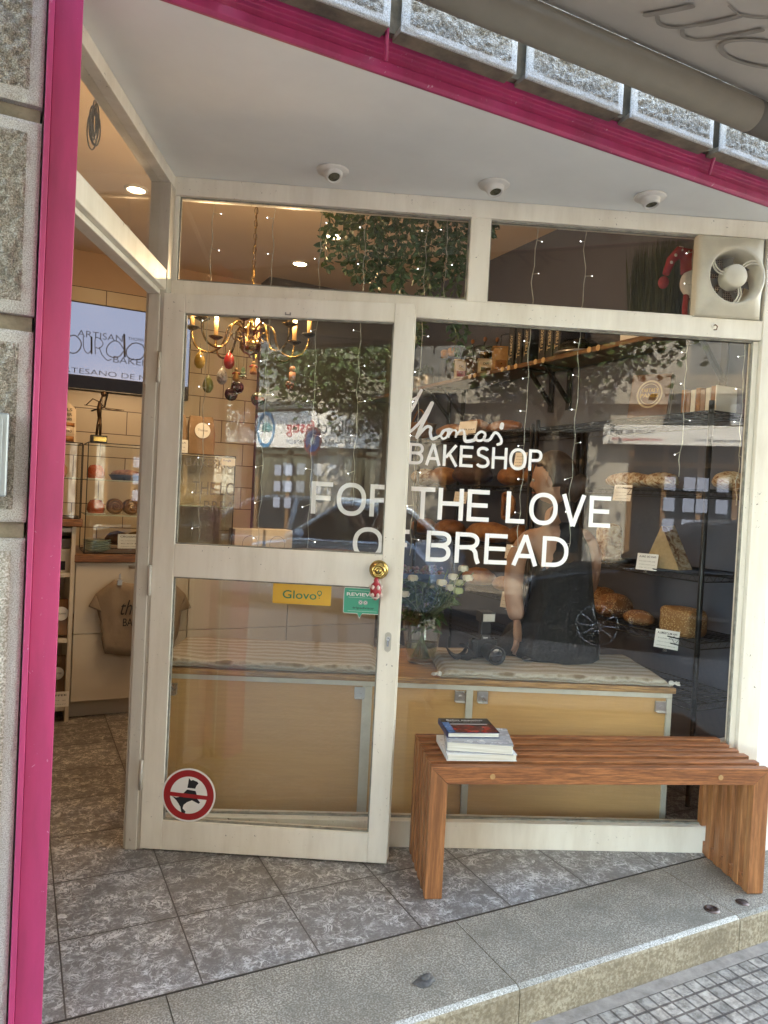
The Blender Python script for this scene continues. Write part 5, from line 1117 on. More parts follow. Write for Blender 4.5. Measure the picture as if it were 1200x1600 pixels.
def figur(o):
    c_=MB(); c_.lathe([(0,-.035),(.016,-.033),(.018,-.02),(.010,0),(.012,.008),(.006,.014),(0,.016)],n=14); c_.build('body',CR2,o); c_=MB(); c_.ell((0,0,.022),.009,.009,.010,10,8); c_.build('head',CRUMB,o); c_=MB(); c_.tube([(-.02,0,0),(-.008,-.006,.008),(.008,-.006,.008),(.02,0,0)],.004,6); c_.build('arms',RED,o)
hang('wooden_figure','small carved brown figure hanging right of the little tree',396,574,.03,figur,3.6); hang('straw_figure','tan straw figure hanging above the plum discs',369,585,.03,figur,3.5)
def tree_(o): c_=MB(); [c_.lathe([(.020-.004*k,-.02+.014*k),(.006,-.004+.014*k)],n=8) for k in range(3)]; c_.build('tree_tiers',M3('tinsel_green',(.05,.12,.06),rough=.4),o); c_=MB(); c_.cyl((0,0,-.028),(0,0,-.0201),.004,n=8); c_.build('trunk',CR,o)
hang('tiny_tree','tiny green Christmas tree ornament under the brass hub',380,582,.024,tree_,3.5)
hang('cork_doll','pink cork doll hanging at the right under the chandelier',457,582,.03,lambda o:(lambda c_:(c_.cyl((0,0,-.04),(0,0,.0),.016,n=16),c_.ell((0,0,.016),.016,.016,.016,14,10),c_.build('doll',M3('pink_cork',(.5,.25,.17)),o)))(MB()),3.6)
hang('berry_cluster','dark red berry cluster below the cork doll',453,602,.015,lambda o:(lambda c_:([c_.ell((rnd.uniform(-.014,.014),rnd.uniform(-.014,.014),rnd.uniform(-.014,.014)),.008,.008,.008,8,6) for _ in range(14)],c_.build('berries',M3('berry_red',(.16,.03,.02),rough=.3),o)))(MB()),3.6)
hang('painted_bauble','dark green bauble painted with red houses, lowest right of the chandelier',403,624,.034,lambda o:(lambda c_:(c_.ell((0,0,0),.034,.034,.034,20,14),c_.build('bauble',M3('bottle_green',(.03,.06,.03),rough=.25),o),(lambda d:([d.box(-.022+.009*k,-.015+.009*k,-.0345,-.031,-.006,.008) for k in range(5)],d.build('painted_houses',M3('house_red',(.35,.06,.03)),o)))(MB())))(MB()),3.5)
# ---- fairy lights
WIRE=pm('pale_wire',(.42,.42,.36),.4); LED=emi('led_glow',(.80,.88,1),1.0,False); TIP=pm('led_cap',(.7,.7,.7),.3)
ledm=MB(); ledm.ell((0,0,0),.0017,.0017,.0017,8,6); L0=ledm.build('led_bulb',LED); lede=L0.data; bpy.data.objects.remove(L0)
strands=[((334,312),(308,850),'leftmost, through the door glass'),((429,318),(404,850),'second from the left, through the door glass'),((503,330),(485,856),'crossing the no parking reflection'),((572,335),(553,790),'near the latch side of the door glass'),
 ((668,345),(640,868),'just right of the door edge'),((838,356),(806,868),'crossing the letter O of LOVE'),((916,360),(886,862),'crossing the letter V of LOVE'),((1084,375),(1060,745),'crossing the black post of the shelf unit'),((1172,380),(1156,790),'rightmost, against the end jamb'),((700,345),(692,500),'short one in front of the hanging leaves')]
for i,(a,b,l) in enumerate(strands):
    pa=loc(shop,aS(*a,.07)); pb=loc(shop,aS(*b,.07)); pa.z=min(pa.z,2.45)+.02
    o=thing('fairy_light_strand','wire of white fairy lights, '+l,'fairy lights',MS@pa,SA,'fairy light strands behind the window')
    Hh=pa.z-pb.z; dxs=pb.x-pa.x; n_=int(Hh/.035)+2; pts=[]
    for k in range(n_+1):
        t=k/n_; pts.append((dxs*t*.4+.010*noise.noise(V((i*5,t*9,1)))+.003*math.sin(t*60),.012*noise.noise(V((i*3,t*7,4))),-Hh*t))
    c_=MB(); c_.tube(pts,.0011,5); c_.tube([(p_[0]+.0018*math.sin(k*1.7),p_[1]+.0018*math.cos(k*1.7),p_[2]) for k,p_ in enumerate(pts)],.0009,4)
    bulbs=[]; sgn=1
    for k in range(2,n_,4):
        p_=pts[k]; sgn=rnd.choice([-1,-1,1]); q=(p_[0]+sgn*rnd.uniform(.018,.03),p_[1]+rnd.uniform(-.01,.005),p_[2]+rnd.uniform(-.012,.006)); c_.tube([p_,q],.0010,4); c_.tube([tuple(V(p_)*.25+V(q)*.75),q],.0019,6); bulbs.append(q)
    c_.build('wire',WIRE,o)
    for q in bulbs: bo=bpy.data.objects.new('led_bulb',lede); COL.objects.link(bo); bo.parent=o; bo.location=q
o=thing('cable_coil','grey cable coil hanging behind the side pane above the doorway','cable',aP(148,175,(.486,2.832,0),math.atan2(.9,.43),.13)); c_=MB()
GC=pm('grey_cable',(.17,.18,.17),.6)
for k in range(6):
    w_=.008+.002*k; c_.tube([(math.cos(t)*w_*.8+.006*math.sin(k*2.1),math.sin(t)*w_*.8+.0,-.02+math.sin(t)*(.06+.006*math.sin(k*3))-.008*k) for t in [2*PI*q/20 for q in range(20)]],.0022,5,closed=True)
c_.tube([(0,0,.05),(-.03,.0,.10),(-.06,-.02,.13)],.0025,5); c_.build('coil',GC,o)
# ---- hanging leaves behind the transom
LEAF=pm('leaf_green',(.07,.16,.055),.5,var=.3,sc=30); STEM=pm('stem_green',(.08,.10,.04),.6)
def vine_group(label,spots,nm='hanging_ivy'):
    p0=MS@V((loc(shop,aS(spots[0][0],spots[0][1],.32)).x,.32,2.6)); o=thing(nm,label,'hanging plant',p0,SA); cl=MB(); cs_=MB()
    for (x,ytop,ybot) in spots:
        a=loc(o,aS(x,ytop,.32+rnd.uniform(-.1,.12))); b=loc(o,aS(x+rnd.uniform(-6,6),ybot,.32)); L=a.z-b.z+.05; px_=a.x; py_=a.y
        n_=max(4,int(L/.022)); pts=[]
        for k in range(n_+1):
            px_+=rnd.uniform(-.006,.006); py_+=rnd.uniform(-.004,.004); pts.append((px_,py_,a.z+.05-L*k/n_))
        cs_.tube(pts,.0013,4)
        for k in range(1,n_+1):
            for s_ in range(5):
                az=rnd.uniform(0,2*PI); el=rnd.uniform(-1.2,.2); d=V((math.cos(az)*math.cos(el),math.sin(az)*math.cos(el),math.sin(el))); l_=rnd.uniform(.026,.044); b_=V(pts[k])+d*.010; sd=d.cross(V((rnd.uniform(-1,1),rnd.uniform(-1,1),rnd.uniform(-1,1)))).normalized()*l_*.32; up_=sd.cross(d).normalized()*l_*.10
                t_=b_+d*l_; cl.add([b_,b_+d*l_*.35+sd*.9+up_,b_+d*l_*.7+sd*.7+up_,t_,b_+d*l_*.7-sd*.7+up_,b_+d*l_*.35-sd*.9+up_,b_+d*l_*.5],[(0,1,2,6),(2,3,6),(3,4,6),(4,5,0,6)])
    cs_.build('stem',STEM,o); cl.build('leaves',LEAF,o); return o
sp=[]
for k in range(24):
    x=516+k*9.5; t=k/23; sp.append((x,330+.07*(x-516),min(468,345+rnd.uniform(20,70)+80*t) if x<560 else rnd.uniform(420,475)))
vine_group('mass of small green leaves hanging behind the left transom pane',sp)
vine_group('two short leafy tips hanging at the top of the large window beside the door edge',[(648,470,535),(654,470,520),(716,480,545),(722,480,520),(712,480,512)])
vine_group('sprig of leaves at the left edge of the right transom pane',[(770,340,370),(774,342,362)])
# ================================================================ BENCH, BOOKS
q0=aZ(663,1406,0); q1=aZ(1192,1397,0); ba=math.atan2(q1.y-q0.y,q1.x-q0.x); bl=(q1-q0).length
BH=.452
bench=thing('slatted_bench','low reddish brown hardwood slatted bench in front of the shop window','bench',(q0.x,q0.y,0),ba)
BWD=wood('bench_hardwood',(.34,.122,.042),(.19,.064,.022),(.42,.165,.058),'x',13,.5,.45,190,3.2,fs=.7)
BWZ=wood('bench_leg_wood',(.35,.138,.05),(.20,.075,.026),(.44,.20,.075),'z',13,.5,.4,190,3.2,fs=.45)
SW,GAP,TH=.033,.0285,.060
for i in range(6):
    y0=i*(SW+GAP); y1=y0+SW; e=rnd.uniform(-.0015,.0015)
    def mit(mb,pts): mb.add([(x,y,z) for y in (y0,y1) for x,z in pts],[(0,1,2,3),(7,6,5,4)]+[(k,(k+1)%4,4+(k+1)%4,4+k) for k in range(4)])
    c_=MB(); mit(c_,[(0.0006,BH+e),(bl-.0006,BH+e),(bl-TH,BH-TH),(TH,BH-TH)]); c_.build('seat_slat',BWD,bench,bevel=.0025)
    c_=MB(); mit(c_,[(0,.001),(TH,.001),(TH,BH-TH-.0008),(0,BH-.0008)]); c_.build('leg_slat',BWZ,bench,bevel=.0025)
    c_=MB(); mit(c_,[(bl-TH,.001),(bl,.001),(bl,BH-.0008),(bl-TH,BH-TH-.0008)]); c_.build('leg_slat',BWZ,bench,bevel=.0025)
D_=5*(SW+GAP)+SW
for i in range(5):
    y0=i*(SW+GAP)+SW
    for x0,x1,z0,z1 in ((.0035,TH-.004,.003,.05),(bl-TH+.004,bl-.0035,.003,.05),(.20,.245,BH-.044,BH-.012),(bl-.245,bl-.20,BH-.044,BH-.012)):
        c_=MB(); c_.box(x0,x1,y0+.0003,y0+GAP-.0003,z0,z1); c_.build('spacer_block',BWD,bench,bevel=.001)
def lBe(x,y):
    v=ray(x,y); o=V((q0.x,q0.y,0)); n=V((-math.sin(ba),math.cos(ba),0)); return loc(bench,CAM+v*(n.dot(o-CAM)/n.dot(v)))
for px in ((770,1208),(1126,1213)):
    q=lBe(*px); c_=MB(); c_.cyl((q.x,.004,BH-TH/2-.002),(q.x,-.003,BH-TH/2-.002),.0095,.0088,20); c_.build('dowel_plug',LW,bench)
def book(label,xy0,xy1,z,depth,th,cov,ang2=0,title=None,extra=None,soft=False,shear=0):
    a=aZ(*xy0,z); b=aZ(*xy1,z); an=math.atan2(b.y-a.y,b.x-a.x)+ang2; w_=(b-a).length
    o=thing('book',label,'book',(a.x,a.y,z),an,None)
    c=.0022; c_=MB(); c_.box(.004,w_-.003,.0025,depth-.004,c+.0002,th-c-.0002); c_.build('pages',PAGES,o,bevel=.0008)
    c_=MB(); c_.box(0,w_,0,depth,0,c); c_.box(0,w_,0,depth,th-c,th); c_.box(0,c,0,depth,c+.0001,th-c-.0001); c_.build('cover',cov,o,bevel=.001)
    return o,w_,th
def pagesm():
    mt,n,b=nodes('book_pages'); a=noi(n,coords(n,(2,2,240)),2.2,3,.6); n.links.new(ramp(n,a,[(.35,(.50,.47,.40)),(.65,(.74,.72,.66))]),b.inputs['Base Color']); b.inputs['Roughness'].default_value=.85; return mt
PAGES=pagesm()
WC=pm('white_cover_gloss',(.70,.70,.69),.3,var=.03); GC2=pm('grey_cover_gloss',(.36,.37,.39),.25,var=.05)
z=BH+.002
o,w_,t_=book('thick white hardback at the bottom of the pile on the bench',(698,1189),(808,1190),z,.20,.024,WC)
text('lettering','CONTEMPORARY HOUSES OF THE WORLD',GREYT,o,(.012,.018,t_+.0006),w=w_*.86,h=.010,rot=(R(-90),0,0)); z+=.0245
c_=MB(); c_.box(w_*.06,w_*.38,.055,.060,t_+.0003,t_+.0008); c_.box(w_*.45,w_*.53,.03,.055,t_+.0003,t_+.0008); c_.box(w_*.56,w_*.62,.03,.052,t_+.0003,t_+.0008); c_.build('cover_print',BLACK,o)
o,w_,t_=book('thick softback with a grey cover, second from the bottom of the pile',(697,1174),(802,1180),z,.19,.034,GC2,R(-1)); text('lettering','HOM',WH,o,(w_*.72,.165,t_+.0006),w=w_*.2,h=.016,rot=(R(-90),0,0),bold=.02); text('lettering','Houses',WH,o,(w_*.82,.02,t_+.0006),w=w_*.1,h=.006,rot=(R(-90),0,0)); z+=.0345
o,w_,t_=book('book with a black, red and blue cover on top of the pile',(699,1153),(781,1154),z,.165,.019,pm('navy_spine',(.015,.03,.11),.3),R(1))
c_=MB(); c_.box(.002,w_-.001,.001,.1635,t_+.0002,t_+.0006); c_.build('cover_sheet',pm('black_cover_art',(.018,.016,.018),.22),o)
def redart():
    mt,n,b=nodes('red_cover_art'); a=noi(n,coords(n),22,4,.6,1.); n.links.new(ramp(n,a,[(.38,(.02,.012,.012)),(.52,(.16,.022,.015)),(.7,(.35,.045,.03))]),b.inputs['Base Color']); b.inputs['Roughness'].default_value=.22; return mt
c_=MB(); c_.box(.030,w_-.001,.002,.085,t_+.0007,t_+.0010); c_.build('cover_photo',redart(),o)
c_=MB(); c_.box(.003,.029,.002,.115,t_+.0007,t_+.0010); c_.build('blue_panel',pm('blue_cover_art',(.10,.20,.42),.25,var=.3,sc=10),o)
c_=MB(); c_.box(.030,w_-.02,.092,.096,t_+.0007,t_+.0009); c_.build('white_rule',WH,o)
text('lettering','Baños pequeños',WH,o,(.026,.132,t_+.0011),w=w_*.72,h=.013,rot=(R(-90),0,0),bold=.015); text('lettering','small bathrooms · petites salles de bain',WH,o,(.026,.118,t_+.0011),w=w_*.66,h=.006,rot=(R(-90),0,0))
# ================================================================ ON THE WINDOW SEAT
SZ=.6135
# vase of flowers
p=aZ(657,1034,SZ); vase=thing('glass_vase','tall clear glass vase holding white roses and green leaves on the window seat','vase',(p.x,p.y,SZ))
vh=.255; c_=MB(); c_.lathe([(0,.0),(.058,.0),(.064,.006),(.074,.06),(.085,.14),(.095,vh),(.091,vh),(.081,.14),(.070,.06),(.060,.022),(0,.018)],n=36); c_.build('vase_glass',CGLASS,vase)
c_=MB(); c_.lathe([(0,.020),(.0595,.023),(.0695,.06),(.072,.085),(0,.085)],n=30); c_.build('water',glass('vase_water',(.78,.82,.70)),vase)
c_=MB(); cl=MB(); GL2=pm('flower_leaf',(.06,.14,.035),.45,var=.3,sc=30); STG=pm('flower_stem',(.13,.20,.06),.5,var=.2)
fl=[(724,890),(708,903),(717,912),(690,912),(704,920),(716,925),(731,905),(632,930),(645,905),(672,900),(700,890),(660,915),(740,895)]
def headpos(x,y,k): return loc(vase,aD3(x,y,3.02+.06*((k*7)%5-2)/2))
ROSE=pm('white_petal',(.66,.62,.46),.6,var=.12,sc=50,sheen=.2); ROSE2=pm('green_bud',(.38,.42,.16),.6,var=.2,sc=50)
for k,(x,y) in enumerate(fl):
    h_=headpos(x,y,k); a=rnd.uniform(0,2*PI); b0=V((math.cos(a)*.035,math.sin(a)*.035,.025)); m_=V((-math.cos(a)*.02,-math.sin(a)*.02,vh*.72)); r_=V((h_.x*.55,h_.y*.55,vh+.02))
    c_.tube([b0,b0.lerp(m_,.5),m_,r_,m_.lerp(h_,.85),h_],.0022,6)
    if k<9:
        f_=MB(); nP=44
        for j in range(nP):
            t=j/nP; az=j*2.4; el=.2+1.25*(1-t); R_=.009+.021*t; d=V((math.cos(az)*math.cos(el),math.sin(az)*math.cos(el),math.sin(el)*.8)); c0=h_+d*R_*.6; u=d.cross(V((0,0,1))).normalized()*(.006+.007*t); v_=d.cross(u).normalized()*-(.007+.007*t)
            f_.add([c0-u*.5-v_*.8,c0+u*.5-v_*.8,c0+u+d*.004,c0+u*.6+v_*.9+d*.003,c0-u*.6+v_*.9+d*.003,c0-u+d*.004],[(0,1,2,5),(5,2,3,4)],True)
        f_.ell(h_,.010,.010,.010,8,6); f_.build('rose' if k not in(2,5) else 'rose_bud',ROSE if k not in (2,5) else ROSE2,vase)
for k in range(26):
    a=rnd.uniform(0,2*PI); c_.tube([V((math.cos(a)*.04,math.sin(a)*.04,.022)),V((-math.cos(a)*.012,-math.sin(a)*.012,vh*.6)),V((-math.cos(a)*rnd.uniform(.03,.06),-math.sin(a)*rnd.uniform(.03,.06),vh+.05))],.0019,5)
c_.build('stems',STG,vase)
for k in range(340):
    a=rnd.uniform(0,2*PI); r_=rnd.uniform(0,.13)*(1 if k%3 else .5); z=vh+rnd.uniform(-.06,.12)+(.0 if k%5 else -.06); b_=V((math.cos(a)*r_,math.sin(a)*r_*.8,z))
    if z<vh: b_.x*=.5; b_.y*=.5
    d=V((math.cos(a),math.sin(a),rnd.uniform(-.7,.7))).normalized(); l_=rnd.uniform(.04,.075); s_=d.cross(V((rnd.uniform(-1,1),rnd.uniform(-1,1),1))).normalized()*l_*.26; n_=s_.cross(d).normalized()*l_*.12
    cl.add([b_,b_+d*l_*.3+s_*.9+n_,b_+d*l_*.65+s_*.8+n_,b_+d*l_-n_,b_+d*l_*.65-s_*.8+n_,b_+d*l_*.3-s_*.9+n_,b_+d*l_*.5],[(0,1,2,6),(2,3,6),(3,4,6),(4,5,0,6)])
cl.build('leaves',GL2,vase)
# wrapped bouquet behind the vase, leaning
p=aD3(655,897,3.12); o=thing('wrapped_bouquet','cellophane wrapped bouquet with blue tissue and purple flowers lying behind the vase','bouquet',p,0,rot=(0,R(0),R(-20)))
c_=MB(); 
for k in range(26):
    t=k/25; 
P_=[(x*.13-.065+.0,0.02*math.sin(x*9),.008*math.sin(x*13)) for x in [i/10 for i in range(11)]]
vs=[];fs=[]; nx=18
for i in range(nx+1):
    for j in range(7):
        x=-.10+.22*i/nx; r_=.018+.045*i/nx; a=PI*(.95+1.1*j/6); vs.append((x,math.cos(a)*r_,math.sin(a)*r_*.8+.008*noise.noise(V((x*40,j,1)))))
for i in range(nx):
    for j in range(6): fs.append((i*7+j,i*7+j+1,(i+1)*7+j+1,(i+1)*7+j))
c_.add(vs,fs,False); c_.build('blue_tissue',pm('blue_tissue',(.05,.10,.20),.5,var=.3,sc=30,bst=.5),o)
c_=MB()
for k in range(60):
    x=rnd.uniform(-.08,.11); c_.ell((x,rnd.uniform(-.03,.03),rnd.uniform(-.005,.035)),.008,.008,.007,7,5)
c_.build('flower_heads',pm('purple_flower',(.20,.05,.13),.7,var=.5,sc=60,col2=(.10,.16,.06)),o)
# paper bag standing behind vase
p=aZ(700,1010,SZ); o=thing('white_paper_sheet','plain grey white paper panel standing behind the flower vase','paper',(p.x+.02,p.y+.12,SZ),BA); c_=MB(); c_.box(-.10,-.01,0,.012,0,.30); c_.build('sheet',pm('grey_white_paper',(.42,.40,.42),.7),o,bevel=.002)
# camera with flash
p=aZ(756,1030,SZ+.034); cm=thing('camera','black digital camera with a large lens and a raised flash, on the striped mat','camera',(p.x,p.y,SZ+.036),SA+.18)
CB=pm('camera_black',(.012,.012,.013),.42,var=.2,sc=60,bst=.3,bsc=300); LG=pm('lens_glass',(.01,.012,.018),.05,coat=1)
c_=MB(); c_.box(-.062,.062,.0,.045,.003,.085); c_.box(-.064,-.036,-.014,-.0002,.003,.08); c_.build('body',CB,cm,bevel=.006,seg=3)
c_=MB(); c_.add([(-.024,-.006,.085),(.03,-.006,.085),(.03,.04,.085),(-.024,.04,.085),(-.016,-.0,.108),(.022,-.0,.108),(.022,.034,.108),(-.016,.034,.108)],[(0,1,5,4),(1,2,6,5),(2,3,7,6),(3,0,4,7),(4,5,6,7),(0,3,2,1)]); c_.build('viewfinder_hump',CB,cm,bevel=.003)
text('lettering','SONY',WH,cm,(-.010,-.0065,.092),w=.022,h=.006,bold=.02)
c_=MB(); c_.lathe([(0,.0),(.030,.0),(.030,.02),(.034,.022),(.034,.055),(.038,.06),(.038,.10),(.040,.102),(.040,.115),(.036,.116),(.034,.108),(0,.104)],(.012,-.001,.038),36,'y'); c_.build('lens',CB,cm)
c_=MB(); c_.lathe([(0,.112),(.020,.110),(.032,.107)],(.012,-.001,.038),32,'y'); c_.build('lens_glass',LG,cm)
c_=MB(); c_.lathe([(.0342,.058),(.0346,.058),(.0346,.0595)],(.012,-.001,.038),36,'y'); c_.build('lens_ring',M3('orange_ring',(.3,.12,.02)),cm)
c_=MB(); c_.cyl((-.045,.02,.0852),(-.045,.02,.092),.009,n=16); c_.cyl((.047,.02,.0852),(.047,.02,.092),.008,n=16); c_.build('dial',CB,cm)
fl_=MB(); fl_.box(-.022,.028,.0,.035,.1085,.165); fl_.build('flash_foot',CB,cm,bevel=.004)
fl_=MB(); fl_.box(-.030,.034,-.028,.05,.166,.212); FH=fl_.build('flash_head',CB,cm,bevel=.004)
fl_=MB(); fl_.box(-.025,.029,-.0305,-.0282,.172,.205); fl_.build('flash_window',pm('flash_window',(.62,.60,.55),.12,coat=.8),FH)
c_=MB(); pts=[(-.065,.02,.07),(-.09,.0,.03),(-.13,-.02,.004),(-.17,-.03,.022),(-.19,-.005,.045),(-.165,.03,.03),(-.14,.03,.004),(-.11,-.035,.006),(-.085,-.05,.03),(-.10,-.02,.06),(-.12,.03,.05)]
vs=[]; 
for k,pt in enumerate(pts): vs+=[V(pt)+V((.003*k%3,.0,-.010)),V(pt)+V((0,.004,.014))]
c_.add(vs,[(2*i,2*i+1,2*i+3,2*i+2) for i in range(len(pts)-1)],True); sb=c_.build('strap',pm('strap_black',(.014,.014,.016),.7),cm); sb.modifiers.new('sub','SUBSURF').render_levels=2; s_=sb.modifiers.new('so','SOLIDIFY'); s_.thickness=.0025
p=aZ(824,1033,SZ+.034); o=thing('lens_cap','small black lens cap case lying on the mat in front of the woman','case',(p.x,p.y,SZ+.037),.4); c_=MB(); c_.ell((0,0,.008),.035,.022,.010,18,10); c_.build('case_body',CB,o)
# ================================================================ WRITING THE BIG LETTERS ON THE GLASS IS IN THE SHOPFRONT PART
# ================================================================ PEOPLE
SKIN=pm('skin',(.33,.18,.115),.5,var=.06,sc=20); SKIN.node_tree.nodes['Principled BSDF'].inputs['Subsurface Weight'].default_value=.0
DRESS=pm('black_cloth',(.010,.010,.012),.85,var=.2,sc=14,bst=.5,bsc=22,bd=.01); HAIR=pm('brown_hair',(.055,.028,.016),.45,var=.3,sc=60,stretch=(1,1,.2),bst=.5,bsc=180)
def skin_mesh(name,pts,edges,rad,mt,parent,root=0,sub=2,smooth=True):
    me=bpy.data.meshes.new(name+'_rig'); me.from_pydata([tuple(p) for p in pts],edges,[]); o=bpy.data.objects.new(name+'_rig',me); COL.objects.link(o)
    s=o.modifiers.new('skin','SKIN'); s.use_smooth_shade=True; s.branch_smoothing=.6
    sv_=me.skin_vertices[0].data
    for i,r_ in enumerate(rad): sv_[i].radius=(r_,r_) if not isinstance(r_,tuple) else r_; sv_[i].use_root=(i==root)
    u=o.modifiers.new('sub','SUBSURF'); u.levels=sub; u.render_levels=sub
    m2=evalmesh(o); bpy.data.objects.remove(o); m2.name=name; m2.materials.clear(); m2.materials.append(mt); m2.polygons.foreach_set('use_smooth',[True]*len(m2.polygons))
    q=bpy.data.objects.new(name,m2); COL.objects.link(q); q.parent=parent; return q
def head(parent,c,yaw,tilt,s,hairstyle,skin=SKIN,hair=HAIR,name='head'):
    """human head facing local -Y before turning; c is the centre of the skull"""
    M=Matrix.Translation(c)@Matrix.Rotation(yaw,4,'Z')@Matrix.Rotation(tilt,4,'X')
    n,k=40,30; vs=[]; fs=[]
    for i in range(k+1):
        t=PI*i/k
        for j in range(n):
            a=2*PI*j/n; x=math.sin(t)*math.cos(a); y=math.sin(t)*math.sin(a); z=math.cos(t)
            rx,ry,rz=.075,.095,.115
            f=-y   # 1 towards the face
            X=x*rx; Y=y*ry; Z=z*rz
            if z<0: X*=1-.30*(-z)**1.3; Y=Y*(1-.10*(-z)) - .012*(-z)*(f>0)*f
            if z<-.2 and f<0: Y*=1-.35*(-z)
            if f>.55:
                w_=math.exp(-(x/.16)**2)
                Y-=.022*w_*math.exp(-((z+.18)/.13)**2)              # nose
                Y-=.010*w_*math.exp(-((z-.02)/.16)**2)
                Y-=.007*math.exp(-(x/.30)**2)*math.exp(-((z+.47)/.07)**2)     # lips
                Y+=.004*math.exp(-(x/.35)**2)*math.exp(-((z+.54)/.03)**2)
                Y-=.009*math.exp(-(x/.28)**2)*math.exp(-((z+.82)/.14)**2)     # chin
                Y+=.010*math.exp(-((abs(x)-.34)/.16)**2)*math.exp(-((z-.02)/.12)**2)  # eye sockets
                Y-=.004*math.exp(-((z-.2)/.10)**2)
            vs.append(M@(V((X,Y,Z))*s))
    for i in range(k):
        for j in range(n): fs.append((i*n+j,(i)*n+(j+1)%n,(i+1)*n+(j+1)%n,(i+1)*n+j))
    mb=MB(); mb.add(vs,fs,True)
    for sx in (-1,1):
        e=MB(); rt=Matrix.Rotation(sx*.35,3,'Z'); e.ell((sx*.076,.008,-.012),.008,.019,.031,14,10,rot=rt); e.v=[tuple(M@(V(v)*s)) for v in e.v]; mb.add(e.v,e.f,True)
    for sx in (-1,1):
        e=MB(); e.ell((sx*.030,-.0835,.002),.013,.009,.008,12,8); e.v=[tuple(M@(V(v)*s)) for v in e.v]; e.build('eye',M3('eye_white',(.55,.52,.48),rough=.2),parent)
        e=MB(); e.ell((sx*.030,-.0900,.002),.005,.0045,.005,10,8); e.v=[tuple(M@(V(v)*s)) for v in e.v]; e.build('iris',BLACK,parent)
        e=MB(); e.tube([(sx*.016,-.098,.022),(sx*.031,-.099,.027),(sx*.046,-.090,.021)],[.0016,.0024,.0014],6); e.v=[tuple(M@(V(v)*s)) for v in e.v]; e.build('eyebrow',hair,parent)
    e=MB(); e.tube([(-.020,-.094,-.055),(-.008,-.1035,-.052),(0,-.104,-.0535),(.008,-.1035,-.052),(.020,-.094,-.055)],[.0015,.0036,.003,.0036,.0015],8); e.v=[tuple(M@(V(v)*s)) for v in e.v]; e.build('lips',M3('lip_skin',(.30,.10,.08),rough=.4),parent)
    # hair shell
    hv=[];hf=[]; n2,k2=48,26
    for i in range(k2+1):
        t=PI*i/k2
        for j in range(n2):
            a=2*PI*j/n2; x=math.sin(t)*math.cos(a); y=math.sin(t)*math.sin(a); z=math.cos(t); f=-y
            rx,ry,rz=.083,.104,.124
            lim=.30 if hairstyle=='back' else .2
            cut=(f>.2 and z<lim+.35*(f-.2)) or (z<-.45) or (abs(x)>.75 and f>0.0 and z<.15)
            sc_=.93 if cut else 1+.012*math.sin(a*26)*(abs(z)<.9)
            X,Y,Z=x*rx*sc_,y*ry*sc_,z*rz*sc_
            if cut: X*=.80;Y=Y*.80+.02;Z*=.85
            hv.append(M@(V((X,Y+.004,Z+.004))*s))
    for i in range(k2):
        for j in range(n2): hf.append((i*n2+j,i*n2+(j+1)%n2,(i+1)*n2+(j+1)%n2,(i+1)*n2+j))
    h_=MB(); h_.add(hv,hf,True)
    if hairstyle=='back':
        e=MB(); e.ell((0,.115,-.03),.036,.034,.038,18,14,fn=lambda p:p*(1+.05*math.sin(8*math.atan2(p.x,p.z)))); e.v=[tuple(M@(V(v)*s)) for v in e.v]; h_.add(e.v,e.f,True)
        e=MB(); e.tube([(0,.09,-.0),(0,.085,-.06),(0,.06,-.10)],[.055,.05,.03],14); e.v=[tuple(M@(V(v)*s)) for v in e.v]; h_.add(e.v,e.f,True)
    h_.build('hair',hair,parent); return mb,M
def hand(parent,wrist,d,up,s,mt,curl=.5,side=1):
    """palm and five separate fingers as one skinned surface each, rooted in the palm"""
    d=V(d).normalized(); up=V(up); up=(up-d*up.dot(d)).normalized(); r_=d.cross(up)*side; W=V(wrist); mb=MB()
    def q(a,b,c): return W+(d*a+r_*b+up*c)*s
    mb.tube([q(-.01,0,0),q(.02,0,0),q(.05,.0,0),q(.085,0,-.004)],[.024*s,.030*s,.037*s,.034*s],14)
    for v_i in range(len(mb.v)):
        p=V(mb.v[v_i])-W; u=p.dot(up); mb.v[v_i]=tuple(V(mb.v[v_i])-up*u*.55)
    for k,(b,L) in enumerate(((-.028,.060),(-.010,.075),(.009,.070),(.026,.055))):
        pts=[q(.078,b,0)]; a_=0; x_,z_=.078,0
        for sgm in (.45,.32,.25):
            a_+=curl*(.8+.08*k); x_+=math.cos(a_)*L*sgm; z_-=math.sin(a_)*L*sgm; pts.append(q(x_,b*1.08,z_))
        mb.tube(pts,[.0092*s,.0088*s,.0080*s,.0060*s],10)
    mb.tube([q(.015,-.028,0),q(.038,-.048,-.008),q(.062,-.056,-.018),q(.080,-.052,-.028)],[.013*s,.011*s,.0098*s,.007*s],10)
    return mb
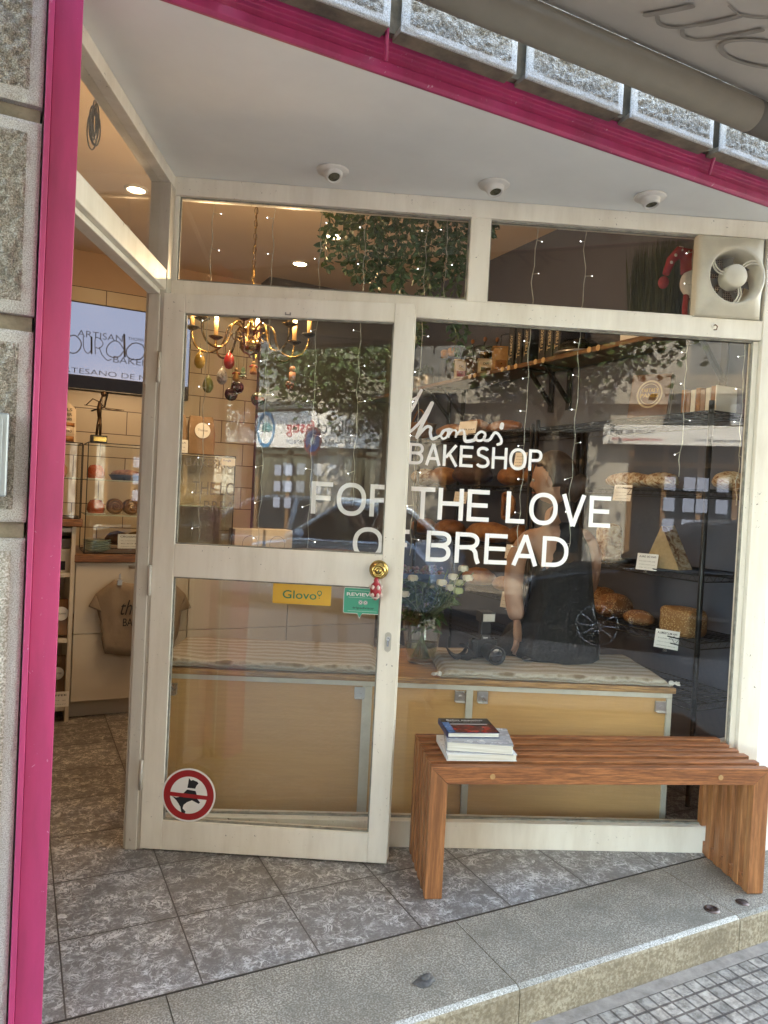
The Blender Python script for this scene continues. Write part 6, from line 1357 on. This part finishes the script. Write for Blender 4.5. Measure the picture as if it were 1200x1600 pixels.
def woman():
    DP=3.30
    o=thing('person','seated woman in a black sleeveless dress, hair tied back, her back to the glass','person',(0,0,0)); base=aZ(868,1028,SZ+.035); base=V((base.x,base.y,SZ+.036)); o.location=base
    d0=(RC.T@np.array([0,0,1.])); dep=lambda p:(V(p)-CAM).dot(V(d0.tolist()))
    DB=dep(base)
    def g(x,y,dd=0): return aD3(x,y,DB-.03+dd)-base
    pel=g(866,985,.02); 
    pts=[pel,g(868,945,.02),g(870,900,.0),g(874,855,-.0),g(870,818,.03),g(862,790,.03),        #0-5 spine, neck
      g(827,838,.03),g(806,868,.04),g(801,925,.05),g(808,972,.0),                             #6-9 left arm
      g(912,838,.05),g(928,868,.09),g(924,915,.18),g(900,950,.30),                            #10-13 right arm
      g(838,1005,.04),g(800,1000,.34),g(792,1075,.42),                                        #14-16 left leg
      g(898,1005,.06),g(885,1000,.42),g(880,1080,.46)]
    ed=[(0,1),(1,2),(2,3),(3,4),(4,5),(3,6),(6,7),(7,8),(8,9),(3,10),(10,11),(11,12),(12,13),(0,14),(14,15),(15,16),(0,17),(17,18),(18,19)]
    rad=[.09,.08,.085,.09,.055,.045,.060,.052,.046,.040,.052,.042,.034,.024,.09,.06,.042,.09,.06,.042]
    body=skin_mesh('body',pts,ed,rad,SKIN,o)
    # black dress: bodice lofted ring by ring, the skirt spread over the seat
    A=V((math.cos(SA),math.sin(SA),0)); Nn=V((-math.sin(SA),math.cos(SA),0)); c_=MB(); rows=[(817,880,906,.045),(826,872,910,.060),(836,864,914,.072),(850,850,922,.088),(868,845,927,.098),(890,841,927,.100),(915,836,929,.098),(940,830,931,.100),(965,822,935,.112),(990,812,939,.130),(1010,803,941,.145),(1026,802,940,.145),(1033,812,930,.125)]
    nn=40; vs=[]
    for i,(y,xl_,xr_,ry) in enumerate(rows):
        a=g(xl_,y,.0); b=g(xr_,y,.0); c0=(a+b)/2; rx=(b-a).length/2
        for k in range(nn):
            t=2*PI*k/nn; ca,sa=math.cos(t),math.sin(t); f=1+.035*math.sin(t*7+i*.5)*(i>7)+.05*noise.noise(V((ca*2,sa*2,i*.45)))+.03*noise.noise(V((ca*5,sa*5,i*.9)))
            vs.append(c0+A*(math.copysign(abs(ca)**.85,ca)*rx*f)+Nn*(math.copysign(abs(sa)**.85,sa)*ry*f+ry*.35))
    n0=len(rows)
    c_.add(vs,[(i*nn+k,i*nn+(k+1)%nn,(i+1)*nn+(k+1)%nn,(i+1)*nn+k) for i in range(n0-1) for k in range(nn)]+[tuple(range(nn)),tuple((n0-1)*nn+k for k in range(nn))],True)
    def thigh(pts,rr):
        pts=[g(*p) for p in pts]; P2=[]; R2=[]
        for i in range(len(pts)-1):
            for q in range(6): P2.append(pts[i].lerp(pts[i+1],q/6)); R2.append((rr[i]+(rr[i+1]-rr[i])*q/6)*(1+.06*noise.noise(V((i+q/6,3,1)))))
        P2.append(pts[-1]); R2.append(rr[-1]); c_.tube(P2,R2,20)
    thigh([(862,990,.08),(820,1002,.07),(785,1014,.08),(752,1026,.12)],[.10,.085,.050,.018])
    thigh([(845,985,.12),(812,995,.34),(800,1010,.46)],[.10,.085,.07]); thigh([(895,985,.12),(888,995,.38),(884,1010,.50)],[.10,.085,.07])
    c_.build('dress',DRESS,o)
    mb,M=head(o,g(866,748,.03),PI-.62+SA+1.62-.05,R(8),1.03,'back'); mb.build('head',SKIN,o)
    hb=hand(o,g(808,972,.0),g(812,1015,-.02)-g(808,972,0),V((.4,-.9,0)),1,SKIN,.25); hb.build('hand',SKIN,o)
    return o
wm=woman()

def photographer():
    o=thing('person','standing woman in a beige dress photographing the bakery, reflected in the door glass','person',(-.24,-.50,-.115)); 
    F=V((math.sin(.36),math.cos(.36),0)); Rt=V((math.cos(.36),-math.sin(.36),0)); U=V((0,0,1))
    def g(r,f,u): return Rt*r+F*f+U*u
    pts=[g(0,0,.90),g(0,0,1.05),g(0,.01,1.20),g(0,0,1.33),g(0,.01,1.42),g(0,.02,1.47),
      g(-.17,0,1.34),g(-.24,.10,1.12),g(-.06,.30,1.30),g(.17,0,1.34),g(.26,.10,1.12),g(.12,.32,1.32),
      g(-.09,0,.86),g(-.10,.02,.48),g(-.10,-.01,.09),g(-.11,.10,.03),g(.09,0,.86),g(.11,.04,.48),g(.12,.0,.09),g(.14,.11,.03)]
    ed=[(0,1),(1,2),(2,3),(3,4),(4,5),(3,6),(6,7),(7,8),(3,9),(9,10),(10,11),(0,12),(12,13),(13,14),(14,15),(0,16),(16,17),(17,18),(18,19)]
    rad=[.12,.10,.11,.10,.05,.045,.055,.042,.026,.055,.042,.026,.085,.055,.036,.032,.085,.055,.036,.032]
    skin_mesh('body',pts,ed,rad,SKIN,o)
    BD=pm('beige_linen',(.34,.29,.22),.85,var=.1,sc=14,bst=.4,bsc=30,bd=.01); c_=MB(); nn=36; vs=[]; rows=[(1.38,.10,.07),(1.34,.17,.10),(1.25,.17,.115),(1.08,.145,.11),(.95,.17,.13),(.80,.20,.15),(.65,.23,.17),(.52,.25,.19)]
    for i,(z,rx,ry) in enumerate(rows):
        for k in range(nn):
            t=2*PI*k/nn; f=1+.06*math.sin(t*8)*(i>4)+.03*noise.noise(V((math.cos(t)*2,math.sin(t)*2,i))); vs.append(g(math.cos(t)*rx*f,math.sin(t)*ry*f,z))
    c_.add(vs,[(i*nn+k,i*nn+(k+1)%nn,(i+1)*nn+(k+1)%nn,(i+1)*nn+k) for i in range(len(rows)-1) for k in range(nn)]+[tuple(range(nn))],True); c_.build('dress',BD,o)
    mb,M=head(o,g(0,.04,1.555),PI-.36,R(2),1.0,'back'); mb.build('head',SKIN,o)
    for sx,p in ((-1,g(-.06,.30,1.30)),(1,g(.12,.32,1.32))):
        hb=hand(o,p,g(-sx*.05+.0,.07,.05),g(sx*-.2,-.9,.2),.95,SKIN,.75,side=sx); hb.build('hand',SKIN,o)
    for sx in (-1,1):
        c_=MB(); c_.ell(g(sx*.12-.0,.05,.03),.045,.11,.035,16,10,rot=Matrix.Rotation(-.36,3,'Z')); c_.build('shoe',BD,o)
    ph=thing('smartphone','dark smartphone held up by the standing woman in the reflection','phone',V((-.24,-.50,-.115))+g(.03,.385,1.40),-.36,rot=(R(0),0,-.36)); c_=MB(); c_.box(-.037,.037,-.004,.004,-.075,.075); c_.build('phone_body',CB,ph,bevel=.003)
photographer()
# ================================================================ THE STREET BEHIND THE CAMERA (seen in the glass)
SHOPW=pm('pale_facade',(.40,.38,.345),.8,var=.08,sc=1.2,bst=.2,bsc=20); SHOPG=pm('grey_facade',(.20,.21,.21),.8,var=.08,sc=1.5)
WINF=pm('brown_frame',(.19,.11,.055),.5); DARKG=pm('dark_window',(.02,.024,.03),.06,coat=.6); BLUEP=pm('blue_sign_paint',(.04,.20,.40),.4); LETD=pm('sign_grey_letters',(.09,.10,.12),.5); LETR=pm('sign_red_letters',(.45,.05,.06),.5); SIGNW=pm('sign_panel_white',(.72,.72,.72),.5,var=.03)
YO=-10.2
bo=thing('apartment_block','pale apartment block with ground floor estate agencies across the street','building',(0,YO,-.125),PI)
# local frame: x runs to world -x, y runs to world -y, the facade looks to local -y
def bx(mb,x0,x1,y0,y1,z0,z1): mb.box(-x1,-x0,y0,y1,z0,z1); return mb
c_=MB(); xs_=[(-13.5,-12.1),(-7.9,-6.9),(-3.6,-2.0),(1.1,1.9),(4.6,5.6),(9.3,16)]
for a,b in xs_: bx(c_,a,b,-.0,.4,0,3.0)
bx(c_,-13.5,16,0,.4,3.0,14); c_.box(-16,13.5,.4,9,3.05,13.9); c_.box(-16,13.5,1.8,9,0,3.04); c_.build('wall',SHOPW,bo)
for a,b in ((-13.5,16),):
    for z in (3.55,6.4,9.3,12.2): c_=MB(); bx(c_,a,b,-.9 if z>4 else -.15,-.002,z,z+.14); c_.build('balcony_slab' if z>4 else 'cornice',SHOPW,bo)
k=0
for z in (4.6,7.5,10.4):
    for i in range(9):
        x=-12+i*3.2; c_=MB(); bx(c_,x-.55,x+.55,-.04,-.003,z,z+1.9); f_=c_.build('window',WINF,bo); c_=MB(); bx(c_,x-.46,x+.46,-.05,-.041,z+.08,z+1.82); c_.build('pane',DARKG,f_)
        c_=MB(); bx(c_,x-1.1,x+1.1,-.86,-.83,z-.6+.0,z+.35); c_.build('balcony_rail',SHOPG,bo)
for i in range(len(xs_)-1):
    a,b=xs_[i][1],xs_[i+1][0]; c_=MB(); bx(c_,a,b,.32,.36,0,3.0); c_.build('shop_window',DARKG,bo)
    c_=MB(); n_=4
    for j in range(n_+1): x=a+(b-a-.1)*j/n_; bx(c_,x,x+.1,.25,.315,0,2.99)
    bx(c_,a,b,.24,.249,2.35,2.45); bx(c_,a,b,.24,.249,0,.5); c_.build('window_frame',WINF,bo)
for a in (-11.2,-9.4,-5.9,-5.1,2.6,3.2):
    for j in range(2):
        for kk in range(3): c_=MB(); x=a+j*.36; z=1.05+kk*.42; bx(c_,x,x+.21,.22,.232,z,z+.27); c_.build('notice_panel',emi('lit_notice',(.55,.65,.95),.25) if 'lit_notice' not in MT else MT['lit_notice'],bo)
# sign boards
def sign(label,x0,x1,z0,z1,texts,mt=SIGNW,y=YO+.16,extra=None):
    o=thing('shop_sign',label,'sign',(x1,y,z0),PI); c_=MB(); c_.box(0,x1-x0,-.10,-.001,0,z1-z0); c_.build('board',mt,o,bevel=.01)
    for (t,u,v_,w_,h_,m_,sh) in texts: text('lettering',t,m_,o,(u,-.104,v_),w=w_,h=h_,shear=sh,bold=.01)
    return o
s1=sign('long white estate agency sign with blue edged emblems across the street',-10.6,-4.9,2.45,3.35,[('Mallorca',1.55,.34,1.35,.34,LETD,0),('fastig',2.95,.27,.85,.41,LETR,0),('REAL ESTATE AGENCY',1.9,.10,1.9,.10,LETD,0)])
for x in (.55,4.45):
    c_=MB(); n_=32; c_.add([(x+math.cos(2*PI*k/n_)*r*.62,-.112,.45+math.sin(2*PI*k/n_)*r) for r in (.46,.36) for k in range(n_)],[(k,(k+1)%n_,n_+(k+1)%n_,n_+k) for k in range(n_)]); c_.build('blue_ring',BLUEP,s1)
    c_=MB(); 
    for r_ in (.10,.17,.24): c_.tube([(x-.03+math.cos(t)*r_*.7,-.113,.36+math.sin(t)*r_) for t in [R(15+15*q) for q in range(11)]],.018,6)
    c_.build('emblem_arcs',pm('teal_print',(.03,.28,.30),.5) if 'teal_print' not in MT else MT['teal_print'],s1)
s2=sign('white property shop sign with phone number and web address across the street',1.4,4.3,2.62,3.0,[('Tel. 971 402 903',1.95,.20,.72,.085,LETD,0),('www.imovespain.com',1.78,.05,.95,.085,LETR,0),('Your one stop property shop!',.12,.06,1.1,.085,LETD,.3)])
c_=MB(); c_.box(.10,.62,-.11,-.101,.40,.95); c_.build('emblem_plate',SIGNW,s2); c_=MB(); c_.cyl((.36,-.112,.84),(.36,-.125,.84),.06,n=20); c_.box(.31,.41,-.125,-.112,.46,.74); c_.build('red_i',LETR,s2)
sign('dark cafe sign with the word COFFEE across the street',-4.6,-2.5,2.45,2.85,[('COFFEE',.3,.09,1.3,.22,SIGNW,0)],mt=SHOPG)
# no parking sign
ns=thing('no_parking_sign','round blue and red no parking sign on a grey pole across the street','road sign',(-6.3,-7.75,-.125),PI+.3)
c_=MB(); c_.tube([(0,0,0),(0.0,0,2.75)],.03,12); c_.build('pole',pm('galvanised',(.45,.46,.47),.4,.8),ns)
c_=disc(.30,-.04,-.035,48,(0,2.55)); c_.build('red_disc',pm('road_red',(.50,.03,.03),.35),ns); c_=disc(.235,-.042,-.0405,48,(0,2.55)); c_.build('blue_disc',pm('road_blue',(.02,.10,.42),.35),ns)
c_=MB(); c_.quad((-.19,-.0425,2.70),(-.15,-.0425,2.74),(.19,-.0425,2.40),(.15,-.0425,2.36)); c_.build('red_bar',MT['road_red'],ns)
c_=MB(); c_.box(-.07,.07,-.046,-.043,2.48,2.63); c_.build('white_notice',SIGNW,ns)
# cars
def car(label,x0,length,yside,paint_,flip=False,suv=1.0):
    """near side at y=yside (towards the shop), body extends to -y"""
    o=thing('parked_car',label,'car',(x0,yside,-.255),0,'cars parked along the kerb'); W=1.76; L=length
    hb=.86*suv; ht=1.50*suv
    side=[(0,.30),(.04,.62),(.10,.80),(.55,.90*suv),(1.05,.97*suv),(1.20,1.0*suv),(L-.75,1.04*suv),(L-.25,1.02*suv),(L-.05,.85),(L,.55),(L-.05,.28)]
    wx=(.82,L-.80); wr=.325
    low=[(L-.05,.28)]+[(wx[1]+math.cos(t)*(wr+.05),.30+math.sin(t)*(wr+.05)) for t in [PI*q/10 for q in range(11)]]+[(wx[0]+math.cos(t)*(wr+.05),.30+math.sin(t)*(wr+.05)) for t in [PI*q/10 for q in range(11)]]+[(0,.28)]
    prof=side+low[1:]
    c_=MB(); n=len(prof); ys=[(0.07,.94),(.0,1.0),(-W,1.0),(-W-.0+.0,1.0)]; 
    lay=[(-.09,.965),(-.0,1.0),(-.0,1.0)]
    rows=[]
    for y,s in ((0.0,1),( -.05,1.004),(-W/2,1.012),(-W+.05,1.004),(-W,1)):
        e=.02 if y in (0.0,-W) else 0
        rows.append([(L/2+(x-L/2)*(1-e*1.0),y,z if z<.7 else z-e*1.6+(.03 if abs(y+W/2)<.01 and z>.8 else 0)) for x,z in prof])
    vs=[p for r_ in rows for p in r_]; fs=[]
    for i in range(4):
        for j in range(n): fs.append((i*n+j,i*n+(j+1)%n,(i+1)*n+(j+1)%n,(i+1)*n+j))
    c_.add(vs,fs,True); c_.add([vs[j] for j in range(n)],[tuple(range(n))]); c_.add([vs[4*n+j] for j in range(n)],[tuple(range(n))])
    body=c_.build('body',paint_,o,bevel=.02)
    # cabin: roof skin and glass
    bz=1.0*suv
    A=[(1.0,bz-.02),(1.75,ht-.06),(2.1,ht),(L-1.5,ht+.0),(L-.85,ht-.10),(L-.35,bz+.0)]
    def ins(p,f): return p
    tw=.20
    def yin(z): return tw*(z-bz)/(ht-bz)*.8+.03
    c_=MB(); m=len(A); L1=[(x,-yin(z),z) for x,z in A]; L2=[(x,-W+yin(z),z) for x,z in A]
    c_.add(L1+L2,[(i,i+1,m+i+1,m+i) for i in (1,2,3)],True); 
    # pillars and roof rails
    for Lx,sg in ((L1,1),(L2,-1)):
        c_.tube([V(p)+V((0,-.015*sg,0)) for p in Lx],.035,8)
        for t in (.46,): x=A[0][0]+(A[-1][0]-A[0][0])*t; c_.tube([(x,Lx[0][1]-.0,bz-.03),(x+.05,Lx[2][1],ht-.01)],.04,8)
    roof=c_.build('roof',paint_,o); sm=roof.modifiers.new('so','SOLIDIFY'); sm.thickness=.02
    c_=MB(); g=.012; c_.add([(x,y-g if y>-W/2 else y+g,z-.004) for x,y,z in L1+L2],[tuple(range(m)),tuple(range(m,2*m)),(0,1,m+1,m),(4,5,m+5,m+4)]); c_.build('side_windows',DARKG,o)
    for x in wx:
        for y,s in ((-.02,1),(-W+.02,-1)):
            c_=MB(); c_.lathe([(.0,-.10),(wr*.55,-.10),(wr*.98,-.09),(wr,-.06),(wr,.10),(wr*.96,.12),(wr*.70,.12),(wr*.68,.11)],(x,y-.10*s,.325),32,'y'); 
            if s<0: c_.v=[(v[0],2*(y-.10*s)-v[1],v[2]) for v in c_.v]
            wl=c_.build('wheel',pm('tyre_rubber',(.018,.018,.018),.8) if 'tyre_rubber' not in MT else MT['tyre_rubber'],o)
            c_=MB(); yc=y-.10*s+.105*s*-1*-1
            yf=y-.10*s-(-.112*s)
            for q in range(10):
                a=2*PI*q/10; c_.tube([(x+math.cos(a)*.04,yf,.325+math.sin(a)*.04),(x+math.cos(a)*.21,yf-.01*s,.325+math.sin(a)*.21)],.013,6)
            c_.tube([(x+math.cos(2*PI*q/28)*.215,yf-.01*s,.325+math.sin(2*PI*q/28)*.215) for q in range(28)],.014,6,closed=True); c_.ell((x,yf,.325),.05,.02,.05,14,8); c_.build('rim',pm('alloy',(.6,.6,.62),.25,1) if 'alloy' not in MT else MT['alloy'],wl)
    for xx in (0.02,L-.05):
        for y in (-.28,-W+.28): c_=MB(); c_.ell((xx+.06 if xx<1 else xx-.05,y,.72),.08,.18,.075,16,10); c_.build('headlight' if xx<1 else 'tail_light',pm('lamp_glass',(.6,.6,.6),.1,coat=1) if xx<1 and 'lamp_glass' not in MT else (MT['lamp_glass'] if xx<1 else M3('tail_red',(.4,.02,.02),rough=.15)),o)
    c_=MB(); c_.box(1.0,L-.9,-.004,.010,.50,.535); c_.build('side_moulding',M3('chrome',(.6,.6,.6),rough=.2,metal=1),o)
    c_=MB(); c_.tube([(1.05,.006,bz-.03),(L-.75,.004,bz+.015)],.008,6); c_.build('window_trim',MT['chrome'],o)
    for x in (2.0,3.0): c_=MB(); c_.tube([(x,.0,bz-.16),(x+.04,.03,bz-.155),(x+.16,.03,bz-.15),(x+.20,.0,bz-.155)],.010,8); c_.build('door_handle',paint_,o)
    for y,s in ((.0,1),(-W,-1)): c_=MB(); c_.ell((1.30,y+.10*s,bz+.06),.07,.10,.065,14,10); c_.build('wing_mirror',paint_,o)
    return o
def carpaint(name,col,rough=.22,metal=.3): return pm(name,col,rough,metal,var=.02,coat=1,sc=3)
car('silver blue hatchback parked along the kerb, left of the black car',-4.35,4.35,-3.0,carpaint('silver_blue_paint',(.50,.60,.74),.2,.15),suv=1.02)
car('black car parked along the kerb in front of the bakery window',1.0,4.6,-3.0,pm('black_car_paint',(.008,.009,.012),.3,.0,var=.02,coat=.35,sc=3),suv=1.0)
car('dark grey car parked along the kerb at the far left',-9.6,4.3,-3.0,carpaint('grey_car_paint',(.08,.085,.09)),suv=1.0)
# street trees
BARK=pm('bark',(.24,.20,.15),.95,var=.35,sc=14,bst=1,bsc=30,bd=.02,col2=(.09,.07,.05),stretch=(1,1,.4)); TLEAF=pm('tree_leaf',(.075,.12,.035),.5,var=.35,sc=3); TLEAF.node_tree.nodes['Principled BSDF'].inputs['Subsurface Weight'].default_value=0
def stree(label,x,y,h,cr,n,seed,lean=.15):
    rr_=random.Random(seed); o=thing('street_tree',label,'tree',(x,y,-.125),0,'trees along the street')
    c_=MB(); P_=[(0,0,0),(lean*.3,0,h*.2),(lean,.05,h*.42),(lean*1.1,0,h*.55)]; c_.tube(P_,[.17,.13,.12,.10],12)
    tips=[]
    for k in range(9):
        a=2*PI*k/9+rr_.uniform(-.3,.3); r_=cr*rr_.uniform(.45,.95); b=V((P_[-1][0]+math.cos(a)*r_,math.sin(a)*r_,h*rr_.uniform(.62,.95))); s=V(P_[2]).lerp(V(P_[3]),rr_.random()); m_=s.lerp(b,.5)+V((0,0,.25)); c_.tube([s,m_,b],[.07,.045,.015],8); tips+=[b,m_.lerp(b,.5),m_]
        for q in range(3): t=b+V((rr_.uniform(-.7,.7),rr_.uniform(-.7,.7),rr_.uniform(-.4,.6))); c_.tube([m_.lerp(b,.6),t],[.025,.008],6); tips.append(t)
    c_.build('trunk',BARK,o)
    c_=MB(); 
    for k in range(n):
        t=rr_.choice(tips); p=t+V((rr_.gauss(0,.38),rr_.gauss(0,.38),rr_.gauss(0,.30))); a=rr_.uniform(0,2*PI); e=rr_.uniform(-.9,.4); d=V((math.cos(a)*math.cos(e),math.sin(a)*math.cos(e),math.sin(e))); l_=rr_.uniform(.10,.20); s=d.cross(V((rr_.uniform(-1,1),rr_.uniform(-1,1),rr_.uniform(.2,1)))).normalized()*l_*.32
        c_.add([p,p+d*l_*.5+s,p+d*l_,p+d*l_*.5-s],[(0,1,2,3)])
    c_.build('crown',TLEAF,o); return o
stree('leafy street tree beside the no parking sign across the road',-5.0,-7.95,5.6,1.9,9000,5,.3)
stree('slimmer street tree across the road facing the right window',.55,-7.95,6.4,1.9,6000,9,.1)
stree('street tree on the near pavement left of the bakery',-5.6,-2.2,6.0,2.0,7000,12,-.1)
